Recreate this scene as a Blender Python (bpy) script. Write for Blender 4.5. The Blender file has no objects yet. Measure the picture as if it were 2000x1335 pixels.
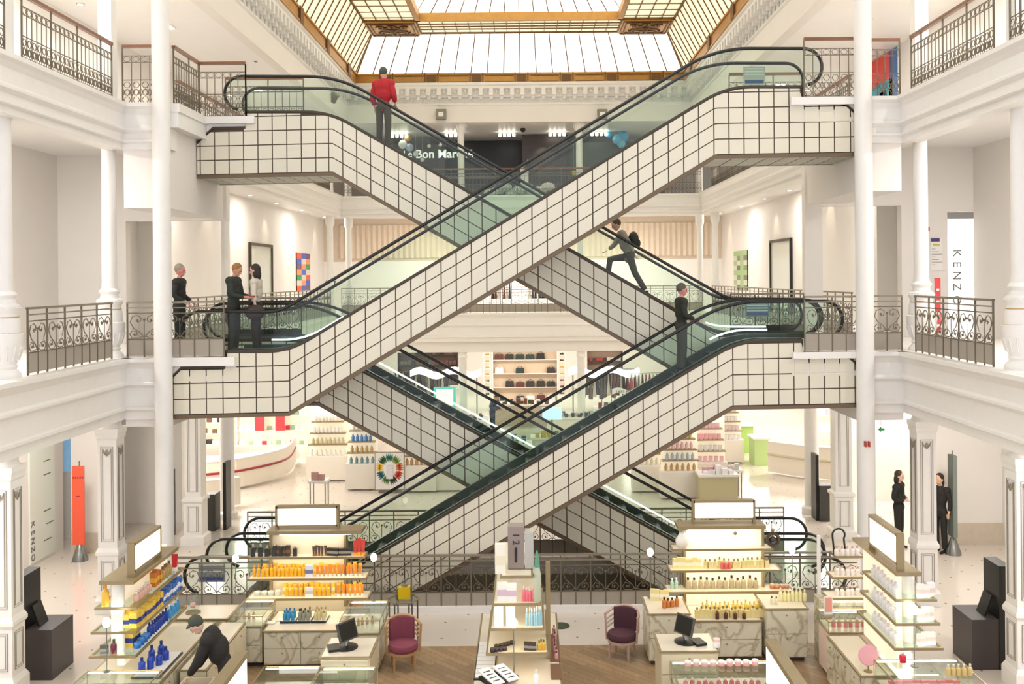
import bpy, bmesh, math, random
from mathutils import Vector, Matrix
random.seed(7)
PI = math.pi
SC = bpy.context.scene
COL = SC.collection
F = 1900.0; PX0 = 1033.0; PY0 = 540.0; R = 0.0087; CZ = 6.2
CR, SR = math.cos(R), math.sin(R)
AX = -0.29                      # atrium axis
L1, L2 = 4.75, 9.5
YF0, YF1 = 18.2, 19.6           # front escalator lane
YB0, YB1 = 19.8, 21.2           # rear escalator lane
YE = 39.3                       # far end of the void

def W(px, py, Y):
    """point of the place seen at a photo pixel, at distance Y"""
    a = (px-PX0)*Y/F; b = (PY0-py)*Y/F
    return Vector((a*CR+b*SR, Y, CZ-a*SR+b*CR))
def XZ(px, py, Y):
    p = W(px, py, Y); return (p.x, p.z)
def FL(px, py, z=0.0):
    """point at height z seen at a photo pixel"""
    a = (px-PX0)/F; b = (PY0-py)/F
    k = -a*SR+b*CR
    Y = (z-CZ)/k
    return W(px, py, Y)

# ---------- materials ----------
def lin(c):
    c = c/255.0
    return c/12.92 if c <= 0.04045 else ((c+0.055)/1.055)**2.4
def rgb(c): return (lin(c[0]), lin(c[1]), lin(c[2]), 1.0)
MATS = {}
def mat(name, c, rough=0.5, metal=0.0, emit=0.0, noise=0.0, scale=8.0, bump=0.0, ec=None, spec=0.5):
    if name in MATS: return MATS[name]
    m = bpy.data.materials.new(name); m.use_nodes = True
    nt = m.node_tree; b = nt.nodes['Principled BSDF']
    b.inputs['Roughness'].default_value = rough; b.inputs['Metallic'].default_value = metal
    b.inputs['Specular IOR Level'].default_value = spec
    col = rgb(c)
    b.inputs['Base Color'].default_value = col
    if noise > 0 or bump > 0:
        tc = nt.nodes.new('ShaderNodeTexCoord'); n = nt.nodes.new('ShaderNodeTexNoise')
        n.inputs['Scale'].default_value = scale; n.inputs['Detail'].default_value = 3
        nt.links.new(tc.outputs['Object'], n.inputs['Vector'])
        if noise > 0:
            r = nt.nodes.new('ShaderNodeMix'); r.data_type = 'RGBA'
            r.inputs['A'].default_value = tuple(max(0, x*(1-noise)) for x in col[:3])+(1,)
            r.inputs['B'].default_value = tuple(min(1, x*(1+noise*0.6)) for x in col[:3])+(1,)
            nt.links.new(n.outputs['Fac'], r.inputs['Factor']); nt.links.new(r.outputs['Result'], b.inputs['Base Color'])
        if bump > 0:
            bp = nt.nodes.new('ShaderNodeBump'); bp.inputs['Strength'].default_value = bump
            nt.links.new(n.outputs['Fac'], bp.inputs['Height']); nt.links.new(bp.outputs['Normal'], b.inputs['Normal'])
    if emit > 0:
        b.inputs['Emission Color'].default_value = rgb(ec or c); b.inputs['Emission Strength'].default_value = emit
    MATS[name] = m; return m
def glass(name, c, gl=0.12, rough=0.02):
    if name in MATS: return MATS[name]
    m = bpy.data.materials.new(name); m.use_nodes = True; nt = m.node_tree
    for n in list(nt.nodes): nt.nodes.remove(n)
    o = nt.nodes.new('ShaderNodeOutputMaterial'); t = nt.nodes.new('ShaderNodeBsdfTransparent')
    t.inputs['Color'].default_value = rgb(c)
    g = nt.nodes.new('ShaderNodeBsdfGlossy'); g.inputs['Roughness'].default_value = rough
    fr = nt.nodes.new('ShaderNodeFresnel'); fr.inputs['IOR'].default_value = 1.45
    mu = nt.nodes.new('ShaderNodeMath'); mu.operation = 'MULTIPLY_ADD'; mu.inputs[1].default_value = 0.6 if gl < .1 else 1.0; mu.inputs[2].default_value = gl*0.3
    mx = nt.nodes.new('ShaderNodeMixShader')
    ge = nt.nodes.new('ShaderNodeNewGeometry'); iv = nt.nodes.new('ShaderNodeMath'); iv.operation = 'SUBTRACT'; iv.inputs[0].default_value = 1.0
    nt.links.new(ge.outputs['Backfacing'], iv.inputs[1]); ml = nt.nodes.new('ShaderNodeMath'); ml.operation = 'MULTIPLY'
    nt.links.new(fr.outputs['Fac'], mu.inputs[0]); nt.links.new(mu.outputs[0], ml.inputs[0]); nt.links.new(iv.outputs[0], ml.inputs[1]); nt.links.new(ml.outputs[0], mx.inputs['Fac'])
    nt.links.new(t.outputs[0], mx.inputs[1]); nt.links.new(g.outputs[0], mx.inputs[2]); nt.links.new(mx.outputs[0], o.inputs['Surface'])
    MATS[name] = m; return m
def marble(name, a, b_, scale=2.5):
    m = mat(name, a, 0.25); nt = m.node_tree; b = nt.nodes['Principled BSDF']
    tc = nt.nodes.new('ShaderNodeTexCoord'); n = nt.nodes.new('ShaderNodeTexNoise'); n.inputs['Scale'].default_value = scale
    n.inputs['Detail'].default_value = 6; n.inputs['Distortion'].default_value = 1.6
    rp = nt.nodes.new('ShaderNodeValToRGB'); e = rp.color_ramp.elements
    e[0].position = 0.0; e[0].color = rgb(a); e[1].position = 1.0; e[1].color = rgb(a)
    for p, c in ((0.43, a), (0.5, b_), (0.55, a)):
        q = rp.color_ramp.elements.new(p); q.color = rgb(c)
    nt.links.new(tc.outputs['Object'], n.inputs['Vector']); nt.links.new(n.outputs['Fac'], rp.inputs['Fac'])
    nt.links.new(rp.outputs['Color'], b.inputs['Base Color']); return m
def wood(name, a, b_, scale=3.0, rough=0.4, stretch=(1, 12, 1)):
    m = mat(name, a, rough); nt = m.node_tree; b = nt.nodes['Principled BSDF']
    tc = nt.nodes.new('ShaderNodeTexCoord'); mp = nt.nodes.new('ShaderNodeMapping'); mp.inputs['Scale'].default_value = stretch
    n = nt.nodes.new('ShaderNodeTexNoise'); n.inputs['Scale'].default_value = scale; n.inputs['Detail'].default_value = 5
    r = nt.nodes.new('ShaderNodeMix'); r.data_type = 'RGBA'; r.inputs['A'].default_value = rgb(a); r.inputs['B'].default_value = rgb(b_)
    nt.links.new(tc.outputs['Object'], mp.inputs['Vector']); nt.links.new(mp.outputs['Vector'], n.inputs['Vector'])
    nt.links.new(n.outputs['Fac'], r.inputs['Factor']); nt.links.new(r.outputs['Result'], b.inputs['Base Color']); return m

WALL = mat('wall_plaster', (233, 227, 220), 0.6, noise=0.03, scale=1.5)
WHITE = mat('white_paint', (239, 235, 230), 0.4, noise=0.03, scale=3)
CASTW = mat('cast_iron_white_paint', (236, 232, 226), 0.35, noise=0.04, scale=6)
GOLDLINE = mat('gilded_line', (196, 160, 96), 0.4, 0.3)
BEIGE = mat('beige_curtain', (226, 208, 186), 0.8, noise=0.08, scale=4)
STONE = mat('stone_skirting', (205, 192, 172), 0.5, noise=0.1)
IRON = mat('grey_brown_wrought_iron', (112, 102, 86), 0.45, 0.3, noise=0.1, scale=20)
KICK = mat('taupe_kick_plate', (160, 150, 136), 0.4, noise=0.05)
HWOOD = wood('handrail_mahogany', (110, 66, 44), (140, 92, 58))
TILE = mat('enamel_tile', (223, 216, 196), 0.25, noise=0.05, scale=1.2)
GROUT = mat('bronze_grid_frame', (78, 64, 48), 0.4, 0.4)
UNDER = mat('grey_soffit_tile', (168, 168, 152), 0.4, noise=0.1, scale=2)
RUBBER = mat('black_rubber', (22, 22, 20), 0.35)
STEEL = mat('brushed_steel', (150, 152, 148), 0.3, 0.9, noise=0.08, scale=30)
STEPM = mat('dark_step_metal', (62, 66, 62), 0.45, 0.6, noise=0.15, scale=40)
GLASS = glass('green_tinted_glass', (247, 252, 249), 0.03)
CGLASS = glass('clear_glass', (244, 248, 246), 0.2)
STRIP = mat('strip_light', (225, 245, 250), 0.5, emit=3.0)
GOLD = mat('gilded_frame', (190, 140, 70), 0.45, 0.45, noise=0.2, scale=6)
GOLDD = mat('bronze_ornament', (120, 84, 48), 0.5, 0.4, noise=0.3, scale=10)
BLACK = mat('black_lacquer', (24, 23, 20), 0.35, noise=0.1)
DGREY = mat('charcoal_panel', (70, 62, 60), 0.4, noise=0.08)
MARB = marble('veined_marble', (218, 211, 186), (176, 166, 136), 1.6)
BRASS = mat('brass_trim', (160, 142, 106), 0.35, 0.5, noise=0.1)
LIGHTBOX = mat('lightbox_face', (255, 253, 246), 0.5, emit=2.2)
SHELFL = mat('warm_shelf_lamp', (255, 242, 214), 0.5, emit=9.0)
LAMP = mat('lamp_glow', (255, 246, 230), 0.5, emit=9.0)
BACKLIT = mat('backlit_panel', (250, 238, 212), 0.5, emit=0.45)
MIRROR = mat('mirror', (200, 205, 200), 0.05, 1.0)

# ---------- mesh builder ----------
class MB:
    def __init__(s): s.v = []; s.f = []; s.m = []
    def add(s, vs, fs, mi=0):
        o = len(s.v); s.v += [tuple(p) for p in vs]
        for f in fs: s.f.append([i+o for i in f]); s.m.append(mi)
        return s
    def box(s, a, b, mi=0, rz=0.0, piv=None):
        x0, y0, z0 = a; x1, y1, z1 = b
        vs = [Vector(p) for p in ((x0, y0, z0), (x1, y0, z0), (x1, y1, z0), (x0, y1, z0), (x0, y0, z1), (x1, y0, z1), (x1, y1, z1), (x0, y1, z1))]
        if rz:
            c = Vector(piv) if piv else Vector(((x0+x1)/2, (y0+y1)/2, 0)); m = Matrix.Rotation(rz, 3, 'Z'); c.z = 0
            vs = [m @ (p-c)+c for p in vs]
        return s.add(vs, [(0, 3, 2, 1), (4, 5, 6, 7), (0, 1, 5, 4), (1, 2, 6, 5), (2, 3, 7, 6), (3, 0, 4, 7)], mi)
    def cb(s, c, d, mi=0, rz=0.0):
        return s.box((c[0]-d[0]/2, c[1]-d[1]/2, c[2]-d[2]/2), (c[0]+d[0]/2, c[1]+d[1]/2, c[2]+d[2]/2), mi, rz)
    def prism(s, poly, y0, y1, mi=0, axis='Y'):
        n = len(poly)
        def P(a, b, t):
            return (a, t, b) if axis == 'Y' else ((t, a, b) if axis == 'X' else (a, b, t))
        vs = [P(a, b, y0) for a, b in poly]+[P(a, b, y1) for a, b in poly]
        fs = [tuple(range(n)), tuple(range(2*n-1, n-1, -1))]+[(i, i+n, (i+1) % n+n, (i+1) % n) for i in range(n)]
        return s.add(vs, fs, mi)
    def strip(s, top, bot, y0, y1, mi=0):
        """solid band between two XZ polylines of equal length"""
        for i in range(len(top)-1):
            s.prism([bot[i], bot[i+1], top[i+1], top[i]], y0, y1, mi)
        return s
    def tube(s, pts, r, n=6, closed=False, mi=0, r2=None, cap=True):
        pts = [Vector(p) for p in pts]; N = len(pts); vs = []
        prev = None
        for i, p in enumerate(pts):
            if closed: t = pts[(i+1) % N]-pts[i-1]
            else: t = pts[min(i+1, N-1)]-pts[max(i-1, 0)]
            if t.length < 1e-9: t = Vector((0, 0, 1))
            t.normalize()
            if prev is None:
                u = Vector((0, 1, 0)) if abs(t.y) < 0.9 else Vector((1, 0, 0))
            else: u = prev
            a = (u-t*u.dot(t))
            if a.length < 1e-6: a = t.orthogonal()
            a.normalize(); prev = a; b = t.cross(a)
            rr = r if r2 is None else r+(r2-r)*i/(N-1)
            vs += [p+(a*math.cos(2*PI*k/n+PI/n)+b*math.sin(2*PI*k/n+PI/n))*rr for k in range(n)]
        fs = []
        for i in range(N if closed else N-1):
            j = (i+1) % N
            fs += [(i*n+k, i*n+(k+1) % n, j*n+(k+1) % n, j*n+k) for k in range(n)]
        if cap and not closed: fs += [tuple(range(n-1, -1, -1)), tuple((N-1)*n+k for k in range(n))]
        return s.add(vs, fs, mi)
    def lathe(s, prof, c=(0, 0, 0), n=16, mi=0, sq=False):
        vs = []; N = len(prof); k2 = math.sqrt(2) if sq else 1; off = PI/4 if sq else 0
        if sq: n = 4
        for r, z in prof: vs += [(c[0]+r*k2*math.cos(2*PI*k/n+off), c[1]+r*k2*math.sin(2*PI*k/n+off), c[2]+z) for k in range(n)]
        fs = [((i*n+k), i*n+(k+1) % n, (i+1)*n+(k+1) % n, (i+1)*n+k) for i in range(N-1) for k in range(n)]
        fs += [tuple(range(n-1, -1, -1)), tuple((N-1)*n+k for k in range(n))]
        return s.add(vs, fs, mi)
    def ball(s, c, r, n=10, mi=0, sc=(1, 1, 1)):
        m = n//2+1; vs = []; fs = []
        for i in range(m+1):
            t = PI*i/m
            for k in range(n): vs.append((c[0]+r*sc[0]*math.sin(t)*math.cos(2*PI*k/n), c[1]+r*sc[1]*math.sin(t)*math.sin(2*PI*k/n), c[2]+r*sc[2]*math.cos(t)))
        for i in range(m):
            for k in range(n): fs.append((i*n+k, (i+1)*n+k, (i+1)*n+(k+1) % n, i*n+(k+1) % n))
        return s.add(vs, fs, mi)
    def merge(s, o, T=None):
        k = len(s.v); s.v += [tuple(T @ Vector(p)) if T else p for p in o.v]
        s.f += [[i+k for i in f] for f in o.f]; s.m += o.m; return s
    def mesh(s, name, mats, smooth=False, off=(0, 0, 0)):
        me = bpy.data.meshes.new(name)
        me.from_pydata([(p[0]-off[0], p[1]-off[1], p[2]-off[2]) for p in s.v], [], s.f)
        if not isinstance(mats, (list, tuple)): mats = [mats]
        for m in mats: me.materials.append(m)
        if len(mats) > 1: me.polygons.foreach_set('material_index', s.m)
        if smooth:
            me.polygons.foreach_set('use_smooth', [True]*len(me.polygons))
            try: me.set_sharp_from_angle(angle=math.radians(40))
            except Exception: pass
        me.validate(); me.update(); return me
def wl(o):
    p = Vector((0, 0, 0))
    while o: p += o.location; o = o.parent
    return p
def part(mb, name, mats, parent=None, smooth=False, label=None):
    off = wl(parent) if parent else Vector((0, 0, 0))
    ob = bpy.data.objects.new(name, mb.mesh(name, mats, smooth, off)); COL.objects.link(ob)
    if parent: ob.parent = parent
    if label: ob['label'] = label
    return ob
def tag(o, label, cat, group=None, kind=None):
    o['label'] = label; o['category'] = cat
    if group: o['group'] = group
    if kind: o['kind'] = kind
    return o
def thing(name, label, cat, loc, group=None):
    o = bpy.data.objects.new(name, None); o.empty_display_size = 0.1; COL.objects.link(o); o.location = loc
    return tag(o, label, cat, group)
def struct(name, mb, m, smooth=False, label=None):
    o = part(mb, name, m, None, smooth); o['kind'] = 'structure'
    if label: o['label'] = label
    return o
def one(name, mb, m, label, cat, group=None, smooth=False, at=None):
    """a thing that is a single mesh, origin at its own place"""
    c = Vector(at) if at else Vector((sum(v[0] for v in mb.v)/len(mb.v), sum(v[1] for v in mb.v)/len(mb.v), min(v[2] for v in mb.v)))
    o = bpy.data.objects.new(name, mb.mesh(name, m, smooth, c)); COL.objects.link(o); o.location = c
    return tag(o, label, cat, group)
def dup(src, loc, rz=0.0, label=None, group=None, sc=None):
    r = src.copy(); COL.objects.link(r); r.location = loc; r.rotation_euler = (0, 0, rz)
    if sc: r.scale = sc
    if label: r['label'] = label
    if group: r['group'] = group
    for ch in src.children:
        c = ch.copy(); COL.objects.link(c); c.parent = r
        for g in ch.children:
            d = g.copy(); COL.objects.link(d); d.parent = c
    return r
def textmesh(s, size, depth=0.004, bold=False):
    cu = bpy.data.curves.new('txt', 'FONT'); cu.body = s; cu.size = size; cu.extrude = depth; cu.align_x = 'CENTER'; cu.align_y = 'CENTER'
    if bold: cu.offset = size*0.02
    o = bpy.data.objects.new('txt', cu); COL.objects.link(o)
    dg = bpy.context.evaluated_depsgraph_get(); me = bpy.data.meshes.new_from_object(o.evaluated_get(dg))
    bpy.data.objects.remove(o); mb = MB(); mb.v = [tuple(v.co) for v in me.vertices]; mb.f = [list(p.vertices) for p in me.polygons]; mb.m = [0]*len(mb.f)
    return mb
def text_at(s, size, loc, rx=PI/2, rz=0.0, ry=0.0, bold=False):
    m = textmesh(s, size, bold=bold)
    T = Matrix.Translation(loc) @ Matrix.Rotation(rz, 4, 'Z') @ Matrix.Rotation(rx, 4, 'X') @ Matrix.Rotation(ry, 4, 'Z')
    o = MB(); o.merge(m, T); return o
def interp(pts, x):
    if x <= pts[0][0]: return pts[0][1]
    for (a, b), (c, d) in zip(pts, pts[1:]):
        if x <= c: return b+(d-b)*(x-a)/(c-a) if c > a else d
    return pts[-1][1]
def rounded(pts, d, n=8):
    out = [pts[0]]
    for i in range(1, len(pts)-1):
        p = Vector(pts[i]); a = Vector(pts[i-1]); b = Vector(pts[i+1])
        da = (a-p); db = (b-p); d1 = min(d, da.length*0.45); d2 = min(d, db.length*0.45)
        s = p+da.normalized()*d1; e = p+db.normalized()*d2
        for k in range(n+1):
            t = k/n; q = s*(1-t)**2+p*2*t*(1-t)+e*t*t; out.append((q.x, q.y))
    out.append(pts[-1]); return out

# ---------- camera ----------
cd = bpy.data.cameras.new('camera'); cam = bpy.data.objects.new('camera', cd); COL.objects.link(cam)
cd.sensor_width = 36; cd.lens = 36*F/2000; cd.shift_x = (1000-PX0)/2000; cd.shift_y = (PY0-667.5)/2000
cd.clip_start = 0.1; cd.clip_end = 300
cam.matrix_world = Matrix(((CR, SR, 0, 0), (0, 0, -1, 0), (-SR, CR, 0, CZ), (0, 0, 0, 1)))
SC.camera = cam
# ================= architecture =================
def X(x): return AX+x
GX = 7.3            # gallery edge
# floor material: cream marble with small diagonal inlays
mf = mat('cream_marble_floor', (217, 206, 194), 0.16, noise=0.06, scale=0.7)
nt = mf.node_tree; b = nt.nodes['Principled BSDF']
tc = nt.nodes.new('ShaderNodeTexCoord'); mp = nt.nodes.new('ShaderNodeMapping'); mp.inputs['Rotation'].default_value = (0, 0, PI/4)
sep = nt.nodes.new('ShaderNodeSeparateXYZ'); nt.links.new(tc.outputs['Object'], mp.inputs['Vector']); nt.links.new(mp.outputs['Vector'], sep.inputs[0])
def mnode(op, a, b_=None, v=None):
    n = nt.nodes.new('ShaderNodeMath'); n.operation = op
    nt.links.new(a, n.inputs[0])
    if b_ is not None: nt.links.new(b_, n.inputs[1])
    if v is not None: n.inputs[1].default_value = v
    return n.outputs[0]
fx = mnode('ABSOLUTE', mnode('SUBTRACT', mnode('FRACT', mnode('DIVIDE', sep.outputs[0], v=0.55)), v=0.5))
fy = mnode('ABSOLUTE', mnode('SUBTRACT', mnode('FRACT', mnode('DIVIDE', sep.outputs[1], v=0.55)), v=0.5))
dm = mnode('LESS_THAN', mnode('MAXIMUM', fx, fy), v=0.035)
mxn = nt.nodes.new('ShaderNodeMix'); mxn.data_type = 'RGBA'; mxn.inputs['B'].default_value = rgb((128, 110, 94))
src = b.inputs['Base Color'].links[0].from_socket
nt.links.new(src, mxn.inputs['A']); nt.links.new(dm, mxn.inputs['Factor']); nt.links.new(mxn.outputs['Result'], b.inputs['Base Color'])
FPLAIN = mat('polished_cream_floor', (224, 211, 192), 0.14, noise=0.05, scale=0.6)
PARQ = wood('oak_parquet', (186, 156, 120), (160, 130, 96), 2.5, 0.35, (8, 1, 1))
nt = PARQ.node_tree; b = nt.nodes['Principled BSDF']
br = nt.nodes.new('ShaderNodeTexBrick'); br.inputs['Scale'].default_value = 1.0; br.inputs['Brick Width'].default_value = 0.9; br.inputs['Row Height'].default_value = 0.12
br.inputs['Mortar Size'].default_value = 0.003; br.inputs['Color1'].default_value = rgb((255, 255, 255)); br.inputs['Color2'].default_value = rgb((216, 216, 216)); br.inputs['Mortar'].default_value = rgb((150, 140, 130))
tcp = nt.nodes.new('ShaderNodeTexCoord'); mpp = nt.nodes.new('ShaderNodeMapping'); mpp.inputs['Rotation'].default_value = (0, 0, PI/4)
nt.links.new(tcp.outputs['Object'], mpp.inputs['Vector']); nt.links.new(mpp.outputs['Vector'], br.inputs['Vector'])
mm = nt.nodes.new('ShaderNodeMix'); mm.data_type = 'RGBA'; mm.blend_type = 'MULTIPLY'; mm.inputs['Factor'].default_value = 1
src = b.inputs['Base Color'].links[0].from_socket
nt.links.new(src, mm.inputs['A']); nt.links.new(br.outputs['Color'], mm.inputs['B']); nt.links.new(mm.outputs['Result'], b.inputs['Base Color'])

WX = 5.35   # escalator well half width
m = MB()
for a, b2 in (((-30, 5, -.3), (30, YF0-.05, 0)), ((-30, YB1+.1, -.3), (30, 62, 0)), ((-30, YF0-.05, -.3), (X(-WX), YB1+.1, 0)), ((X(WX), YF0-.05, -.3), (30, YB1+.1, 0))): m.box(a, b2)
struct('floor', m, mf)
m = MB().box((X(-5.7), 6, 0), (X(5.9), 16.35, .006)); struct('floor_parquet', m, PARQ)
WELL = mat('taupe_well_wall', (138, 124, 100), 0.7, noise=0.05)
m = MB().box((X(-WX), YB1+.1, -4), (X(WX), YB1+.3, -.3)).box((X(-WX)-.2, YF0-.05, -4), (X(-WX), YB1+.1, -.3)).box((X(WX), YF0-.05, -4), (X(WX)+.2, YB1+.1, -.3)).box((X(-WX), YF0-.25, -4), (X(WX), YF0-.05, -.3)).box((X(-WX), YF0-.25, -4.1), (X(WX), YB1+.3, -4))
struct('wall_escalator_well', m, WELL)

# --- gallery slabs (left, right, far, landings) ---
def slab(name, z, th, m_, parts_, dz=0.0):
    m = MB()
    for (x0, y0, x1, y1) in parts_: m.box((x0, y0, z-th+dz), (x1, y1, z+dz))
    return struct(name, m, m_)
slab('floor_first_gallery_left', L1, .45, WHITE, [(-22, 8, X(-GX), 22.2), (-22, 22.2, X(-GX), 60), (X(-GX), YF0, X(-5.2), YB1+.15)])
slab('floor_first_gallery_right', L1, .45, WHITE, [(X(GX), 8, 22, 60), (X(5.2), YF0, X(GX), YB1+.15)], .0)
slab('floor_first_gallery_far', L1, .45, WHITE, [(X(-GX), YE, X(GX), 60)])
slab('floor_second_gallery_left', L2, .45, WHITE, [(-22, 8, X(-GX), 60), (X(-GX), YF0+.02, X(-6.25), YB1+.15), (X(-6.25), YB0+.02, X(-5.25), YB1+.15)])
slab('floor_second_gallery_right', L2, .45, WHITE, [(X(GX), 8, 22, 60), (X(5.2), YF0, X(GX), YB1+.15)])
slab('floor_second_gallery_far', L2, .45, WHITE, [(X(-GX), YE, X(GX), 60)])
# ceilings
for nm, z in (('first', 4.25), ('second', 9.0)):
    pass
CEIL = 12.45
m = MB().box((-22, 8, CEIL), (X(-7.25), 60, CEIL+.3)).box((X(7.25), 8, CEIL), (22, 60, CEIL+.3)).box((X(-7.25), YE+.3, CEIL), (X(7.25), 60, CEIL+.3))
struct('ceiling_second_gallery', m, WHITE)

# --- entablatures around the void: profile swept along the edge ---
def ent_prof(z, th):   # (outward, z)
    return [(0, z), (.16, z), (.16, z-.07), (.10, z-.12), (.05, z-.2), (.05, z-.42), (.09, z-.46), (.09, z-.5), (.02, z-.56), (.02, z-th*.78), (.07, z-th*.80), (.07, z-th*.84), (0, z-th*.87), (0, z-th), (-.35, z-th), (-.35, z)]
def ent_side(name, sgn, y0, y1, z, th):
    m = MB(); xe = X(sgn*GX)
    m.prism([(xe-sgn*o, zz) for o, zz in ent_prof(z, th)], y0, y1); return struct(name, m, CASTW)
def ent_front(name, ye, x0, x1, z, th):
    m = MB(); m.prism([(ye-o, zz) for o, zz in ent_prof(z, th)], x0, x1, axis='X'); return struct(name, m, CASTW)
k = 1
for z, th in ((L1, 1.15), (L2, .85)):
    for s in (-1, 1):
        ent_side('trim_%d' % k, s, 8, YF0, z-.005, th); k += 1
        ent_side('trim_%d' % k, s, YB1+.1, YE+.3, z-.005, th); k += 1
    ent_front('trim_%d' % k, YE, X(-GX), X(GX), z-.005, th); k += 1
# landing fronts (first floor both sides; second floor left at the rear lane, right at the front lane)
ent_front('trim_%d' % k, YF0, X(-GX), X(-6.45), L1-.005, 1.15); k += 1
ent_front('trim_%d' % k, YF0, X(6.45), X(GX), L1-.005, 1.15); k += 1
ent_front('trim_%d' % k, YF0, X(-GX), X(-6.4), L2-.005, .85); k += 1
ent_front('trim_%d' % k, YF0, X(6.45), X(GX), L2-.005, .85); k += 1
m = MB().box((X(-6.5), YF0-.1, L1-.16), (X(-5.2), YF0+.1, L1)).box((X(5.2), YF0-.1, L1-.12), (X(6.55), YF0+.1, L1+.0)); struct('trim_%d' % k, m, CASTW); k += 1
m = MB().box((X(5.2), YF0-.1, L2-.14), (X(6.55), YF0+.1, L2)).box((X(-6.3), YB0-.1, L2-.14), (X(-5.25), YB0+.1, L2)).box((X(-6.42), YF0, L2-.16), (X(-6.22), YB0, L2)); struct('trim_%d' % k, m, CASTW); k += 1
# downstand of the landings (bulkheads carrying the escalator ends)
m = MB()
m.box((X(-GX), YF0+.06, 7.55), (X(-6.46), YB1+.3, L2-.45))
struct('wall_bulkhead_left', m, WALL)
m = MB().box((X(6.46), YF0+.06, 7.75), (X(GX), YB1+.3, L2-.45)); struct('wall_bulkhead_right', m, WALL)
m = MB().box((X(-GX), YF0+.06, 3.45), (X(-6.45), YB1+.1, L1-.45)); struct('wall_bulkhead_low_left', m, WALL)
m = MB().box((X(6.42), YF0+.06, 3.45), (X(GX), YB1+.1, L1-.45)); struct('wall_bulkhead_low_right', m, WALL)

# --- side walls ---
def wall(name, boxes, m_=WALL):
    m = MB()
    for a, b2 in boxes: m.box(a, b2)
    return struct(name, m, m_)
SW = 10.45; SW2 = 9.6
wall('wall_left', [((X(-10.5)-.3, 8, 0), (X(-10.5), 22.2, L1-.45)), ((X(-SW)-.3, 8, L1), (X(-SW), 22.2, L2-.45)), ((X(-SW)-.3, 8, L2), (X(-SW), 47, CEIL)), ((X(-SW2)-.3, 22.45, L1), (X(-SW2), 47, L2-.45))])
wall('wall_right', [((X(11.05), 8, 0), (X(11.05)+.3, 22.2, L1-.45)), ((X(SW), 8, L1), (X(SW)+.3, 22.2, L2-.45)), ((X(SW), 8, L2), (X(SW)+.3, 47, CEIL)), ((X(SW2), 22.45, L1), (X(SW2)+.3, 47, L2-.45))])
# transverse walls with openings
TY = 22.2
def trans(name, s, z0, z1, x0, x1, ops):
    """wall at TY from |x|=x0..x1, openings (xa, xb, ztop)"""
    m = MB(); cur = x0
    def bx(xa, xb, za, zb): m.box((min(X(s*xa), X(s*xb)), TY, za), (max(X(s*xa), X(s*xb)), TY+.25, zb))
    for xa, xb, zt in ops:
        if xa > cur: bx(cur, xa, z0, z1)
        bx(xa, xb, zt, z1); cur = xb
    if cur < x1: bx(cur, x1, z0, z1)
    return struct(name, m, WALL)
trans('wall_cross_ground_left', -1, 0, L1-.45, 7.7, 14, [(7.7, 9.35, 3.6), (10.2, 10.5, 3.5)])
trans('wall_cross_ground_right', 1, 0, L1-.45, 7.7, 14, [(7.7, 9.3, 3.7)])
trans('wall_cross_first_left', -1, L1, L2-.45, 6.6, 14, [(6.6, 8.9, 7.55)])
trans('wall_cross_first_right', 1, L1, L2-.45, 6.6, 14, [(7.0, 8.8, 7.75), (9.85, 10.9, 7.6)])
m = MB()
m.box((X(-10.2), TY-.03, 0), (X(-9.35), TY, .45)).box((X(9.3), TY-.03, 0), (X(11.05), TY, .5)); struct('baseboard_cross', m, STONE)
# inner rooms behind the openings (bright shop walls)
BRIGHT = mat('bright_shop_wall', (246, 240, 232), 0.5, noise=0.02)
wall('wall_shop_left', [((X(-16), 24.8, 0), (X(-8.6), 25.0, 4.3)), ((X(-17), 22.4, 0), (X(-16.8), 47, 4.3))], BRIGHT)
wall('wall_shop_right', [((X(8.6), 26.5, 0), (X(12), 26.7, 4.3)), ((X(16.8), 22.4, 0), (X(17), 47, 4.3))], BRIGHT)
wall('wall_first_inner_left', [((X(-14), 24.6, L1), (X(-9.1), 24.8, 9.05))])
wall('wall_first_inner_right', [((X(9.1), 24.6, L1), (X(14), 24.8, 9.05))])
wall('wall_far_first', [((-14, 47, L1), (14, 47.3, L2-.45))], BEIGE)
wall('wall_far_first_lower', [((-10, 46.9, L1), (11, 47.0, 7.0))], BRIGHT)
wall('wall_far_ground', [((-20, 54, 0), (20, 54.3, L1))], BRIGHT)
wall('wall_far_bulkhead', [((X(-GX), YE+.15, 3.16), (X(GX), YE+.4, L1-.6))])
wall('wall_far_second', [((-14, 48, L2), (14, 48.3, CEIL))])
# curtain pleats on the far first-floor wall
m = MB()
for i in range(70):
    x = X(-GX)-1.6+i*.26; m.prism([(x, 46.98), (x+.13, 46.9), (x+.26, 46.98)], 7.15, 8.75, axis='Z')
tag(part(m, 'pleated_curtain', BEIGE), 'beige pleated curtain band along the far first-floor wall', 'curtain')

# --- fascia and cornice below the skylight ---
FX = 6.95
m = MB()
m.box((X(-FX)-.3, 8, CEIL), (X(-FX), YE+.3, 13.15)).box((X(FX), 8, CEIL), (X(FX)+.3, YE+.3, 13.15)).box((X(-FX), YE, CEIL), (X(FX), YE+.3, 13.15))
struct('wall_frieze', m, WALL)
def cornice_prof(): return [(.35, 13.1), (0.0, 13.1), (-.05, 13.15), (-.03, 13.22), (0.02, 13.26), (.02, 13.42), (-.06, 13.46), (-.06, 13.52), (-.16, 13.7), (-.3, 13.78), (-.3, 13.86), (-.36, 13.9), (-.36, 14.0), (.35, 14.0)]
m = MB()
for s in (-1, 1): m.prism([(X(s*(FX+o)), z) for o, z in cornice_prof()], 10, YE+.3)
m.prism([(YE+o, z) for o, z in cornice_prof()], X(-FX), X(FX), axis='X')
struct('trim_%d' % k, m, CASTW); k += 1
m = MB()
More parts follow.
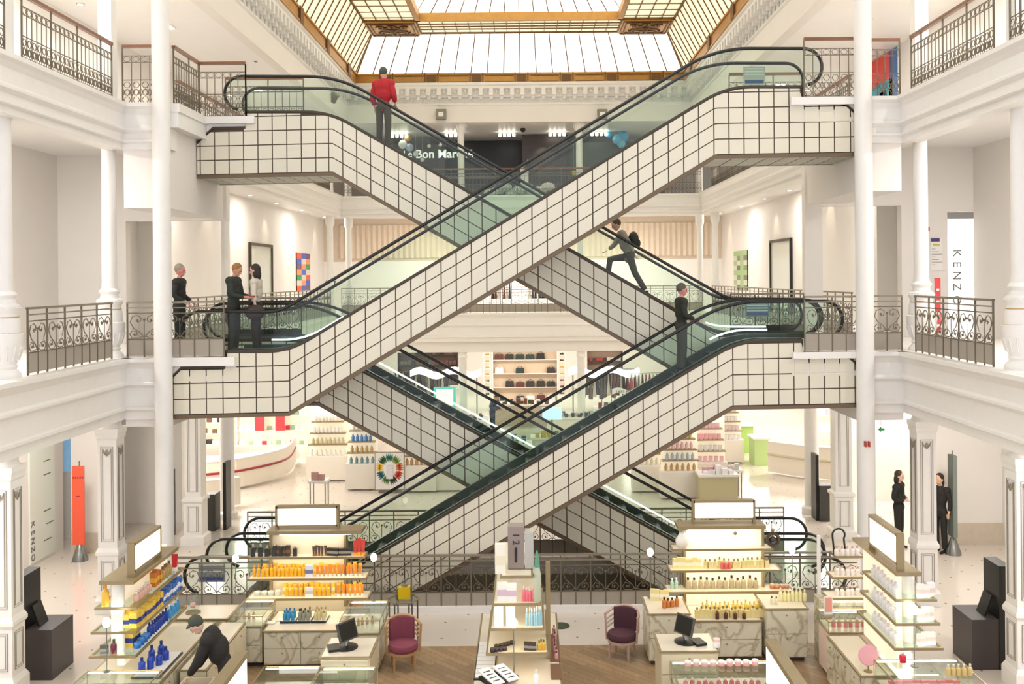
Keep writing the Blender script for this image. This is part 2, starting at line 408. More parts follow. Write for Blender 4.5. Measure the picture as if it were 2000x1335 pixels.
y = 12.0
while y < YE-.3:
    for s in (-1, 1):
        xa = X(s*(FX-.03)); xb = X(s*(FX-.3))
        m.box((min(xa, xb), y, 13.5), (max(xa, xb), y+.16, 13.78)); m.box((min(xa, X(s*(FX-.16))), y+.02, 13.36), (max(xa, X(s*(FX-.16))), y+.14, 13.5))
        m.ball((X(s*(FX-.2)), y+.29, 13.66), .06, 6)
        for q in range(3): m.box((min(X(s*FX), X(s*(FX-.04))), y+.19+q*.06, 13.2), (max(X(s*FX), X(s*(FX-.04))), y+.22+q*.06, 13.4))
    y += .42
x = X(-FX)+.25
while x < X(FX)-.3:
    m.box((x, YE-.3, 13.5), (x+.16, YE-.03, 13.78)).box((x+.02, YE-.16, 13.36), (x+.14, YE-.03, 13.5)); m.ball((x+.29, YE-.2, 13.66), .06, 6)
    for q in range(3): m.box((x+.19+q*.06, YE-.04, 13.2), (x+.22+q*.06, YE, 13.4))
    x += .42
struct('trim_%d' % k, m, CASTW); k += 1

# --- skylight ---
SK = 6.6; SY0 = 12.0
sky = thing('glass_skylight', 'large gilded skylight with backlit cream glass panels over the atrium', 'skylight', (AX, 26, 14.0))
SKW = mat('backlit_white_glass', (255, 255, 246), 0.4, emit=1.12)
SKC = mat('backlit_cream_glass', (246, 240, 205), 0.4, emit=0.62)
m = MB()
gz0, gz1 = 13.98, 14.45
m.box((X(-SK)-.25, SY0, gz0), (X(-SK), YE, gz1)).box((X(SK), SY0, gz0), (X(SK)+.25, YE, gz1)).box((X(-SK)-.25, YE-.0, gz0), (X(SK)+.25, YE+.25, gz1))
# rails and frames on the beam
for z in (gz0+.02, gz1-.05):
    m.box((X(-SK), SY0, z-.03), (X(-SK)+.05, YE, z+.03)).box((X(SK)-.05, SY0, z-.03), (X(SK), YE, z+.03)).box((X(-SK), YE-.05, z-.03), (X(SK), YE, z+.03))
part(m, 'beam', GOLD, sky)
for i in range(7):
    m = MB(); xc = X(-SK)+1.2+i*1.82
    m.box((xc-.28, YE-.07, gz0), (xc-.24, YE, gz1)).box((xc+.24, YE-.07, gz0), (xc+.28, YE, gz1)); m.box((xc-.18, YE-.06, gz0+.1), (xc+.18, YE-.01, gz1-.1))
    for a, b2 in ((xc+.36, xc+1.5),): m.box((a, YE-.03, gz0+.09), (b2, YE-.0, gz0+.12)).box((a, YE-.03, gz1-.14), (b2, YE, gz1-.11))
    part(m, 'beam_ornament', GOLDD, sky)
for y in [SY0+2+3.9*i for i in range(7)]:
    for s in (-1, 1):
        xa, xb = X(s*SK), X(s*(SK-.07)); part(MB().box((min(xa, xb), y-.2, gz0), (max(xa, xb), y+.2, gz1)), 'beam_ornament', GOLDD, sky)
t = .76; zt = 15.9
def lp(o, zz=None):  # ring of three edges at inset o
    return X(-SK+o), X(SK-o), YE-o
a0 = lp(0); a1 = lp(t)
m = MB()
m.add([(a0[0], YE, gz1), (a0[1], YE, gz1), (a1[1], YE-t, zt), (a1[0], YE-t, zt)], [(0, 1, 2, 3)])
part(m, 'end_glass', SKW, sky)
m = MB()
m.add([(a0[0], SY0, gz1), (a0[0], YE, gz1), (a1[0], YE-t, zt), (a1[0], SY0, zt)], [(0, 1, 2, 3)])
m.add([(a0[1], SY0, gz1), (a0[1], YE, gz1), (a1[1], YE-t, zt), (a1[1], SY0, zt)], [(3, 2, 1, 0)])
part(m, 'side_glass', SKC, sky)
m = MB()   # glazing bars
n = 20
for i in range(n+1):
    f = i/n; p = Vector((a0[0]+(a0[1]-a0[0])*f, YE, gz1)); q = Vector((a1[0]+(a1[1]-a1[0])*f, YE-t, zt)); m.tube([p+Vector((0, -.02, -.02)), q+Vector((0, -.02, -.02))], .024 if 0 < i < n else .05, 4)
n = 44
for i in range(n):
    y = YE-(YE-SY0)*(i+.5)/n
    for s in (0, 1):
        yy = min(y, YE-t); dx = .02 if s == 0 else -.02
        m.tube([(a0[s]+dx, y, gz1), (a1[s]+dx, yy, zt-.02)], .025, 4)
part(m, 'glazing_bar', GOLDD, sky)
b0 = t; b1 = t+1.95
A_, B_ = lp(b0), lp(b1)
m = MB()  # flat lattice band
yi = YE-t
m.add([(A_[0], SY0, zt), (B_[0], SY0, zt), (B_[0], yi, zt), (A_[0], yi, zt)], [(0, 1, 2, 3)])
m.add([(B_[1], SY0, zt), (A_[1], SY0, zt), (A_[1], yi, zt), (B_[1], yi, zt)], [(0, 1, 2, 3)])
m.add([(B_[0], B_[2], zt), (B_[1], B_[2], zt), (B_[1], yi, zt), (B_[0], yi, zt)], [(0, 1, 2, 3)])
part(m, 'lattice_glass', SKC, sky)
m = MB()
for i in range(25):
    x = A_[0]+(A_[1]-A_[0])*i/24; m.tube([(x, B_[2], zt-.03), (x, yi, zt-.03)], .02, 4)
for f in (0, .3, .5, .7, 1): y = B_[2]+(yi-B_[2])*f; m.tube([(A_[0], y, zt-.03), (A_[1], y, zt-.03)], .05 if f in (0, 1) else .03, 4)
for s in (0, 1):
    for f in (0, .25, .5, .75, 1): x = A_[s]+(B_[s]-A_[s])*f; m.tube([(x, SY0, zt-.03), (x, yi, zt-.03)], .05 if f in (0, 1) else .025, 4)
    for i in range(34): y = SY0+(yi-SY0)*i/34; m.tube([(A_[s], y, zt-.03), (B_[s], y, zt-.03)], .02, 4)
part(m, 'lattice_bar', GOLDD, sky)
for s in (0, 1):      # corner ornament grilles
    x0, x1 = sorted((A_[s], B_[s])); m = MB(); m.box((x0, B_[2], zt-.12), (x1, yi, zt-.05)); g = part(m, 'corner_grille', GOLD, sky)
    m = MB(); xc = (x0+x1)/2; yc = (B_[2]+yi)/2
    for fr in (.92, .8): m.tube([(xc-fr*(x1-x0)/2, yc-fr*(yi-B_[2])/2, zt-.14), (xc+fr*(x1-x0)/2, yc-fr*(yi-B_[2])/2, zt-.14), (xc+fr*(x1-x0)/2, yc+fr*(yi-B_[2])/2, zt-.14), (xc-fr*(x1-x0)/2, yc+fr*(yi-B_[2])/2, zt-.14)], .035, 4, True)
    for sx in (-1, 1):
        for sy in (-1, 1):
            m.tube([(xc+sx*(.1+.5*math.sin(q*.5)*(1-q/18)), yc+sy*(.1+.045*q), zt-.15) for q in range(14)], .04, 4)
            m.tube([(xc+sx*(.45+.16*math.cos(q*.6)*(1-q/16)), yc+sy*(.4+.16*math.sin(q*.6)*(1-q/16)), zt-.15) for q in range(14)], .035, 4)
    m.ball((xc, yc, zt-.13), .16, 8); part(m, 'scrollwork', GOLDD, g)
# inner raised coving
t2 = .9; z2 = 17.2; C_ = lp(b1+t2)
m = MB(); m.box((B_[0], SY0, zt-.1), (B_[0]+.18, B_[2], zt+.2)).box((B_[1]-.18, SY0, zt-.1), (B_[1], B_[2], zt+.2)).box((B_[0], B_[2]-.18, zt-.1), (B_[1], B_[2], zt+.2)); part(m, 'inner_beam', GOLD, sky)
m = MB()
m.add([(B_[0], B_[2], zt+.2), (B_[1], B_[2], zt+.2), (C_[1], C_[2], z2), (C_[0], C_[2], z2)], [(0, 1, 2, 3)])
m.add([(B_[0], SY0, zt+.2), (B_[0], B_[2], zt+.2), (C_[0], C_[2], z2), (C_[0], SY0, z2)], [(0, 1, 2, 3)])
m.add([(B_[1], SY0, zt+.2), (B_[1], B_[2], zt+.2), (C_[1], C_[2], z2), (C_[1], SY0, z2)], [(3, 2, 1, 0)])
m.add([(C_[0], SY0, z2), (C_[1], SY0, z2), (C_[1], C_[2], z2), (C_[0], C_[2], z2)], [(3, 2, 1, 0)])
part(m, 'inner_glass', SKW, sky)
m = MB()
for i in range(15):
    f = i/14; m.tube([(B_[0]+(B_[1]-B_[0])*f, B_[2]-.02, zt+.2), (C_[0]+(C_[1]-C_[0])*f, C_[2]-.02, z2-.02)], .022, 4)
part(m, 'inner_glazing_bar', GOLDD, sky)
# roof mass above the skylight and galleries is outside the view

# --- columns ---
def col_ornate(x, y, label, upper=True):
    c = thing('ornate_column', label, 'column', (x, y, 0), 'ornate columns along the near gallery edges')
    m = MB()
    m.lathe([(.23, 0), (.23, .24), (.2, .3), (.187, .32), (.187, 1.05), (.215, 1.09), (.215, 1.14), (.19, 1.2), (.178, 1.22), (.178, 3.22), (.2, 3.26), (.2, 3.3), (.215, 3.36), (.215, 3.44)], (x, y, 0), sq=True)
    part(m, 'pilaster', CASTW, c)
    m = MB()  # panel frames as gilt/grey lines
    for z0, z1, r in ((.42, .98, .189), (1.34, 3.1, .18)):
        w = r*.62
        for k2 in range(4):
            M_ = Matrix.Translation((x, y, 0)) @ Matrix.Rotation(k2*PI/2, 4, 'Z')
            q = MB(); ys = -r-.004
            for wi in (w, w*.72): q.tube([(-wi, ys, z0+(w-wi)), (wi, ys, z0+(w-wi)), (wi, ys, z1-(w-wi)), (-wi, ys, z1-(w-wi))], .006, 4, True)
            if z1 > 3: q.ball((0, ys, 3.0), .04, 6, sc=(1, .3, 1.3)); q.tube([(-.08, ys, 3.06), (-.05, ys, 2.98), (0, ys, 2.93), (.05, ys, 2.98), (.08, ys, 3.06)], .012, 4)
            m.merge(q, M_)
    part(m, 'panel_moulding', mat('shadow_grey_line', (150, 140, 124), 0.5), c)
    m = MB()
    m.lathe([(.215, 3.44), (.19, 3.5), (.19, 3.62), (.2, 3.74), (.215, 3.78), (.18, 3.8), (.18, 3.85), (.21, 3.88), (.17, 3.9), (.17, 4.1), (.2, 4.14), (.2, 4.2), (.22, 4.3), (.25, 4.42), (.25, L1-.2)], (x, y, 0), 20)
    part(m, 'capital', CASTW, c, True)
    m = MB(); z = L1
    m.lathe([(.24, z), (.24, z+.05), (.2, z+.1), (.17, z+.13), (.19, z+.17), (.17, z+.2), (.22, z+.32), (.26, z+.46), (.275, z+.6), (.275, z+.66), (.235, z+.68), (.225, z+.86), (.205, z+.9), (.205, z+.98), (.23, z+1.02), (.23, z+1.08), (.17, z+1.12), (.155, z+1.18), (.19, z+1.24), (.15, z+1.3)], (x, y, 0), 20)
    u = part(m, 'urn_pedestal', CASTW, c, True)
    m = MB()
    for k2 in range(14):
        a = 2*PI*k2/14; m.tube([(x+.2*math.cos(a), y+.2*math.sin(a), z+.26), (x+.268*math.cos(a), y+.268*math.sin(a), z+.47)], .014, 4)
    for k2 in range(24):
        a = 2*PI*k2/24; m.ball((x+.232*math.cos(a), y+.232*math.sin(a), z+1.05), .014, 5)
    part(m, 'fluting', CASTW, u)
    m = MB(); m.tube([(x+.245*math.cos(2*PI*q/24), y+.245*math.sin(2*PI*q/24), z+.665) for q in range(24)], .012, 5, True); m.tube([(x+.205*math.cos(2*PI*q/24), y+.205*math.sin(2*PI*q/24), z+.91) for q in range(24)], .009, 5, True)
    part(m, 'gilt_ring', GOLDLINE, u)
    m = MB(); m.lathe([(.145, z+1.3), (.135, z+1.4), (.125, 8.75), (.16, 8.78), (.15, 8.83), (.15, 8.92), (.2, 8.96), (.2, 9.02), (.13, 9.06), (.13, L2-.1)], (x, y, 0), 16)
    for k2 in range(12):
        a = 2*PI*k2/12; m.cb((x+.155*math.cos(a), y+.155*math.sin(a), 8.88), (.03, .03, .09))
    part(m, 'shaft', CASTW, c, True)
    if upper:
        m = MB(); m.lathe([(.2, L2-.02), (.2, L2+.05), (.14, L2+.1), (.125, L2+.15), (.125, CEIL+.05)], (x, y, 0), sq=True); part(m, 'upper_shaft', CASTW, c)
    return c
CX = 7.58
for s, nm in ((-1, 'left'), (1, 'right')):
    CX = 7.6 if s < 0 else 7.67
    col_ornate(X(s*CX), 14.6, 'tall ornate white column with urn pedestal at the %s edge of the frame' % nm)
    col_ornate(X(s*CX), 18.3, 'ornate white column with urn pedestal and paneled pilaster, second in from the %s edge' % nm)
# slender round columns in front of the escalator landings
for px, nm in ((318, 'left'), (1689, 'right')):
    p = W(px, 600, 18.05)
    c = thing('slender_column', 'plain tall white round column at the %s end of the escalators' % nm, 'column', (p.x, 18.05, 0))
    part(MB().lathe([(.22, 0), (.22, .2), (.165, .24), (.16, 12.9)], (p.x, 18.05, 0), 20), 'shaft', CASTW, c, True)
# paneled ground pilasters behind, round columns, far columns
for s, nm in ((-1, 'left'), (1, 'right')):
    x, y = X(s*7.6), 22.9
    c = thing('paneled_column', 'paneled square white column behind the %s end of the escalators' % nm, 'column', (x, y, 0))
    part(MB().lathe([(.27, 0), (.27, .2), (.21, .24), (.21, .98), (.25, 1.02), (.25, 1.08), (.19, 1.12), (.19, 3.3), (.26, 3.4), (.26, L1-.4)], (x, y, 0), sq=True), 'shaft', CASTW, c)
    m = MB()
    for z0, z1, r in ((.32, .9, .212), (1.25, 3.1, .192)):
        for w in (r*.6, r*.42): m.tube([(x-w, y-r-.003, z0), (x+w, y-r-.003, z0), (x+w, y-r-.003, z1), (x-w, y-r-.003, z1)], .007, 4, True)
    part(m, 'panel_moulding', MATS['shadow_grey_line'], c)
    y = 25.3
    c = thing('round_column', 'smooth round white column standing on the %s beyond the escalators' % nm, 'column', (x, y, 0))
    part(MB().lathe([(.26, 0), (.26, .15), (.185, .2), (.18, L1-.4)], (x, y, 0), 20), 'ground_shaft', CASTW, c, True)
    part(MB().lathe([(.15, L1), (.12, L1+.1), (.11, L2-.5)], (x, y, 0), 16), 'upper_shaft', CASTW, c, True)
def far_col(x, y, label, z0=0):
    c = thing('far_column', label, 'column', (x, y, z0), 'far columns')
    m = MB()
    if z0 == 0: m.lathe([(.22, 0), (.22, .2), (.17, .25), (.16, 2.9), (.2, 2.95), (.17, 3.05), (.25, 3.5), (.25, 4.3)], (x, y, 0), 14)
    m.lathe([(.2, L1), (.17, L1+.5), (.2, L1+1.1), (.13, L1+1.25), (.12, 8.2), (.18, 8.35), (.18, 8.9)], (x, y, 0), 14)
    m.lathe([(.16, L2), (.14, L2+.3), (.135, 12.1), (.2, 12.3), (.22, CEIL)], (x, y, 0), 14)
    part(m, 'shaft', CASTW, c, True)
    m = MB()
    for k2 in range(8): a = 2*PI*k2/8; m.tube([(x+.14*math.cos(a), y+.14*math.sin(a), 12.12), (x+.24*math.cos(a), y+.24*math.sin(a), 12.4)], .03, 4)
    part(m, 'leaf_capital', CASTW, c)
far_col(W(903, 600, 39.7).x, 39.7, 'far white column left of centre at the end of the atrium')
far_col(W(1134, 600, 39.7).x, 39.7, 'far white column right of centre at the end of the atrium')
far_col(W(681, 500, 39.9).x, 39.9, 'far left corner column, inner of the pair')
far_col(W(645, 500, 38.1).x, 38.1, 'far left corner column, outer of the pair')
far_col(W(1367, 500, 39.9).x, 39.9, 'far right corner column, inner of the pair')
far_col(W(1397, 500, 38.1).x, 38.1, 'far right corner column, outer of the pair')

# --- railings ---
def heart_unit(w=.54, n=3):
    """one ornamental bay in local x 0..w, z 0..1.05"""
    m = MB(); r = .009
    def spiral(cx, cz, r0, turns, a0, sgn, inv=False):
        pts = []
        N = int(9*turns)+3
        for i in range(N+1):
            f = i/N; a = a0+sgn*turns*2*PI*f; rr = r0*(1-.82*f); pts.append((cx+rr*math.cos(a), 0, cz+rr*math.sin(a)))
        return pts
    for s in (-1, 1):
        c = w/2
        # big upper heart lobe
        p = [(c, 0, .37), (c+s*.07, 0, .47), (c+s*.17, 0, .55), (c+s*.225, 0, .66), (c+s*.19, 0, .76), (c+s*.11, 0, .79), (c+s*.05, 0, .745), (c+s*.055, 0, .68), (c+s*.1, 0, .655), (c+s*.13, 0, .69), (c+s*.105, 0, .715)]
        m.tube(p, r, 4)
        p = [(c+s*.02, 0, .4), (c+s*.08, 0, .365), (c+s*.2, 0, .365), (c+s*.235, 0, .44), (c+s*.19, 0, .5), (c+s*.12, 0, .48), (c+s*.115, 0, .42), (c+s*.16, 0, .41), (c+s*.17, 0, .44)]
        m.tube(p, r, 4)
        m.ball((c+s*.105, 0, .69), .02, 5); m.ball((c+s*.155, 0, .435), .018, 5)
    m.tube([(w/2, 0, .34), (w/2, 0, .72)], .008, 4); m.ball((w/2, 0, .71), .026, 5)
    m.box((-.012, -.012, 0), (.012, .012, 1.04)); m.box((w/2-.01, -.01, 0), (w/2+.01, .01, .36))
    for z in (.345, .83): m.box((0, -.009, z-.009), (w, .009, z+.009))
    return m
HU = heart_unit()
def place_units(unit, w, p0, p1, z, n):
    m = MB(); p0 = Vector((p0[0], p0[1], z)); p1 = Vector((p1[0], p1[1], z)); d = p1-p0; L = d.length; a = math.atan2(d.y, d.x)
    for i in range(n):
        T = Matrix.Translation(p0+d*(i/n)) @ Matrix.Rotation(a, 4, 'Z') @ Matrix.Diagonal((L/n/w, 1, 1, 1)); m.merge(unit, T)
    return m, p0, p1, d, L, a
def bar(m, p0, p1, z, w, h):
    d = (p1-p0); a = math.atan2(d.y, d.x); c = (p0+p1)/2
    m.cb((c.x, c.y, z), (d.length, w, h), rz=a)
def railing1(p0, p1, z, n, label, group=None, bars=True):
    root = thing('scrollwork_railing', label, 'railing', ((p0[0]+p1[0])/2, (p0[1]+p1[1])/2, z), group)
    m, a0, a1, d, L, a = place_units(HU, .54, p0, p1, z, n)
    e = MB(); e.box((-.012, -.012, 0), (.012, .012, 1.04)); m.merge(e, Matrix.Translation(a1))
    part(m, 'scroll_panel', IRON, root)
    m = MB(); bar(m, a0, a1, z+1.03, .06, .035); bar(m, a0, a1, z+.93, .025, .022); part(m, 'top_rail', mat('grey_iron_rail', (140, 130, 112), 0.4, 0.3), root)
    m = MB(); bar(m, a0, a1, z+.185, .008, .31); part(m, 'kick_plate', KICK, root)
    return root
def bal_unit(w=.15):
    m = MB(); m.box((-.006, -.006, 0), (.006, .006, .9))
    m.tube([(w*.12+w*.38*(1+math.cos(q*PI/4)), 0, .84+.05*math.sin(q*PI/4)) for q in range(8)], .005, 4, True)
    for zc in (.08, .22, .36): m.tube([(w/2+.055*math.cos(q*PI/3), 0, zc+.06*math.sin(q*PI/3)) for q in range(6)], .008, 4, True)
    m.tube([(0, 0, .15), (w/2, 0, .29), (w, 0, .15)], .007, 4); m.tube([(0, 0, .29), (w/2, 0, .15), (w, 0, .29)], .007, 4)
    for z in (.01, .45, .9, .78): m.box((0, -.007, z-.007), (w, .007, z+.007))
    return m
BU = bal_unit()
def railing2(p0, p1, z, n, label, group=None, wood_=True):
    root = thing('baluster_railing', label, 'railing', ((p0[0]+p1[0])/2, (p0[1]+p1[1])/2, z), group)
    m, a0, a1, d, L, a = place_units(BU, .15, p0, p1, z, n)
    e = MB().box((-.012, -.012, 0), (.012, .012, 1.05))
    for i in range(0, n+1, 6): m.merge(e, Matrix.Translation(a0+d*(i/n)))
    m.merge(e, Matrix.Translation(a1)); part(m, 'baluster_panel', IRON, root)
    m = MB(); bar(m, a0, a1, z+1.08, .07, .055); part(m, 'handrail', HWOOD if wood_ else RUBBER, root, label='dark wooden handrail')
    return root
RX = 7.42
for s, nm in ((-1, 'left'), (1, 'right')):
    railing1((X(s*RX), 14.95), (X(s*RX), 17.95), L1, 5, 'scrollwork iron railing between the two ornate columns on the first floor, %s side' % nm)
    xa, xb = (X(-7.25), X(-6.62)) if s < 0 else (X(6.72), X(7.28))
    railing1((xa, 18.25), (xb, 18.25), L1, 1, 'single heart-scroll iron railing bay beside the slender column, first floor %s' % nm)
    railing1((X(s*RX), 21.5), (X(s*RX), 37.8), L1, 28, 'long iron railing of the first floor %s gallery behind the escalators' % nm)
    railing2((X(s*RX), 14.85), (X(s*RX), 18.05), L2, 21, 'sloping-looking iron balustrade with wooden rail between ornate columns, second floor %s' % nm)
    railing2((X(s*RX), 12.2), (X(s*RX), 14.35), L2, 14, 'iron balustrade at the outermost %s edge of the frame, second floor' % nm)
    railing2((X(s*RX), 21.5), (X(s*RX), 37.8), L2, 110, 'long iron balustrade of the second floor %s gallery behind the escalators' % nm)
railing2((X(-7.3), 18.25), (X(-6.62), 18.25), L2, 4, 'short iron balustrade left of the slender column, second floor left')
railing2((X(-6.36), 18.3), (X(-6.36), 19.68), L2, 10, 'iron balustrade turning back beside the slender column, second floor left')
railing2((X(-6.36), 19.73), (X(-5.42), 19.73), L2, 6, 'iron balustrade in front of the upper left escalator landing')
railing2((X(-6.3), 21.25), (X(-4.6), 21.25), L2, 11, 'iron balustrade behind the upper left escalator landing')
railing2((X(5.45), 18.13), (X(6.45), 18.13), L2, 6, 'iron balustrade in front of the upper right escalator landing')
railing2((X(4.7), 21.25), (X(6.3), 21.25), L2, 10, 'iron balustrade behind the upper right escalator landing')
railing2((X(6.72), 18.25), (X(7.28), 18.25), L2, 4, 'short iron balustrade right of the slender column, second floor right')
railing1((X(-6.5), 18.13), (X(-5.4), 18.13), L1, 2, 'iron railing in front of the left first-floor escalator landing')
railing1((X(5.42), 18.13), (X(6.45), 18.13), L1, 2, 'iron railing in front of the right first-floor escalator landing')
railing1((X(-6.3), 21.3), (X(-4.7), 21.3), L1, 3, 'iron railing behind the left first-floor escalator landing')
railing1((X(4.7), 21.3), (X(6.3), 21.3), L1, 3, 'iron railing behind the right first-floor escalator landing')
railing1((X(-GX), YE+.1), (X(GX), YE+.1), L1, 28, 'iron railing across the far end of the first floor')
railing2((X(-GX), YE+.1), (X(GX), YE+.1), L2, 98, 'iron balustrade across the far end of the second floor')
railing1((X(-6.4), 18.1), (X(6.4), 18.1), 0, 23, 'ground floor scrollwork railing in front of the escalators')
railing1((X(-6.0), 21.6), (X(5.9), 21.6), 0, 22, 'ground floor scrollwork railing behind the escalators')
m = MB().box((X(-6.5), 17.98, -.0), (X(6.5), 18.16, .1)); struct('baseboard_well', m, CASTW)
# ================= escalators =================
def off_poly(pts, d):
    out = []
    for i, p in enumerate(pts):
        a = Vector(pts[max(i-1, 0)]); b = Vector(pts[min(i+1, len(pts)-1)]); t = (b-a).normalized(); n = Vector((-t.y, t.x))
        if n.y < 0: n = -n
        q = Vector(p)+n*d; out.append((q.x, q.y))
    return out
ESC = {}
def escalator(key, label, Y0, Y1, bot, top, deck, xsp, ends, strip=None, zmin=None, rows=4):
    """bot/top: tile face outline in the plane Y0 (XZ, left to right). deck: line carrying the balustrade."""
    xc = (deck[0][0]+deck[-1][0])/2
    root = thing('escalator', label, 'escalator', (xc, (Y0+Y1)/2, max(min(p[1] for p in bot), -4)), 'atrium escalators')
    x0, x1 = top[0][0], top[-1][0]
    xs = sorted(set([round(x0+(x1-x0)*i/160, 4) for i in range(161)]+[round(p[0], 4) for p in top if x0 <= p[0] <= x1]+[round(p[0], 4) for p in bot if x0 <= p[0] <= x1]))
    inc = interp
    # truss
    m = MB()
    tl = [(x, inc(top, x)) for x in xs]; bl = [(x, inc(bot, x)) for x in xs]
    dl = rounded(deck, .45)
    def ztruss(x):
        zt = inc(top, x)
        return min(zt, inc(dl, x)-.16)
    for (xa, xb) in zip(xs, xs[1:]):
        if xb-xa < 1e-4: continue
        m.prism([(xa, inc(bot, xa)), (xb, inc(bot, xb)), (xb, ztruss(xb-1e-5)), (xa, ztruss(xa+1e-5))], Y0+.005, Y1-.005)
    part(m, 'truss', GROUT, root)
    # front deck ledge (the tile face rises to the deck line)
    for ya, yb in ((Y0, Y0+.13), (Y1-.13, Y1)):
        m = MB()
        for (xa, xb) in zip(xs, xs[1:]):
            if xb-xa < 1e-4: continue
            za, zb = inc(top, xa+1e-5), inc(top, xb-1e-5); m.prism([(xa, za-.17), (xb, zb-.17), (xb, zb), (xa, za)], ya, yb)
        part(m, 'deck_ledge', GROUT, root)
    # enamel tiles
    m = MB(); g = .011
    H = []
    for (xa, xb) in zip(xsp, xsp[1:]):
        ba, bb = inc(bot, xa+g), inc(bot, xb-g)
        ha = xrow; hb = xrow
        for r in range(rows+1):
            def rb(x): return inc(bot, x)+.055+r*xrow
            def rt(x): return inc(bot, x)+.055+(r+1)*xrow
            N = 4; bp = []; tp = []
            for q in range(N+1):
                x = xa+g+(xb-xa-2*g)*q/N; lo = rb(x)+g; hi = min(rt(x)-g, inc(top, x)-.05)
                if hi > lo+.004: bp.append((x, lo)); tp.append((x, hi))
            if len(bp) >= 2 and max(t_[1]-b_[1] for t_, b_ in zip(tp, bp)) > .03:
                m.prism(bp+tp[::-1], Y0-.014, Y0+.004)
    part(m, 'enamel_tile_cladding', TILE, root)
    # underside
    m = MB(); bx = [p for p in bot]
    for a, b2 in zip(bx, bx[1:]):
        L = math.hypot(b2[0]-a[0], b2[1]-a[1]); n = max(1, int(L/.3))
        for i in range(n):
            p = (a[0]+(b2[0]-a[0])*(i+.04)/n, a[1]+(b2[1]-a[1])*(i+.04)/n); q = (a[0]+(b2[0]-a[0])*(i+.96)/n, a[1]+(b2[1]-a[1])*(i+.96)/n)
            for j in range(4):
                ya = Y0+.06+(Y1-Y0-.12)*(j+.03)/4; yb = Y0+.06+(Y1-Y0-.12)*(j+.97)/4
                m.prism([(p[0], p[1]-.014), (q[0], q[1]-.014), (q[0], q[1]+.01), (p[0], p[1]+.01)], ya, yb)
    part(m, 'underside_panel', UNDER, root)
    # bronze edge trims
    up = off_poly(bot, .05); dn = off_poly(bot, -.02)
    for ya, yb in ((Y0-.03, Y0+.05), (Y1-.05, Y1+.02)): part(MB().strip(up, dn, ya, yb), 'edge_trim', mat('bronze_trim', (112, 94, 74), 0.4, 0.4), root)
    m = MB(); to = [(x, z+.012) for x, z in top]; td = [(x, z-.035) for x, z in top]
    m.strip(to, td, Y0-.025, Y0+.02); part(m, 'deck_trim', mat('dark_deck_trim', (70, 60, 48), 0.4, 0.4), root)
    # steps
    m = MB(); zl = lambda x: inc(dl, x)-.13
    x = dl[0][0]+.3
    while x < dl[-1][0]-.3:
        xe = x+.36; za, zb = zl(x), zl(xe); zt_ = (za+zb)/2
        if inc(top, (x+xe)/2) > inc(dl, (x+xe)/2)-.12 and x0 < x < x1: m.box((x, Y0+.22, zt_-.22), (xe, Y1-.22, zt_))
        x = xe
    part(m, 'steps', STEPM, root)
    for ya, yb in ((Y0+.13, Y0+.22), (Y1-.22, Y1-.13)):
        m = MB()
        for a, b2 in zip(dl, dl[1:]):
            if b2[0]-a[0] > 1: 
                N_ = int((b2[0]-a[0])/.1); seg = [(a[0]+(b2[0]-a[0])*i/N_, a[1]+(b2[1]-a[1])*i/N_) for i in range(N_+1)]
            else: seg = [a, b2]
            for a, b2 in zip(seg, seg[1:]):
              mx_ = (a[0]+b2[0])/2
              if x0 < mx_ < x1 and inc(top, mx_) > inc(dl, mx_)-.12: m.prism([(a[0], a[1]-.25), (b2[0], b2[1]-.25), (b2[0], b2[1]+.03), (a[0], a[1]+.03)], ya, yb)
        part(m, 'skirt_panel', mat('dark_skirt_metal', (72, 86, 80), 0.3, 0.6), root)
    # balustrades
    xl, xr = dl[0][0], dl[-1][0]; rr = .345
    hl = off_poly(dl, .72)
    hl = [p for p in hl if xl+.36 < p[0] < xr-.36]
    zl0, zr0 = dl[0][1], dl[-1][1]
    arcL = [(xl+rr+rr*math.cos(a), zl0+.72-rr+rr*math.sin(a)) for a in [PI*1.42-i*(PI*.92)/12 for i in range(13)]] if ends[0] else []
    arcR = [(xr-rr+rr*math.cos(a), zr0+.72-rr+rr*math.sin(a)) for a in [PI/2-i*(PI*.92)/12 for i in range(13)]] if ends[1] else []
    path = arcL+hl+arcR
    for nm, y in (('front', Y0+.07), ('rear', Y1-.07)):
        gm = MB()
        body = arcL+hl+arcR
        # glass: polygon between the deck line and handrail line
        P = [p for p in body]; q = MB()
        lowz = lambda x: inc(dl, x)
        for a, b2 in zip(P, P[1:]):
            if abs(b2[0]-a[0]) < 1e-5: continue
            if b2[0] < a[0]: continue
            if a[1] <= lowz(a[0]) or b2[1] <= lowz(b2[0]): continue
            gm.prism([(a[0], max(lowz(a[0]), 2*(zl0+.72-rr)-a[1]) if (ends[0] and a[0] < xl+rr) else (max(lowz(a[0]), 2*(zr0+.72-rr)-a[1]) if (ends[1] and a[0] > xr-rr) else lowz(a[0]))),
                      (b2[0], max(lowz(b2[0]), 2*(zl0+.72-rr)-b2[1]) if (ends[0] and b2[0] < xl+rr) else (max(lowz(b2[0]), 2*(zr0+.72-rr)-b2[1]) if (ends[1] and b2[0] > xr-rr) else lowz(b2[0]))),
                      (b2[0], b2[1]), (a[0], a[1])], y-.005, y+.005)
        part(gm, 'glass_balustrade', GLASS, root)
        part(MB().tube([(p[0], y, p[1]) for p in path], .032, 8), 'handrail', RUBBER, root, True)
    if strip:
        for xa, xb in strip:
            pts = [(x, inc(dl, x)+.10) for x in [xa+(xb-xa)*i/40 for i in range(41)]]
            m = MB(); m.strip([(x, z+.035) for x, z in pts], pts, Y1-.135, Y1-.115)
            part(m, 'light_strip', STRIP, root)
    ESC[key] = (dl, Y0, Y1)
    return root
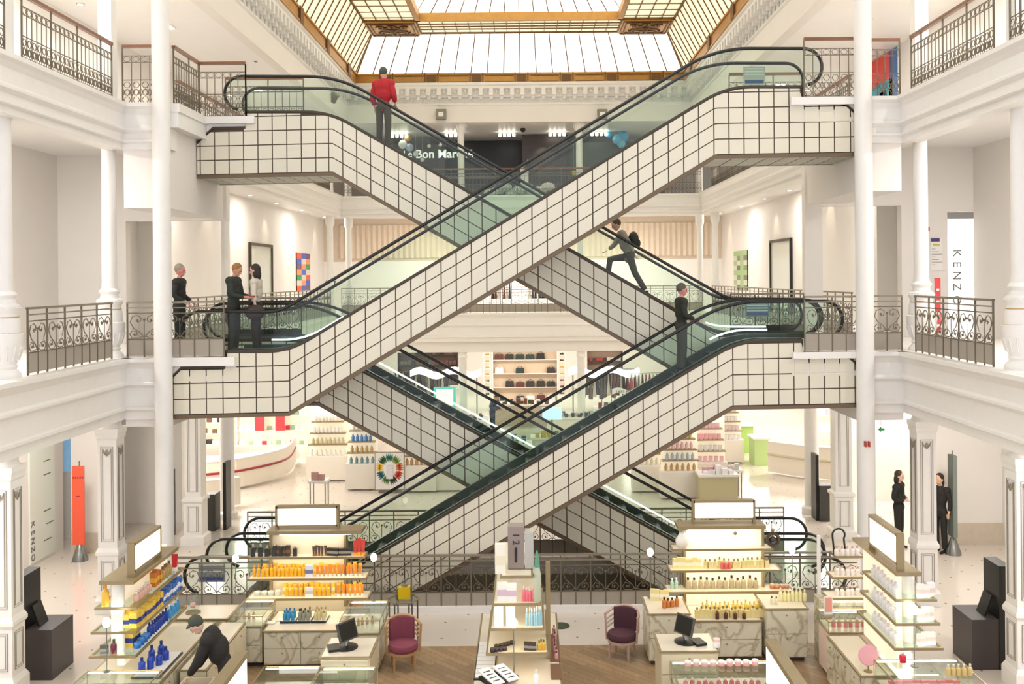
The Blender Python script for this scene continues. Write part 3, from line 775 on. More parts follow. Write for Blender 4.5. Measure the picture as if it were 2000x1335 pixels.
def pxs(lst, Y): return [XZ(a, b, Y) for a, b in lst]
def spaced(brk, Y, ref=600):
    return [XZ(x, ref, Y)[0] for x in brk]
def frange(a, b, n): return [a+(b-a)*i/n for i in range(n+1)]
xrow = .2905
E = escalator
# B: front lane, first floor left -> second floor right
dk = pxs([(352, 684), (565, 684), (1420, 168), (1608, 168)], YF0)
bt = pxs([(330, 816), (565, 810), (1397, 308), (1671, 303)], YF0)
tp = pxs([(330, 741), (354, 717), (439.9, 716), (440, 684)], YF0)+[p for p in rounded(dk, .45) if XZ(441, 0, YF0)[0] < p[0] < XZ(1567, 0, YF0)[0]]+pxs([(1568, 168), (1568.2, 196), (1645, 196), (1671, 220)], YF0)
xs_ = [330, 337]+[337+32.5*i for i in range(1, 7)]+frange(565, 1397, 28)+[1397+29.4*i for i in range(1, 9)]+[1664, 1671]
E('B', 'front escalator rising from the first floor left up to the second floor right', YF0, YF1, bt, tp, dk, spaced(xs_, YF0), (True, True), [(XZ(490, 0, YF0)[0], XZ(640, 0, YF0)[0])])
# D: front lane, ground left -> first floor right
dk = pxs([(358, 1165), (593, 1165), (1445, 663), (1648, 663)], YF0)
bt = pxs([(400, 1205), (730, 1205), (1430, 798), (1680, 793)], YF0)
tp = [p for p in rounded(dk, .45) if XZ(400, 0, YF0)[0] < p[0] < XZ(1566, 0, YF0)[0]]+pxs([(1568, 663), (1568.2, 690), (1655, 692), (1680, 715)], YF0)
xs_ = frange(730-30*4, 1430, 28)+[1430+29.8*i for i in range(1, 9)]+[1674, 1680]
E('D', 'front escalator rising from the ground floor left up to the first floor right', YF0, YF1, bt, tp, dk, spaced(xs_, YF0), (True, True), [(XZ(1405, 0, YF0)[0], XZ(1525, 0, YF0)[0])])
# A: rear lane, second floor left -> first floor right
dk = pxs([(437, 217), (642, 217), (1409, 655), (1602, 655)], YB0)
bt = pxs([(387, 347), (650, 341), (1404, 774), (1660, 770)], YB0)
tp = pxs([(387, 276), (416, 249), (479.8, 248), (480, 217)], YB0)+[p for p in rounded(dk, .45) if XZ(481, 0, YB0)[0] < p[0] < XZ(1590, 0, YB0)[0]]+pxs([(1602, 655), (1602.2, 682), (1660, 682)], YB0)
xs_ = [387, 394]+[394+28.2*i for i in range(1, 9)]+frange(645, 1404, 28)+[1404+29*i for i in range(1, 9)]+[1660]
E('A', 'rear escalator descending from the second floor left down to the first floor right', YB0, YB1, bt, tp, dk, spaced(xs_, YB0), (True, True), [(XZ(1395, 0, YB0)[0], XZ(1520, 0, YB0)[0])])
# C: rear lane, first floor left -> ground right
dk = pxs([(404, 662), (597, 662), (1423, 1112), (1612, 1112)], YB0)
bt = pxs([(375, 790), (622, 790), (1330, 1176), (1600, 1176)], YB0)
tp = pxs([(375, 700), (404, 690), (404.2, 662)], YB0)+[p for p in rounded(dk, .45) if XZ(405, 0, YB0)[0] < p[0] < XZ(1600, 0, YB0)[0]]
xs_ = [375]+[385+29*i for i in range(1, 8)]+frange(622, 1330, 25)+[1330+28*i for i in range(1, 8)]
E('C', 'rear escalator descending from the first floor left down to the ground floor right', YB0, YB1, bt, tp, dk, spaced(xs_, YB0), (True, True), [(XZ(640, 0, YB0)[0], XZ(1440, 0, YB0)[0])])
# F and E: to the basement, seen behind the ground railing
dk = pxs([(760, 1560), (1445, 1165), (1655, 1165)], YF0)
bt = pxs([(700, 1680), (1380, 1290), (1640, 1205)], YF0)
tp = [p for p in rounded(dk, .45) if XZ(770, 0, YF0)[0] < p[0] < XZ(1640, 0, YF0)[0]]
E('F', 'front escalator going down to the basement from the ground floor right', YF0, YF1, bt, tp, dk, spaced(frange(770, 1440, 22), YF0), (False, True), None)
dk = pxs([(440, 1112), (597, 1112), (1200, 1440)], YB0)
bt = pxs([(445, 1150), (560, 1210), (1200, 1560)], YB0)
tp = [p for p in rounded(dk, .45) if XZ(460, 0, YB0)[0] < p[0] < XZ(1190, 0, YB0)[0]]
E('E', 'rear escalator going down to the basement from the ground floor left', YB0, YB1, bt, tp, dk, spaced(frange(600, 1190, 21), YB0), (True, False), None)

# ================= lights =================
w = bpy.data.worlds.new('daylight'); SC.world = w; w.use_nodes = True
bg = w.node_tree.nodes['Background']; bg.inputs['Color'].default_value = rgb((247, 248, 255)); bg.inputs['Strength'].default_value = 1.38
def area(name, loc, sx, sy, e, c=(255, 251, 245), rot=(0, 0, 0)):
    l = bpy.data.lights.new(name, 'AREA'); l.shape = 'RECTANGLE'; l.size = sx; l.size_y = sy; l.energy = e; l.color = rgb(c)[:3]
    o = bpy.data.objects.new(name, l); COL.objects.link(o); o.location = loc; o.rotation_euler = rot; return o
def spot(name, loc, tgt, e, ang=60, c=(255, 236, 205), rad=.06, blend=.6):
    l = bpy.data.lights.new(name, 'SPOT'); l.energy = e; l.spot_size = math.radians(ang); l.spot_blend = blend; l.color = rgb(c)[:3]; l.shadow_soft_size = rad
    o = bpy.data.objects.new(name, l); COL.objects.link(o); o.location = loc
    o.rotation_euler = (Vector(tgt)-Vector(loc)).to_track_quat('-Z', 'Y').to_euler(); return o
# ceiling luminaires added to brighten the galleries and ground-floor aisles
CL = mat('added_ceiling_panel_light', (255, 250, 240), 0.5, emit=4.0)
def lum(z, x, y, sx, sy, label, e):
    m = MB().cb((x, y, z-.015), (sx+.06, sy+.06, .03)); o = one('added_ceiling_luminaire', m, WHITE, label, 'ceiling light', 'added ceiling luminaires', at=(x, y, z-.03))
    part(MB().cb((x, y, z-.034), (sx, sy, .008)), 'diffuser', CL, o)
    area('added_luminaire_light', (x, y, z-.06), sx, sy, e)
for s in (-1, 1):
    for y in (26, 32, 38, 44): lum(4.29, X(s*10.5), y, 1.2, 2.4, 'added ceiling panel light over the ground floor side aisle', 270)
    for y in (13, 19): lum(4.29, X(s*9.0), y, .5, .9, 'added ceiling panel light under the near first-floor gallery', 115)
    for y in (26, 33, 40): lum(9.05, X(s*8.4), y, .3, .3, 'small added ceiling light over the first-floor gallery', 75)
    for y in (14.5, 17.0): lum(9.05, X(s*9.3), y, .3, .3, 'small added ceiling light over the near first-floor gallery', 110)
    for y in (13, 16, 20, 24, 32, 40): lum(CEIL, X(s*8.6), y, .3, .3, 'small added ceiling light over the second-floor gallery', 75)
for x in (-4, 0, 4):
    lum(4.29, x, 42.5, 2.4, 1.2, 'added ceiling panel light over the far ground floor', 100)
    lum(4.29, x, 49, 2.4, 1.2, 'added ceiling panel light over the far ground floor', 110)
    lum(9.05, x, 43.5, 2.0, .9, 'added ceiling panel light over the far first-floor gallery', 150)
# ================= shop furniture (foreground) =================
def cm(c, r=.35, e=0): return mat('c_%02x%02x%02x%s' % (c[0], c[1], c[2], '_lit' if e else ''), c, r, emit=e)
def prod_bottle(c, cap, h=.16, w=.05, sq=False, gl=False):
    mb = MB()
    if sq: mb.box((-w/2, -w/2, 0), (w/2, w/2, h*.72)).lathe([(w*.18, h*.72), (w*.18, h*.78)], n=8)
    else: mb.lathe([(w*.5, 0), (w*.52, h*.04), (w*.52, h*.58), (w*.42, h*.68), (w*.18, h*.74), (w*.18, h*.8)], n=10)
    cp = MB().lathe([(w*.24, h*.78), (w*.24, h*.98), (w*.18, h)], n=8)
    return ('perfume_bottle', [('glass_body', mb, cm(c, .12), not sq), ('cap', cp, cm(cap, .3), True)])
def prod_box(c, band, h=.16, w=.07, d=.05):
    mb = MB().box((-w/2, -d/2, 0), (w/2, d/2, h)); lb = MB().box((-w/2-.001, -d/2-.001, h*.3), (w/2+.001, d/2+.001, h*.62))
    return ('product_box', [('carton', mb, cm(c, .5), False), ('label_band', lb, cm(band, .5), False)])
def prod_jar(c, lid, h=.06, w=.08):
    return ('cream_jar', [('jar_body', MB().lathe([(w*.46, 0), (w*.5, h*.1), (w*.5, h*.6), (w*.47, h*.65)], n=12), cm(c, .2), True), ('lid', MB().lathe([(w*.49, h*.66), (w*.49, h*.95), (w*.45, h)], n=12), cm(lid, .3), True)])
def prod_tube(c, cap, h=.15, w=.045):
    mb = MB(); mb.add([(-w*.5, -.003, h), (w*.5, -.003, h), (w*.5, .003, h), (-w*.5, .003, h)]+[(w*.4*math.cos(a), w*.4*math.sin(a), h*.2) for a in (PI*1.25, PI*1.75, PI*.25, PI*.75)], [(0, 1, 2, 3), (4, 7, 6, 5), (0, 4, 5, 1), (1, 5, 6, 2), (2, 6, 7, 3), (3, 7, 4, 0)])
    return ('cosmetic_tube', [('tube_body', mb, cm(c, .4), False), ('cap', MB().lathe([(w*.42, 0), (w*.42, h*.2)], n=8), cm(cap, .3), True)])
PROTO = {}
def place(kind, key, loc, label, cat, group, rz=0.0, sc=None):
    """first placement makes the thing, later ones copy it"""
    k2 = (key,)
    if k2 not in PROTO:
        nm, parts_ = kind; root = thing(nm, label, cat, (0, 0, 0), group)
        for pn, mb, m_, sm in parts_: part(mb, pn, m_, root, sm)
        PROTO[k2] = root; root.location = loc; root.rotation_euler = (0, 0, rz)
        if sc: root.scale = sc
        return root
    o = dup(PROTO[k2], loc, rz, label, group, sc or (1, 1, 1)); o['category'] = cat
    return o
def row(kind, key, p0, p1, n, label, cat, group, jit=.008, vs=.12):
    p0 = Vector(p0); p1 = Vector(p1)
    for i in range(n):
        f = (i+.5)/n; q = p0.lerp(p1, f); s = 1+random.uniform(-vs, vs)
        place(kind, key, (q.x+random.uniform(-jit, jit), q.y+random.uniform(-jit, jit), q.z), label, cat, group, random.uniform(-.2, .2), (1, 1, s))
def cabinet(label, x0, x1, y0, y1, z1, cols=2, rows_=2, glassz=0.0, toe=.08, m_=MARB, group=None, face='front'):
    c = thing('marble_cabinet', label, 'cabinet', ((x0+x1)/2, (y0+y1)/2, 0), group)
    part(MB().box((x0+.02, y0+.02, toe), (x1-.02, y1-.02, z1-.02)), 'body', m_, c)
    part(MB().box((x0+.06, y0+.08, 0), (x1-.06, y1-.06, toe)), 'plinth', DGREY, c)
    part(MB().box((x0, y0, z1-.02), (x1, y1, z1)), 'top', BRASS, c)
    part(MB().box((x0+.03, y0+.03, z1), (x1-.03, y1-.03, z1+.004)), 'top_inlay', mat('cream_counter_top', (226, 214, 192), .2), c)
    H = (z1-.04-toe)
    for r in range(rows_):
        za = toe+.02+H*r/rows_; zb = toe+.02+H*(r+1)/rows_-.015
        if face == 'front':
            for k2 in range(cols):
                xa = x0+.03+(x1-x0-.06)*k2/cols; xb = x0+.03+(x1-x0-.06)*(k2+1)/cols-.012
                d = part(MB().box((xa, y0-.003, za), (xb, y0+.022, zb)), 'drawer', m_, c)
                part(MB().ball(((xa+xb)/2, y0-.012, zb-.06), .014, 6), 'knob', BRASS, d)
        else:
            xx = x0 if face == 'left' else x1
            for k2 in range(cols):
                ya = y0+.03+(y1-y0-.06)*k2/cols; yb = y0+.03+(y1-y0-.06)*(k2+1)/cols-.012
                d = part(MB().box((xx-.012, ya, za), (xx+.012, yb, zb)), 'drawer', m_, c)
                part(MB().ball((xx+(-.02 if face == 'left' else .02), (ya+yb)/2, zb-.06), .014, 6), 'knob', BRASS, d)
    if glassz > 0:
        g = MB(); t_ = .006; za, zb = z1+.004, z1+glassz
        g.box((x0+.01, y0+.01, za), (x1-.01, y0+.01+t_, zb)).box((x0+.01, y1-.01-t_, za), (x1-.01, y1-.01, zb)).box((x0+.01, y0+.016, za), (x0+.01+t_, y1-.016, zb)).box((x1-.01-t_, y0+.016, za), (x1-.01, y1-.016, zb)).box((x0+.005, y0+.005, zb), (x1-.005, y1-.005, zb+.008))
        part(g, 'glass_case', CGLASS, c)
        f = MB()
        for a, b2 in (((x0, y0), (x1, y0)), ((x1, y0), (x1, y1)), ((x1, y1), (x0, y1)), ((x0, y1), (x0, y0))):
            f.tube([(a[0], a[1], zb+.004), (b2[0], b2[1], zb+.004)], .008, 4); f.tube([(a[0], a[1], za), (a[0], a[1], zb)], .006, 4)
        part(f, 'case_frame', BRASS, c)
        part(MB().box((x0+.03, y1-.05, zb-.012), (x1-.03, y1-.03, zb-.001)), 'case_lamp', SHELFL, c)
    return c
def lightbox(c, x0, x1, y0, y1, z0, z1, ax='x', legs=True):
    """framed backlit sign, part of its stand"""
    s = part(MB().box((x0, y0, z1-.02), (x1, y1, z1+.025)).box((x0, y0, z0-.02), (x1, y1, z0+.005)), 'sign_frame', BRASS, c)
    if ax == 'x':
        part(MB().box((x0+.02, y0+.01, z0), (x1-.02, y1-.01, z1-.02)), 'sign_panel', LIGHTBOX, s)
        part(MB().box((x0-.02, y0, z0-.16), (x0+.02, y1, z1+.02)), 'sign_post', BRASS, s); part(MB().box((x1-.02, y0, z0-.16), (x1+.02, y1, z1+.02)), 'sign_post', BRASS, s)
    else:
        part(MB().box((x0+.01, y0+.02, z0), (x1-.01, y1-.02, z1-.02)), 'sign_panel', LIGHTBOX, s)
        part(MB().box((x0, y0-.02, z0-.16), (x1, y0+.02, z1+.02)), 'sign_post', BRASS, s); part(MB().box((x0, y1-.02, z0-.16), (x1, y1+.02, z1+.02)), 'sign_post', BRASS, s)
GSH = glass('shelf_glass', (236, 246, 240), .2)
def shelf_boards(c, lst, glassy=False):
    """lst: (x0,x1,y0,y1,z)"""
    for x0, x1, y0, y1, z in lst:
        s = part(MB().box((x0, y0, z-.03), (x1, y0+.025, z+.004)).box((x0, y1-.025, z-.03), (x1, y1, z+.004)).box((x0, y0+.025, z-.03), (x0+.025, y1-.025, z+.004)).box((x1-.025, y0+.025, z-.03), (x1, y1-.025, z+.004)), 'shelf_edge', BRASS, c)
        part(MB().box((x0+.02, y0+.02, z-.012), (x1-.02, y1-.02, z)), 'shelf_board', GSH if glassy else mat('cream_shelf', (238, 226, 198), .3), s)
        part(MB().box((x0+.05, y0+.04, z-.03), (x1-.05, y0+.07, z-.014)), 'shelf_lamp', SHELFL, s)
def P_(px, py, Y): return W(px, py, Y)
def bx(px, Y): return (px-PX0)*Y/F

# ---- stand 2: yellow products, left of centre ----
YS = 16.4
c = thing('display_stand', 'lit cosmetics stand full of yellow and orange products, left of centre', 'display stand', (bx(600, 16.5), 16.6, 0))
zs = [XZ(600, y, YS)[1] for y in (1165, 1128, 1088, 1040)]
x0, x1 = bx(528, 16.7), bx(672, 16.7)
part(MB().box((x0, 16.62, .1), (x1, 16.72, zs[3])), 'back_panel', mat('ivory_panel', (238, 226, 200), .4), c)
for a in (x0-.02, x1-.02): part(MB().box((a, 16.55, .62), (a+.04, 16.75, zs[3])), 'upright', BRASS, c)
shelf_boards(c, [(bx(478, YS), bx(716, YS), YS-.1, YS+.32, zs[0]), (bx(478, YS), bx(712, YS), YS-.05, YS+.32, zs[1]), (bx(480, YS), bx(708, YS), YS, YS+.32, zs[2])])
part(MB().box((bx(516, YS), YS, zs[3]-.03), (bx(702, YS), YS+.4, zs[3]+.03)), 'cornice_board', BRASS, c)
part(MB().box((bx(540, YS), YS+.05, zs[3]-.05), (bx(680, YS), YS+.12, zs[3]-.03)), 'cornice_lamp', SHELFL, c)
lightbox(c, bx(537, 16.6), bx(656, 16.6), 16.55, 16.67, XZ(600, 1024, 16.6)[1], XZ(600, 989, 16.6)[1])
Y1_, Y2_, Y3_ = YS+.1, YS+.12, YS+.13
yb = prod_bottle((240, 180, 40), (225, 140, 30), .20, .06); yb2 = prod_box((248, 206, 60), (250, 235, 180), .18, .06); ob = prod_tube((235, 140, 40), (245, 240, 230), .19, .06)
sh = 'of the yellow stand'
row(yb, 'yb', (bx(485, YS), Y1_, zs[1]), (bx(590, YS), Y1_, zs[1]), 13, 'amber yellow bottle on the middle shelf '+sh, 'bottle', 'amber bottles on the middle shelf')
row(yb2, 'yb2', (bx(500, YS), Y1_+.12, zs[1]), (bx(700, YS), Y1_+.12, zs[1]), 18, 'yellow carton in the back row, middle shelf '+sh, 'box', 'yellow cartons on the middle shelf')
row(ob, 'ob', (bx(610, YS), Y1_, zs[1]), (bx(700, YS), Y1_, zs[1]), 11, 'orange tube on the right of the middle shelf '+sh, 'tube', 'orange tubes on the middle shelf')
place(prod_box((235, 232, 240), (120, 130, 170), .2, .12), 'wb', (bx(597, YS), Y1_-.04, zs[1]), 'white card display box among the yellow bottles, middle shelf', 'box', 'white card boxes')
row(yb, 'yb', (bx(550, YS), Y1_-.05, zs[0]), (bx(640, YS), Y1_-.05, zs[0]), 10, 'short amber bottle on the lowest shelf '+sh, 'bottle', 'amber bottles on the lowest shelf', vs=.02)
row(yb2, 'yb2', (bx(540, YS), Y1_+.08, zs[0]), (bx(700, YS), Y1_+.08, zs[0]), 15, 'yellow carton on the lowest shelf '+sh, 'box', 'yellow cartons on the lowest shelf')
row(ob, 'ob', (bx(650, YS), Y1_-.05, zs[0]), (bx(705, YS), Y1_-.05, zs[0]), 6, 'orange tube on the lowest shelf '+sh, 'tube', 'orange tubes on the lowest shelf')
place(prod_box((240, 236, 236), (210, 205, 200), .15, .14), 'wb2', (bx(598, YS), Y1_-.06, zs[0]), 'white box with grey band, lowest shelf centre', 'box', 'white card boxes')
row(prod_jar((210, 214, 196), (235, 235, 225), .08, .1), 'pj', (bx(488, YS), Y1_, zs[0]), (bx(540, YS), Y1_, zs[0]), 4, 'pale jar on the left of the lowest shelf '+sh, 'jar', 'pale jars on the lowest shelf')
row(prod_box((70, 58, 48), (130, 90, 60), .18, .07), 'db', (bx(525, YS), Y1_, zs[2]), (bx(560, YS), Y1_, zs[2]), 4, 'dark brown box on the top shelf '+sh, 'box', 'dark boxes on the top shelf')
row(prod_bottle((60, 62, 60), (190, 180, 160), .2, .07, True), 'gb', (bx(480, YS), Y1_, zs[2]), (bx(575, YS), Y1_, zs[2]), 7, 'smoky black bottle on the top shelf '+sh, 'bottle', 'black bottles on the top shelf')
row(prod_tube((90, 64, 52), (150, 100, 60), .18, .05), 'bt', (bx(602, YS), Y1_, zs[2]), (bx(632, YS), Y1_, zs[2]), 5, 'brown tube in the rack on the top shelf '+sh, 'tube', 'brown tubes on the top shelf')
row(prod_box((48, 44, 40), (160, 150, 130), .13, .2), 'lb', (bx(632, YS), Y1_, zs[2]), (bx(680, YS), Y1_, zs[2]), 2, 'low wide black box on the top shelf '+sh, 'box', 'wide black boxes on the top shelf')
row(prod_tube((206, 60, 44), (240, 170, 50), .27, .08), 'rt', (bx(684, YS), Y1_, zs[2]), (bx(706, YS), Y1_, zs[2]), 3, 'tall red tube at the right end of the top shelf '+sh, 'tube', 'tall red tubes')
# cabinets
yc = FL(600, 1308).y
cabinet('marble drawer cabinet under the yellow cosmetics stand, its centre section', bx(506, yc), bx(658, yc), yc, 16.35, .62, 2, 2)
cabinet('marble cabinet with glass case right of the yellow stand, beside the purple chair', bx(661, yc), bx(735, yc)+.03, yc-.15, 16.2, .62, 1, 2, .2)
cabinet('marble cabinet with glass case at the left of the yellow stand', bx(440, yc), bx(504, yc), yc+.1, 16.3, .66, 1, 2, .16)
# trays with blue bottles
for i, (pxa, c1, c2, nm) in enumerate(((560, (60, 150, 190), (40, 110, 160), 'blue'), (590, (150, 150, 130), (60, 60, 56), 'grey'), (620, (214, 200, 150), (170, 140, 90), 'gold'))):
    x = bx(pxa, 15.9); t = thing('tester_tray', 'black tray of %s tester bottles on the centre-left cabinet' % nm, 'tray', (x, 15.9, .626))
    part(MB().box((x-.12, 15.74, .627), (x+.12, 16.06, .64)).box((x-.12, 15.74, .64), (x+.12, 15.75, .66)), 'tray_base', BLACK, t); part(MB().box((x-.11, 15.76, .64), (x+.11, 16.04, .65)), 'tray_insert', WHITE, t)
    for r in range(2):
        row(prod_bottle(c1, c2, .17, .055), 'tb%d' % i, (x-.1, 15.82+r*.13, .65), (x+.1, 15.82+r*.13, .65), 3, '%s tester bottle standing in its tray on the centre-left cabinet' % nm, 'bottle', '%s tester bottles' % nm)
row(prod_box((240, 236, 226), (220, 214, 200), .02, .14, .1), 'card', (bx(515, 15.7), 15.7, .626), (bx(545, 15.7), 15.95, .626), 2, 'flat white card box on the centre-left cabinet', 'box', 'flat white card boxes')
row(prod_bottle((214, 180, 150), (190, 150, 110), .1, .05), 'tiny', (bx(680, 15.6), 15.6, .63), (bx(722, 15.6), 15.75, .63), 5, 'small bottle inside the glass case beside the purple chair', 'bottle', 'bottles in the glass case')
row(prod_bottle((214, 180, 150), (190, 150, 110), .1, .05), 'tiny', (bx(450, 15.9), 15.85, .665), (bx(495, 15.9), 15.9, .665), 5, 'small bottle inside the glass case left of the yellow stand', 'bottle', 'bottles in the left glass case')

# ---- stand 4: right of centre ----
c = thing('display_stand', 'lit cosmetics stand with pale gold bottles, right of centre', 'display stand', (bx(1405, 16.5), 16.6, 0))
zs = [XZ(1405, y, YS)[1] for y in (1152, 1112, 1072, 1030)]
x0, x1 = bx(1330, 16.7), bx(1482, 16.7)
part(MB().box((x0, 16.62, .1), (x1, 16.72, zs[3])), 'back_panel', BACKLIT, c)
for a in (x0-.02, x1-.02): part(MB().box((a, 16.55, .62), (a+.04, 16.75, zs[3])), 'upright', BRASS, c)
shelf_boards(c, [(bx(1296, YS), bx(1543, YS), YS-.1, YS+.32, zs[0]), (bx(1302, YS), bx(1520, YS), YS-.05, YS+.32, zs[1]), (bx(1308, YS), bx(1506, YS), YS, YS+.32, zs[2])])
part(MB().box((bx(1320, YS), YS, zs[3]-.03), (bx(1492, YS), YS+.4, zs[3]+.03)), 'cornice_board', BRASS, c)
part(MB().box((bx(1340, YS), YS+.05, zs[3]-.05), (bx(1470, YS), YS+.12, zs[3]-.03)), 'cornice_lamp', SHELFL, c)
lightbox(c, bx(1350, 16.6), bx(1468, 16.6), 16.55, 16.67, XZ(1405, 1010, 16.6)[1], XZ(1405, 978, 16.6)[1])
sh = 'of the pale gold stand'
pg = prod_bottle((232, 214, 150), (150, 130, 90), .17, .07, True); lg = prod_box((240, 224, 150), (250, 244, 214), .17, .08); dk_ = prod_bottle((190, 176, 140), (60, 52, 46), .2, .085)
row(lg, 'lg', (bx(1312, YS), Y1_, zs[1]), (bx(1365, YS), Y1_, zs[1]), 7, 'pale yellow carton at the left of the middle shelf '+sh, 'box', 'pale yellow cartons left')
row(pg, 'pg', (bx(1370, YS), Y1_, zs[1]), (bx(1500, YS), Y1_, zs[1]), 14, 'square pale gold bottle on the middle shelf '+sh, 'bottle', 'pale gold bottles on the middle shelf')
row(prod_bottle((226, 110, 100), (236, 200, 190), .15, .05), 'pk', (bx(1403, YS), Y1_-.06, zs[1]), (bx(1425, YS), Y1_-.06, zs[1]), 3, 'coral pink bottle on the middle shelf '+sh, 'bottle', 'coral bottles')
row(dk_, 'dk', (bx(1335, YS), Y1_, zs[0]), (bx(1480, YS), Y1_, zs[0]), 12, 'gold bottle with dark stopper on the lowest shelf '+sh, 'bottle', 'dark-stoppered bottles')
row(prod_jar((196, 130, 90), (210, 180, 140), .07, .09), 'cj', (bx(1500, YS), Y1_-.03, zs[0]), (bx(1538, YS), Y1_-.03, zs[0]), 4, 'copper jar at the right end of the lowest shelf '+sh, 'jar', 'copper jars')
row(prod_bottle((190, 220, 200), (235, 240, 235), .2, .06), 'gr', (bx(1306, YS), Y1_, zs[0]), (bx(1322, YS), Y1_, zs[0]), 2, 'mint green bottle at the left end of the lowest shelf '+sh, 'bottle', 'mint bottles')
v = place(('vase', [('vessel', MB().lathe([(.05, 0), (.11, .06), (.12, .14), (.07, .22), (.05, .26), (.06, .28)], n=14), cm((240, 236, 224), .2), True)]), 'vase', (bx(1330, YS), Y1_, zs[2]), 'round white vase on the top shelf, left end', 'vase', 'vases')
m = MB(); cx_, cz_ = bx(1508, YS), zs[2]+.13
m.tube([(cx_+.1*math.cos(q*PI/8), Y1_, cz_+.1*math.sin(q*PI/8)) for q in range(16)], .028, 6, True); m.ball((cx_, Y1_, cz_), .05, 8)
w_ = one('wreath', m, mat('dark_wreath', (70, 56, 40), .6, noise=.3, scale=30), 'dark round wreath ornament at the right end of the pale gold stand', 'ornament', smooth=True)
part(MB().ball((cx_, Y1_, cz_+.16), .035, 8), 'gold_bow', BRASS, w_, True)
m = MB().ball((bx(1432, YS), YS+.02, zs[3]-.1), .035, 8).tube([(bx(1432, YS), YS+.02, zs[3]-.03), (bx(1432, YS), YS+.02, zs[3]-.1)], .006, 5); one('bauble', m, BRASS, 'gold bauble hanging under the cornice of the pale gold stand', 'ornament', smooth=True)
yc = FL(1400, 1300).y
cabinet('marble cabinet at the left of the pale gold stand, right of the dark purple chair', bx(1259, yc), bx(1344, yc), yc, 16.3, .83, 1, 2)
cabinet('marble drawer cabinet under the pale gold stand, its centre section', bx(1347, yc), bx(1489, yc), yc+.15, 16.35, .66, 1, 2)
cabinet('marble cabinet at the right of the pale gold stand', bx(1491, yc), bx(1578, yc), yc+.1, 16.3, .86, 1, 2)
row(pg, 'pg', (bx(1352, 15.75), 15.75, .666), (bx(1485, 15.75), 15.75, .666), 16, 'square pale gold bottle in the front row on the centre-right cabinet', 'bottle', 'front row gold bottles')
row(prod_bottle((246, 214, 90), (230, 190, 90), .2, .06), 'yg', (bx(1362, 16), 15.93, .666), (bx(1478, 16), 15.93, .666), 14, 'bright yellow bottle in the back row on the centre-right cabinet', 'bottle', 'back row yellow bottles')
row(prod_bottle((90, 56, 36), (214, 150, 70), .15, .06), 'br', (bx(1385, 15.7), 15.66, .666), (bx(1455, 15.7), 15.66, .666), 4, 'dark brown bottle with gold cap on the centre-right cabinet', 'bottle', 'dark brown bottles')
row(prod_bottle((200, 120, 50), (60, 44, 34), .16, .07), 'or', (bx(1285, 15.8), 15.7, .836), (bx(1320, 15.8), 15.8, .836), 4, 'orange bottle with dark stopper on the cabinet right of the purple chair', 'bottle', 'orange bottles')
row(lg, 'lg', (bx(1265, 16.1), 16.1, .836), (bx(1300, 16.1), 16.1, .836), 4, 'pale carton at the back of the cabinet right of the purple chair', 'box', 'pale cartons')
row(prod_bottle((244, 234, 170), (236, 226, 180), .2, .06), 'py', (bx(1515, 15.9), 15.9, .866), (bx(1570, 15.9), 15.9, .866), 7, 'pale yellow bottle on the right marble cabinet', 'bottle', 'pale yellow bottles')
row(prod_bottle((230, 220, 180), (60, 80, 60), .14, .05), 'gy', (bx(1497, 15.75), 15.75, .866), (bx(1516, 15.75), 15.75, .866), 2, 'small bottle with green stopper on the right marble cabinet', 'bottle', 'green-stoppered bottles')

# ---- stand 3: narrow centre gondola ----
c = cabinet('long narrow marble counter under the centre gondola', -.8, .4, 11.2, 15.5, .85, 2, 2, m_=MARB)
g = thing('display_gondola', 'narrow stepped cosmetics gondola in the centre foreground', 'display stand', (-.2, 14, .85))
zz = [1.17, 1.5, 1.83, 2.2]
part(MB().box((-.26, 13.9, .856), (-.14, 14.6, 2.2)), 'core_panel', WHITE, g)
for z, w_ in zip(zz, (.42, .37, .33, .22)):
    shelf_boards(g, [(-.2-w_, -.2+w_, 13.0, 14.7, z)])
part(MB().box((.2, 13.6, .856), (.26, 13.68, 2.2)), 'side_post', BRASS, g)
s = part(MB().box((-.32, 13.3, 2.21), (-.1, 13.55, 2.78)), 'sign_box', mat('mauve_grey_sign', (150, 134, 126), .4), g)
part(text_at('1 2', .13, (-.21, 13.295, 2.62), ry=-PI/2).box((-.225, 13.285, 2.3), (-.195, 13.298, 2.5)), 'sign_lettering', BLACK, s)
part(MB().box((-.09, 13.3, 2.21), (.03, 13.55, 2.7)), 'sign_box', mat('pale_grey_sign', (190, 186, 176), .4), g)
sh = 'of the centre gondola'
row(prod_box((244, 238, 232), (214, 190, 200), .27, .13), 'wcb', (-.46, 13.12, 1.83), (-.2, 13.12, 1.83), 2, 'white carton on the upper shelf '+sh, 'box', 'white cartons upper')
row(prod_bottle((230, 120, 130), (240, 190, 190), .2, .05), 'pb', (-.12, 13.12, 1.83), (.03, 13.12, 1.83), 4, 'pink bottle on the upper shelf '+sh, 'bottle', 'pink bottles upper')
v = place(('tall_decanter', [('vessel', MB().lathe([(.05, 0), (.06, .05), (.055, .36), (.03, .46)], n=12), cm((190, 196, 170), .15), True), ('stopper', MB().lathe([(.04, .46), (.03, .56), (.008, .68)], n=10), cm((90, 150, 120), .3), True)]), 'dec', (.075, 13.1, 1.835), 'tall slim decanter with green stopper rising beside the gondola sign', 'bottle', 'tall decanters')
row(prod_box((246, 244, 240), (230, 226, 220), .26, .12), 'wl', (-.52, 13.12, 1.5), (-.22, 13.12, 1.5), 2, 'large white box on the second shelf '+sh, 'box', 'large white boxes second')
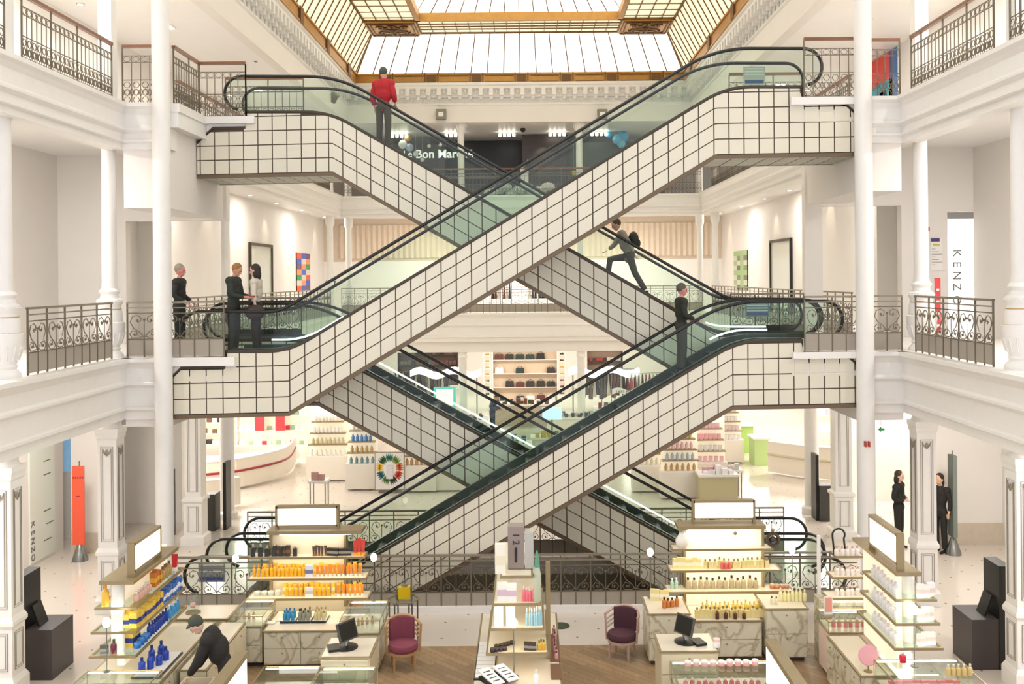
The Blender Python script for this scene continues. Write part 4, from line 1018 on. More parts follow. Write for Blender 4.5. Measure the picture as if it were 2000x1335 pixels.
row(prod_bottle((160, 200, 210), (235, 240, 240), .24, .035), 'ib', (-.08, 13.12, 1.5), (.14, 13.12, 1.5), 7, 'slim ice blue bottle on the second shelf '+sh, 'bottle', 'ice blue bottles')
row(prod_jar((52, 44, 42), (80, 70, 66), .05, .07), 'bj', (-.5, 13.15, 1.17), (-.25, 13.35, 1.17), 5, 'small black jar lined up on the lowest shelf '+sh, 'jar', 'small black jars')
row(prod_jar((52, 44, 42), (80, 70, 66), .05, .07), 'bj', (-.55, 13.05, 1.17), (-.35, 13.12, 1.17), 4, 'small black jar in the front row, lowest shelf '+sh, 'jar', 'small black jars front')
row(prod_box((64, 56, 50), (150, 140, 130), .1, .1), 'kb', (-.1, 13.12, 1.17), (.05, 13.12, 1.17), 2, 'small dark box on the lowest shelf '+sh, 'box', 'small dark boxes')
row(prod_bottle((214, 170, 60), (90, 110, 50), .14, .05), 'gb2', (.08, 13.12, 1.17), (.18, 13.12, 1.17), 3, 'gold green bottle on the lowest shelf '+sh, 'bottle', 'gold green bottles')
row(prod_box((244, 240, 236), (226, 200, 190), .1, .1), 'wc3', (-.35, 13.3, 2.2), (-.0, 13.9, 2.2), 2, 'white carton beside the gondola sign', 'box', 'white cartons beside sign')
place(prod_box((248, 242, 222), (240, 230, 200), .4, .14, .1), 'tc', (-.42, 13.15, 2.2), 'tall cream carton left of the gondola sign', 'box', 'tall cream cartons')
t = thing('sample_tray', 'long cream tray with nine white slots on the centre counter', 'tray', (-.66, 13.4, .856))
part(MB().box((-.78, 12.9, .857), (-.5, 14.2, .875)), 'tray_base', BLACK, t)
for i in range(9): part(MB().box((-.765, 12.93+i*.14, .875), (-.515, 13.05+i*.14, .89)), 'tray_slot', WHITE, t)
m = MB(); pA = W(968, 1312, 12.6)
b3 = thing('sample_booklet', 'open black-lined white display box tilted on the centre counter', 'box', (-.44, 12.75, .856))
part(MB().box((-.5, 12.7, .856), (-.36, 12.8, .93)).cb((-.44, 12.75, .95), (.44, .3, .05), rz=.6), 'box_base', BLACK, b3)
for dx, dz in ((-.1, 0), (.09, 0)):
    q = MB(); q.merge(MB().box((-.085, -.2, 0), (.085, .2, .02)), Matrix.Translation((-.44+dx, 12.75+dx*.6, .985)) @ Matrix.Rotation(.6-PI/2+PI/2, 4, 'Z') @ Matrix.Rotation(.15, 4, 'X')); part(q, 'box_face', WHITE, b3)
    q = MB()
    for k2 in range(4): q.merge(MB().box((-.05, -.14+k2*.08, .02), (.05, -.12+k2*.08, .022)), Matrix.Translation((-.44+dx, 12.75+dx*.6, .985)) @ Matrix.Rotation(.6, 4, 'Z') @ Matrix.Rotation(.15, 4, 'X'))
    part(q, 'printed_lines', BLACK, b3)
row(prod_bottle((206, 150, 150), (120, 60, 60), .13, .05), 'rb', (.33, 13.5, .856), (.33, 14.6, .856), 9, 'rose bottle in the line along the right edge of the centre counter', 'bottle', 'rose bottles')
row(prod_jar((240, 236, 232), (220, 200, 200), .07, .08), 'wj', (.12, 12.55, .856), (.3, 12.6, .856), 3, 'white jar on the near end of the centre counter', 'jar', 'white jars')
for i, (ya, yb) in enumerate(((13.5, 14.5), (12.9, 13.4))):
    t = one('narrow_tray', MB().box((.25, ya, .857), (.39, yb, .87)), mat('brown_tray', (120, 84, 60), .4), 'narrow brown tray on the right of the centre counter, %s one' % ('rear', 'front')[i], 'tray')
place(prod_bottle((246, 244, 240), (230, 230, 226), .22, .07), 'wpump', (.05, 12.7, .856), 'white pump bottle on the near end of the centre counter', 'bottle', 'pump bottles')
place(prod_bottle((30, 28, 26), (60, 56, 50), .18, .08, True), 'bkt', (-.6, 15.2, .856), 'square black tester bottle at the far left corner of the centre counter', 'bottle', 'black testers')

# ---- stand 1: left receding gondola ----
XA, XB = -6.02, -5.38
c = thing('display_gondola', 'long receding cosmetics gondola with blue and yellow products at far left', 'display stand', (-5.7, 14.1, 0))
part(MB().box((-5.76, 13.5, .86), (-5.66, 15.1, 2.1)), 'core_panel', BACKLIT, c)
part(MB().lathe([(.09, 0), (.09, 1.0)], (-5.7, 13.4, 1.1), 14), 'round_post', WHITE, c, True)
shelf_boards(c, [(XA, XB, 13.2, 15.2, 1.1), (XA+.02, XB, 13.22, 15.15, 1.42), (XA+.06, XB, 13.25, 15.1, 1.74)], True)
part(MB().box((XA+.15, 13.2, 2.07), (XB-.02, 14.9, 2.12)), 'cornice_board', BRASS, c)
lightbox(c, -5.56, -5.46, 13.4, 14.35, 2.2, 2.56, 'y')
cabinet('marble counter along the foot of the far left gondola', -6.1, -5.0, 13.05, 15.4, .78, 4, 2, face='right')
sh = 'of the far left gondola'
bb = prod_bottle((40, 70, 170), (30, 44, 120), .19, .07); ybx = prod_box((240, 200, 80), (40, 60, 140), .2, .11, .08); bbx = prod_box((60, 110, 190), (235, 235, 240), .2, .1, .08)
row(ybx, 'ybx', (-5.47, 13.35, 1.42), (-5.47, 14.3, 1.42), 10, 'yellow and blue carton in the line on the middle shelf '+sh, 'box', 'yellow and blue cartons')
row(bbx, 'bbx', (-5.47, 14.3, 1.42), (-5.47, 15.1, 1.42), 8, 'blue carton at the far end of the middle shelf '+sh, 'box', 'blue cartons')
row(ybx, 'ybx', (-5.6, 13.35, 1.42), (-5.6, 14.2, 1.42), 8, 'yellow carton in the second line, middle shelf '+sh, 'box', 'yellow cartons second line')
row(bb, 'bb', (-5.48, 13.9, 1.1), (-5.48, 14.6, 1.1), 8, 'dark blue bottle on the lower shelf '+sh, 'bottle', 'dark blue bottles')
row(prod_jar((40, 110, 200), (60, 140, 220), .09, .1), 'blj', (-5.48, 13.45, 1.1), (-5.48, 13.9, 1.1), 4, 'round blue jar on the lower shelf '+sh, 'jar', 'round blue jars')
row(ybx, 'ybx', (-5.6, 13.5, 1.1), (-5.6, 13.8, 1.1), 3, 'yellow carton on the lower shelf '+sh, 'box', 'yellow cartons lower')
row(prod_bottle((60, 150, 210), (220, 226, 230), .18, .07), 'lbb', (-5.48, 14.65, 1.1), (-5.48, 15.1, 1.1), 5, 'sky blue bottle at the far end of the lower shelf '+sh, 'bottle', 'sky blue bottles')
row(prod_bottle((226, 180, 160), (240, 230, 226), .15, .08), 'pp', (-5.5, 13.5, 1.74), (-5.5, 14.0, 1.74), 6, 'pale pink bottle on the top shelf '+sh, 'bottle', 'pale pink bottles')
row(prod_box((206, 120, 50), (240, 180, 60), .2, .09), 'osb', (-5.5, 14.1, 1.74), (-5.5, 14.4, 1.74), 3, 'orange carton on the top shelf '+sh, 'box', 'orange cartons')
row(prod_bottle((180, 150, 90), (120, 100, 60), .2, .08), 'olv', (-5.5, 14.45, 1.74), (-5.5, 14.8, 1.74), 4, 'olive gold bottle on the top shelf '+sh, 'bottle', 'olive bottles')
place(prod_tube((220, 40, 50), (240, 240, 240), .25, .1), 'redt', (-5.48, 14.95, 1.74), 'red tube at the far end of the top shelf, far left gondola', 'tube', 'red tubes')
place(prod_bottle((240, 190, 70), (235, 160, 40), .3, .1), 'yv', (-5.85, 13.35, 1.74), 'tall yellow bottle at the near end of the top shelf, far left gondola', 'bottle', 'tall yellow bottles')
place(prod_box((90, 86, 84), (150, 146, 140), .12, .1), 'gbx', (-5.85, 13.3, 1.1), 'grey box at the near end of the lower shelf, far left gondola', 'box', 'grey boxes')
place(prod_bottle((110, 40, 56), (60, 80, 60), .2, .08), 'mrb', (-5.72, 13.3, 1.1), 'maroon bottle at the near end of the lower shelf, far left gondola', 'bottle', 'maroon bottles')
t = thing('tester_tray', 'black-edged white tray of dark blue bottles at the foot of the far left gondola', 'tray', (-5.25, 13.6, .79))
part(MB().box((-5.45, 13.2, .786), (-5.06, 14.1, .81)), 'tray_base', BLACK, t); part(MB().box((-5.43, 13.22, .81), (-5.08, 14.08, .822)), 'tray_insert', WHITE, t)
for q, (dx, dy) in enumerate(((-.1, .1), (-.02, .2), (.05, .33), (-.1, .45), (.08, .5), (-.03, .62))): place(bb, 'bb', (-5.27+dx, 13.28+dy, .822), 'dark blue bottle standing in the white tray at the foot of the far left gondola', 'bottle', 'blue bottles in the tray', sc=(1.3, 1.3, 1+.2*(q % 2)))
# near left glass case with blue bottles
cabinet('white glass display case in the bottom left corner', -5.95, -4.95, 12.3, 13.0, .7, 2, 2, .28)
row(prod_bottle((110, 160, 220), (60, 90, 170), .18, .06), 'bl2', (-5.7, 12.45, .71), (-5.05, 12.45, .71), 8, 'light blue bottle inside the white glass case in the bottom left corner', 'bottle', 'light blue bottles')
# small counter right of the left gondola, with glass cloche
cabinet('low cream counter between the far left gondola and the centre-left stand', -4.95, -4.55, 13.6, 15.5, .74, 3, 1, face='right', m_=mat('cream_lacquer', (226, 214, 184), .3))
cabinet('marble cabinet behind the clerk with a glass cloche on it', -5.85, -4.9, 15.7, 16.4, .72, 1, 2)
cl = thing('glass_cloche', 'clear glass cloche on the low counter by the railing', 'cloche', (W(377, 1180, 16.0).x, 16.0, .74))
xx = W(377, 1180, 16.0).x
part(MB().lathe([(.12, .73), (.12, .745)], (xx, 16, 0), 16), 'base_plate', BRASS, cl); part(MB().lathe([(.1, .75), (.1, .95), (.07, 1.03), (.01, 1.06)], (xx, 16, 0), 16), 'glass_dome', CGLASS, cl, True); part(MB().ball((xx, 16, .85), .05, 8), 'flacon', cm((230, 180, 170), .2), cl, True)
# open drawer the clerk reaches into
dr = thing('open_drawer', 'open cream drawer full of small cartons, beside the bending clerk', 'drawer', (W(372, 1300, 13.3).x, 13.3, .5))
dx = W(372, 1300, 13.3).x+.05
part(MB().box((dx-.2, 13.05, .45), (dx+.22, 13.07, .68)).box((dx-.2, 13.5, .45), (dx+.22, 13.52, .68)).box((dx-.2, 13.07, .45), (dx-.18, 13.5, .68)).box((dx+.2, 13.07, .45), (dx+.22, 13.5, .68)).box((dx-.2, 13.05, .43), (dx+.22, 13.52, .45)).box((dx-.18, 13.1, .0), (dx+.18, 13.48, .43)), 'drawer_box', mat('cream_lacquer', (226, 214, 184), .3), dr)
row(prod_box((206, 150, 80), (120, 140, 80), .14, .07), 'dbx', (dx-.12, 13.2, .45), (dx+.12, 13.2, .45), 3, 'small orange carton in the open drawer', 'box', 'cartons in the drawer')
row(prod_box((220, 190, 150), (200, 120, 60), .14, .07), 'dbx2', (dx-.12, 13.36, .45), (dx+.12, 13.36, .45), 3, 'small tan carton in the open drawer', 'box', 'tan cartons in the drawer')

# ---- stand 5: right receding gondola ----
c = thing('display_gondola', 'receding white cosmetics gondola at far right with bronze-edged shelves', 'display stand', (5.2, 13.7, 0))
part(MB().box((4.98, 13.3, .8), (5.06, 14.6, 2.2)), 'core_panel', BACKLIT, c)
part(MB().lathe([(.08, 0), (.08, 1.1)], (5.15, 13.3, 1.1), 14), 'round_post', WHITE, c, True)
shelf_boards(c, [(4.84, 5.5, 13.0, 14.5, 1.19), (4.86, 5.46, 13.0, 14.4, 1.52), (4.86, 5.42, 13.0, 14.3, 1.84)], True)
part(MB().box((4.82, 12.85, 2.2), (5.15, 14.6, 2.25)), 'cornice_board', BRASS, c)
lightbox(c, 4.86, 4.96, 12.95, 14.0, 2.34, 2.72, 'y')
sh = 'of the far right gondola'
for z, nm in ((1.19, 'lowest'), (1.52, 'middle'), (1.84, 'top')):
    row(prod_bottle((240, 236, 234), (226, 220, 224), .16, .09), 'wr'+nm, (4.95, 13.15, z), (4.95, 14.1, z), 7, 'white bottle along the left of the %s shelf ' % nm+sh, 'bottle', 'white bottles %s shelf' % nm)
    row(prod_box((244, 238, 232), (226, 206, 200), .17, .1), 'wx'+nm, (5.2, 13.1, z), (5.42, 13.15, z), 3, 'white box at the near end of the %s shelf ' % nm+sh, 'box', 'white boxes %s shelf' % nm)
cabinet('long marble drawer counter at the right, running towards the camera', 4.45, 4.95, 13.2, 14.7, .74, 4, 2, face='left')
cabinet('pink-lit glass case at the far end of the right counter', 4.5, 5.25, 14.75, 15.35, .76, 1, 1, .16, m_=mat('pink_cream_lacquer', (232, 206, 190), .3))
cabinet('pink-lit glass case in the bottom right foreground', 4.62, 5.75, 12.3, 13.15, .72, 1, 2, .26, m_=mat('pink_cream_lacquer', (232, 206, 190), .3))
row(prod_bottle((236, 120, 130), (240, 220, 220), .12, .06), 'pkc', (4.7, 12.5, .73), (5.6, 12.5, .73), 12, 'pink bottle in the front row of the bottom right glass case', 'bottle', 'pink bottles')
row(prod_box((240, 130, 140), (250, 230, 230), .1, .1), 'pkx', (4.7, 12.85, .73), (5.65, 12.85, .73), 9, 'pink carton in the back row of the bottom right glass case', 'box', 'pink cartons')
row(prod_bottle((220, 190, 120), (230, 220, 190), .14, .06), 'gdc', (5.35, 12.6, .99), (5.7, 12.6, .99), 5, 'gold bottle on top of the bottom right glass case', 'bottle', 'gold bottles')
row(prod_bottle((236, 120, 130), (240, 220, 220), .12, .06), 'pkc', (4.6, 15.0, .77), (5.15, 15.0, .77), 6, 'pink bottle in the far right counter case', 'bottle', 'pink bottles far')
m = MB().lathe([(.02, 0), (.02, .012), (.15, .02)], (0, 0, 0), 20)
dsk = thing('round_mirror', 'round pink table mirror on the right counter', 'mirror', (W(1705, 1265, 13.3).x-.05, 13.3, .8)); xx = W(1705, 1265, 13.3).x-.05
part(MB().lathe([(.06, .745), (.06, .755), (.01, .76), (.01, .84)], (xx, 13.35, 0), 14), 'foot', BRASS, dsk, True)
mm_ = MB(); mm_.merge(MB().lathe([(.13, 0), (.14, .01), (.13, .02)], n=24), Matrix.Translation((xx, 13.35, .97)) @ Matrix.Rotation(PI/2-.2, 4, 'X')); part(mm_, 'disc', mat('pink_enamel', (236, 170, 176), .3), dsk, True)
place(prod_bottle((210, 40, 60), (240, 200, 200), .14, .09), 'rdb', (W(1763, 1270, 13.05).x, 13.05, .99), 'red rounded bottle under the far right gondola', 'bottle', 'red bottles')
# etagere behind
c = thing('small_etagere', 'small tiered shelf rack in front of the railing at right', 'display stand', (5.05, 15.3, 0))
part(MB().box((4.6, 15.4, 0), (5.4, 15.85, 1.0)), 'base_cabinet', MARB, c)
for a in (4.65, 5.3): part(MB().box((a, 15.8, 1.0), (a+.05, 15.85, 1.95)), 'upright', WHITE, c)
shelf_boards(c, [(4.7, 5.32, 15.42, 15.8, 1.06), (4.78, 5.32, 15.46, 15.8, 1.38), (4.85, 5.32, 15.5, 15.8, 1.7)])
m = MB().tube([(4.86, 15.6, 1.7)]+[(4.93-.1*math.cos(a), 15.6, 2.02+.1*math.sin(a)) for a in [i*PI/8-.2 for i in range(11)]]+[(5.03, 15.6, 1.8)], .016, 6); part(m, 'bent_pipe', BLACK, c, True)
for z, nm in ((1.06, 'lowest'), (1.38, 'middle'), (1.7, 'top')):
    row(prod_bottle((240, 230, 220), (200, 160, 150), .15, .07), 'et'+nm, (4.85, 15.57, z), (5.26, 15.57, z), 5, 'pale bottle on the %s shelf of the small rack by the railing' % nm, 'bottle', 'pale bottles %s' % nm)
m = MB().box((-.01, -.002, 0), (.13, .012, .22)); pf = thing('framed_price_card', 'white framed card with salmon face leaning on the right counter', 'sign', (W(1610, 1175, 15.1).x, 15.1, .93))
xx = pf.location.x; part(MB().box((xx, 15.1, .92), (xx+.13, 15.12, 1.2)), 'frame', WHITE, pf); part(MB().box((xx+.015, 15.095, .96), (xx+.115, 15.1, 1.18)), 'card', mat('salmon_card', (236, 160, 140), .5), pf)

# ---- front lightbox signs, terminals, front cases ----
for s, xx, ya, yb2_, nm in ((-1, -2.92, 8.2, 9.8, 'left'), (1, 2.45, 8.2, 10.0, 'right')):
    c = thing('lightbox_sign', 'white lightbox sign on posts cut by the bottom edge, %s foreground' % nm, 'sign', (xx, 9, 0))
    part(MB().box((xx-.06, ya, 2.4), (xx+.06, yb2_, 2.46)).box((xx-.06, ya, 1.98), (xx+.06, yb2_, 2.02)), 'frame', BRASS, c)
    part(MB().box((xx-.05, ya+.02, 2.02), (xx+.05, yb2_-.02, 2.4)), 'lit_panel', LIGHTBOX, c)
    for y in (ya+.1, yb2_-.1): part(MB().box((xx-.03, y-.03, 0), (xx+.03, y+.03, 1.98)), 'post', BRASS, c)
def terminal(label, x, y, z, s):
    t = thing('cash_terminal', label, 'till', (x, y, z))
    part(MB().lathe([(.17, z), (.17, z+.015), (.1, z+.03)], (x, y, 0), 16), 'foot', BLACK, t, True)
    part(MB().tube([(x, y, z+.02), (x+s*.03, y+.02, z+.12)], .03, 8), 'stalk', STEEL, t)
    q = MB(); q.merge(MB().box((-.17, -.012, 0), (.17, .02, .27)), Matrix.Translation((x+s*.05, y, z+.1)) @ Matrix.Rotation(s*.95, 4, 'Z') @ Matrix.Rotation(-.3, 4, 'X')); sc_ = part(q, 'screen_housing', mat('dark_grey_plastic', (84, 84, 80), .4), t)
    q = MB(); q.merge(MB().box((-.15, -.016, .02), (.15, -.012, .25)), Matrix.Translation((x+s*.05, y, z+.1)) @ Matrix.Rotation(s*.95, 4, 'Z') @ Matrix.Rotation(-.3, 4, 'X')); part(q, 'screen', BLACK, sc_)
    part(MB().cb((x-s*.16, y-.06, z+.02), (.16, .24, .03), rz=.3), 'keyboard', BLACK, t)
yt = 13.4
cabinet('cream till cabinet in front of the centre-left cabinets', bx(616, yt), bx(718, yt), yt, yt+.75, .98, 1, 3, m_=mat('cream_lacquer', (226, 214, 184), .3))
terminal('dark touch-screen till on the left till cabinet', bx(668, 13.7), 13.75, .986, 1)
cabinet('cream till cabinet in front of the pale gold stand', bx(1284, yt), bx(1402, yt), yt+.1, yt+.8, .98, 1, 3, m_=mat('cream_lacquer', (226, 214, 184), .3))
terminal('dark touch-screen till on the right till cabinet', bx(1335, 13.8), 13.85, .986, -1)
cabinet('glass display case cut by the bottom edge, left of centre', bx(500, 13.1), bx(612, 13.1), 12.1, 13.35, .68, 1, 1, .2)
cabinet('glass display case in front of the left till cabinet', bx(616, 13.1), bx(724, 13.1), 12.1, 13.3, .68, 1, 1, .2)
cabinet('pink-tinted glass display case cut by the bottom edge, right of centre', bx(1305, 13.1), bx(1505, 13.1), 12.1, 13.25, .72, 2, 1, .22)
row(prod_bottle((230, 110, 120), (250, 230, 230), .13, .06), 'fp', (bx(1325, 12.9), 12.9, .73), (bx(1480, 12.9), 12.9, .73), 12, 'rose bottle inside the pink-tinted front case', 'bottle', 'rose bottles front case')
row(prod_jar((240, 180, 170), (250, 240, 236), .07, .09), 'fj', (bx(1330, 13), 13.1, .948), (bx(1480, 13), 13.1, .948), 9, 'pink jar on top of the pink-tinted front case', 'jar', 'pink jars front case')
row(prod_jar((200, 200, 196), (236, 236, 230), .06, .09), 'gj', (bx(515, 12.9), 12.9, .69), (bx(600, 12.9), 12.9, .69), 7, 'silver jar inside the bottom left-of-centre glass case', 'jar', 'silver jars')
place(prod_jar((250, 248, 244), (240, 200, 190), .12, .1), 'tj', (bx(1392, 13.7), 13.65, .986), 'tall white jar beside the right till', 'jar', 'tall white jars')
# bulb lamps
for i, (px, py, Y, zb, nm) in enumerate(((460, 1090, 16.6, .83, 'in front of the left escalator newels'), (730, 1088, 16.2, .83, 'right of the yellow stand'), (1270, 1078, 16.2, .84, 'left of the pale gold stand'), (1547, 1073, 16.1, .87, 'right of the pale gold stand'), (208, 1215, 12.95, .99, 'at the near end of the far left gondola'), (1003, 1216, 12.9, .86, 'on the centre gondola'), (1785, 1190, 12.9, .99, 'at the near end of the far right gondola'))):
    p = W(px, py, Y); l = thing('bulb_lamp', 'bare glowing bulb on a thin rod, '+nm, 'lamp', (p.x, Y, zb))
    part(MB().lathe([(.05, zb), (.05, zb+.012)], (p.x, Y, 0), 12).tube([(p.x, Y, zb), (p.x, Y, p.z-.05)], .007, 6), 'rod', STEEL, l)
    part(MB().ball((p.x, Y, p.z), .055, 12, sc=(1, 1, 1.25)), 'bulb', LAMP, l, True)
# glass hexagon table with yellow flask
p = W(788, 1186, 16.55); zt_ = .75
t = thing('glass_side_table', 'hexagonal glass side table behind the purple chair', 'table', (p.x, 16.55, 0))
part(MB().prism([(p.x+.27*math.cos(i*PI/3), 16.55+.27*math.sin(i*PI/3)) for i in range(6)], zt_-.02, zt_, axis='Z'), 'glass_top', CGLASS, t)
part(MB().tube([(p.x+.275*math.cos(i*PI/3), 16.55+.275*math.sin(i*PI/3), zt_-.01) for i in range(6)], .012, 4, True), 'top_frame', BRASS, t)
for i in range(6): part(MB().box((p.x+.24*math.cos(i*PI/3)-.012, 16.55+.24*math.sin(i*PI/3)-.012, 0), (p.x+.24*math.cos(i*PI/3)+.012, 16.55+.24*math.sin(i*PI/3)+.012, zt_-.02)), 'leg', STEEL, t)
place(('large_flask', [('glass_body', MB().box((-.1, -.05, 0), (.1, .05, .2)), cm((214, 180, 30), .1), False), ('neck', MB().lathe([(.05, .2), (.05, .24)], n=12), BRASS, True), ('stopper', MB().ball((0, 0, .29), .05, 10), CGLASS, True)]), 'flask', (p.x+.02, 16.55, zt_+.002), 'large square yellow perfume flask on the glass side table', 'bottle', 'large flasks')
# tub chairs
def tub_chair(label, x, y, rz, cc, wc):
    ch = thing('tub_chair', label, 'chair', (0, 0, 0)); PUR = mat('fabric_'+str(cc[0]), cc, .85, noise=.1, scale=20); WD = wood('wood_'+str(wc[0]), wc, tuple(int(q*.8) for q in wc), 4)
    part(MB().lathe([(.24, .34), (.27, .37), (.28, .42), (.26, .47), (.15, .49)], n=24), 'seat_cushion', PUR, ch, True)
    part(MB().lathe([(.25, .29), (.27, .3), (.27, .34), (.25, .345)], n=24), 'seat_frame', WD, ch, True)
    arc = lambda r, a0, a1, n: [(r*math.cos(a0+(a1-a0)*i/n), r*math.sin(a0+(a1-a0)*i/n)) for i in range(n+1)]
    o = arc(.31, PI*.22, PI*.78, 12); i_ = arc(.26, PI*.22, PI*.78, 12)
    m = MB(); m.prism(o+i_[::-1], .46, .86, axis='Z'); part(m, 'back_pad', PUR, ch, True)
    for z in (.88, .76, .68, .6):
        a = arc(.32, -PI*.02, PI*1.02, 18); part(MB().tube([(q[0], q[1], z-.1*abs(math.cos(-PI*.02+PI*1.04*k_/18))**3) for k_, q in enumerate(a)], .016 if z < .88 else .026, 6), 'back_rail', WD, ch, True)
    for a in (-.02, 1.02):
        part(MB().tube([(.3*math.cos(PI*a), .3*math.sin(PI*a), .3), (.33*math.cos(PI*a), .33*math.sin(PI*a), .8)], .022, 6), 'arm_post', WD, ch, True)
    for sx, sy in ((-1, -1), (1, -1), (-1, 1), (1, 1)): part(MB().tube([(sx*.19, sy*.17, 0), (sx*.18, sy*.16, .31)], .02, 6, r2=.028), 'leg', WD, ch, True)
    ch.location = (x, y, 0); ch.rotation_euler = (0, 0, rz); ch.scale = (.86, .86, .86); return ch
p = FL(788, 1304); tub_chair('plum pink upholstered tub chair with pale wooden legs beside the glass table', p.x, p.y, .25, (140, 70, 86), (206, 160, 110))
p = FL(1215, 1282); tub_chair('dark purple tub chair with pink slatted back beside the marble cabinet', p.x, p.y, -.45, (84, 50, 60), (214, 180, 164))
p = FL(1095, 1222); one('floor_plate', MB().lathe([(.16, .0), (.16, .012)], (p.x, p.y, .002), 24), mat('dark_green_plate', (70, 76, 60), .5), 'dark green round plate lying on the floor right of the centre gondola', 'floor plate')
# black totems and kiosks
def kiosk(label, x, y, s):
    t = thing('info_totem', label, 'kiosk', (x, y, 0))
    part(MB().box((x-.1, y-.22, 0), (x+.1, y+.3, 1.62)), 'tall_slab', BLACK, t)
    x2 = x+s*.1
    part(MB().box((min(x2, x2+s*.42), y-.2, 0), (max(x2, x2+s*.42), y+.5, .78)), 'box', DGREY, t)
    q = MB(); q.merge(MB().box((-.012, -.14, 0), (.012, .14, .34)), Matrix.Translation((x2+s*.14, y+.1, .78)) @ Matrix.Rotation(-s*.35, 4, 'Y')); part(q, 'screen', BLACK, t)
p = FL(50, 1318); kiosk('black info totem with a low box and tilted screen, far left foreground', p.x, p.y, 1)
p = FL(1958, 1302); kiosk('black info totem with a low box, far right foreground', p.x, p.y+.1, -1)
# ================= background: shop floors, signs, art =================
def wallart(name, label, cat, x, y0, y1, z0, z1, cells, sgn, frame=True, thick=.04):
    """flat picture on a side wall (x = wall plane, facing the void)"""
    o = thing(name, label, cat, (x, (y0+y1)/2, z0))
    part(MB().box((min(x, x-sgn*thick), y0, z0), (max(x, x-sgn*thick), y1, z1)), 'canvas', WHITE, o)
    return o
rng = random.Random(3)
def colour_blocks(o, x, y0, y1, z0, z1, sgn, nx, nz, pal):
    for i in range(nx):
        for j in range(nz):
            c = pal[(i*7+j*5+i*j*3) % len(pal)]; ya, yb = y0+(y1-y0)*i/nx, y0+(y1-y0)*(i+1)/nx; za, zb = z0+(z1-z0)*j/nz, z0+(z1-z0)*(j+1)/nz
            part(MB().box((min(x, x-sgn*.046), ya, za), (max(x, x-sgn*.046), yb, zb)), 'colour_field', cm(c, .6), o)
wx = X(-SW2)
o = wallart('abstract_painting', 'tall abstract painting of bright colour blocks on the left first-floor wall', 'painting', wx, 41.3, 43.8, L1+.9, L1+2.55, None, -1)
colour_blocks(o, wx, 41.3, 43.8, L1+.9, L1+2.55, -1, 3, 7, [(224, 90, 50), (70, 100, 190), (120, 80, 110), (226, 150, 100), (60, 150, 90), (216, 206, 190)])
wx = X(SW2)
o = wallart('abstract_painting', 'green and grey patterned painting on the right first-floor wall', 'painting', wx, 41.3, 44.0, L1+.8, L1+2.5, None, 1)
colour_blocks(o, wx, 41.3, 44.0, L1+.8, L1+2.5, 1, 4, 8, [(120, 140, 90), (200, 200, 180), (110, 110, 96), (160, 180, 130)])
wx = X(SW)
o = wallart('abstract_painting', 'large red, blue and teal painting on the right second-floor wall', 'painting', wx, 26.6, 28.6, L2+.85, L2+2.9, None, 1)
for (ya, yb, za, zb, c) in ((26.6, 26.9, 0, 1, (60, 110, 170)), (26.9, 27.2, .3, 1, (80, 70, 130)), (27.2, 28.6, .62, 1, (224, 70, 50)), (26.9, 28.6, .28, .62, (40, 150, 170)), (26.9, 28.6, 0, .28, (170, 90, 80)), (27.4, 27.9, .1, .5, (90, 120, 140))):
    part(MB().box((wx-.05, ya, L2+.85+2.05*za), (wx-.03, yb, L2+.85+2.05*zb)), 'colour_field', cm(c, .6), o)
# framed glass doors on the first-floor side walls
for s, nm in ((-1, 'left'), (1, 'right')):
    wx = X(s*SW2); d = MB(); ya, yb = 34.4, 37.2
    for (a, b2, c_, d_) in ((ya-.08, ya, L1, L1+2.75), (yb, yb+.08, L1, L1+2.75), (ya, yb, L1+2.65, L1+2.75)): d.box((min(wx, wx-s*.1), a, c_), (max(wx, wx-s*.1), b2, d_))
    o = struct('door_%d' % (1 if s < 0 else 2), d, BLACK if s > 0 else MATS['dark_deck_trim']); part(MB().box((min(wx, wx-s*.04), ya, L1), (max(wx, wx-s*.04), yb, L1+2.65)), 'leaf', mat('pale_glass_leaf', (222, 226, 216), .15), o)
# wall washers: recessed spots along the galleries with pools of light on the wall
def downlight(x, y, z, label, e=0, tgt=None, ang=70):
    o = one('recessed_downlight', MB().lathe([(.09, -.012), (.09, 0)], (x, y, z), 14), STEEL, label, 'ceiling light', 'recessed downlights', at=(x, y, z-.012))
    part(MB().lathe([(.065, -.016), (.065, -.012)], (x, y, z), 14), 'lamp', LAMP, o)
    if e: spot('downlight_beam', (x, y, z-.03), tgt or (x, y, z-3), e, ang)
for s in (-1, 1):
    for y in (27, 30, 33, 36.5, 40.5, 45): downlight(X(s*9.15), y, 9.05, 'recessed downlight washing the first-floor gallery wall', 55, (X(s*9.5), y, 7), 62)
    for y in (14, 17.5): downlight(X(s*9.6), y, 9.05, 'recessed downlight over the near first-floor gallery', 70, (X(s*10.2), y+.4, 6.5), 62)
    for y in (17, 22, 27, 33, 39): downlight(X(s*9.8), y, CEIL, 'recessed downlight over the second-floor gallery', 90, (X(s*10.3), y, 10.5), 62)
for x in (-5, -2, 1.5, 5): downlight(x, 45.6, 9.05, 'recessed downlight over the far beige wall', 35, (x, 46.9, 7.2), 60)
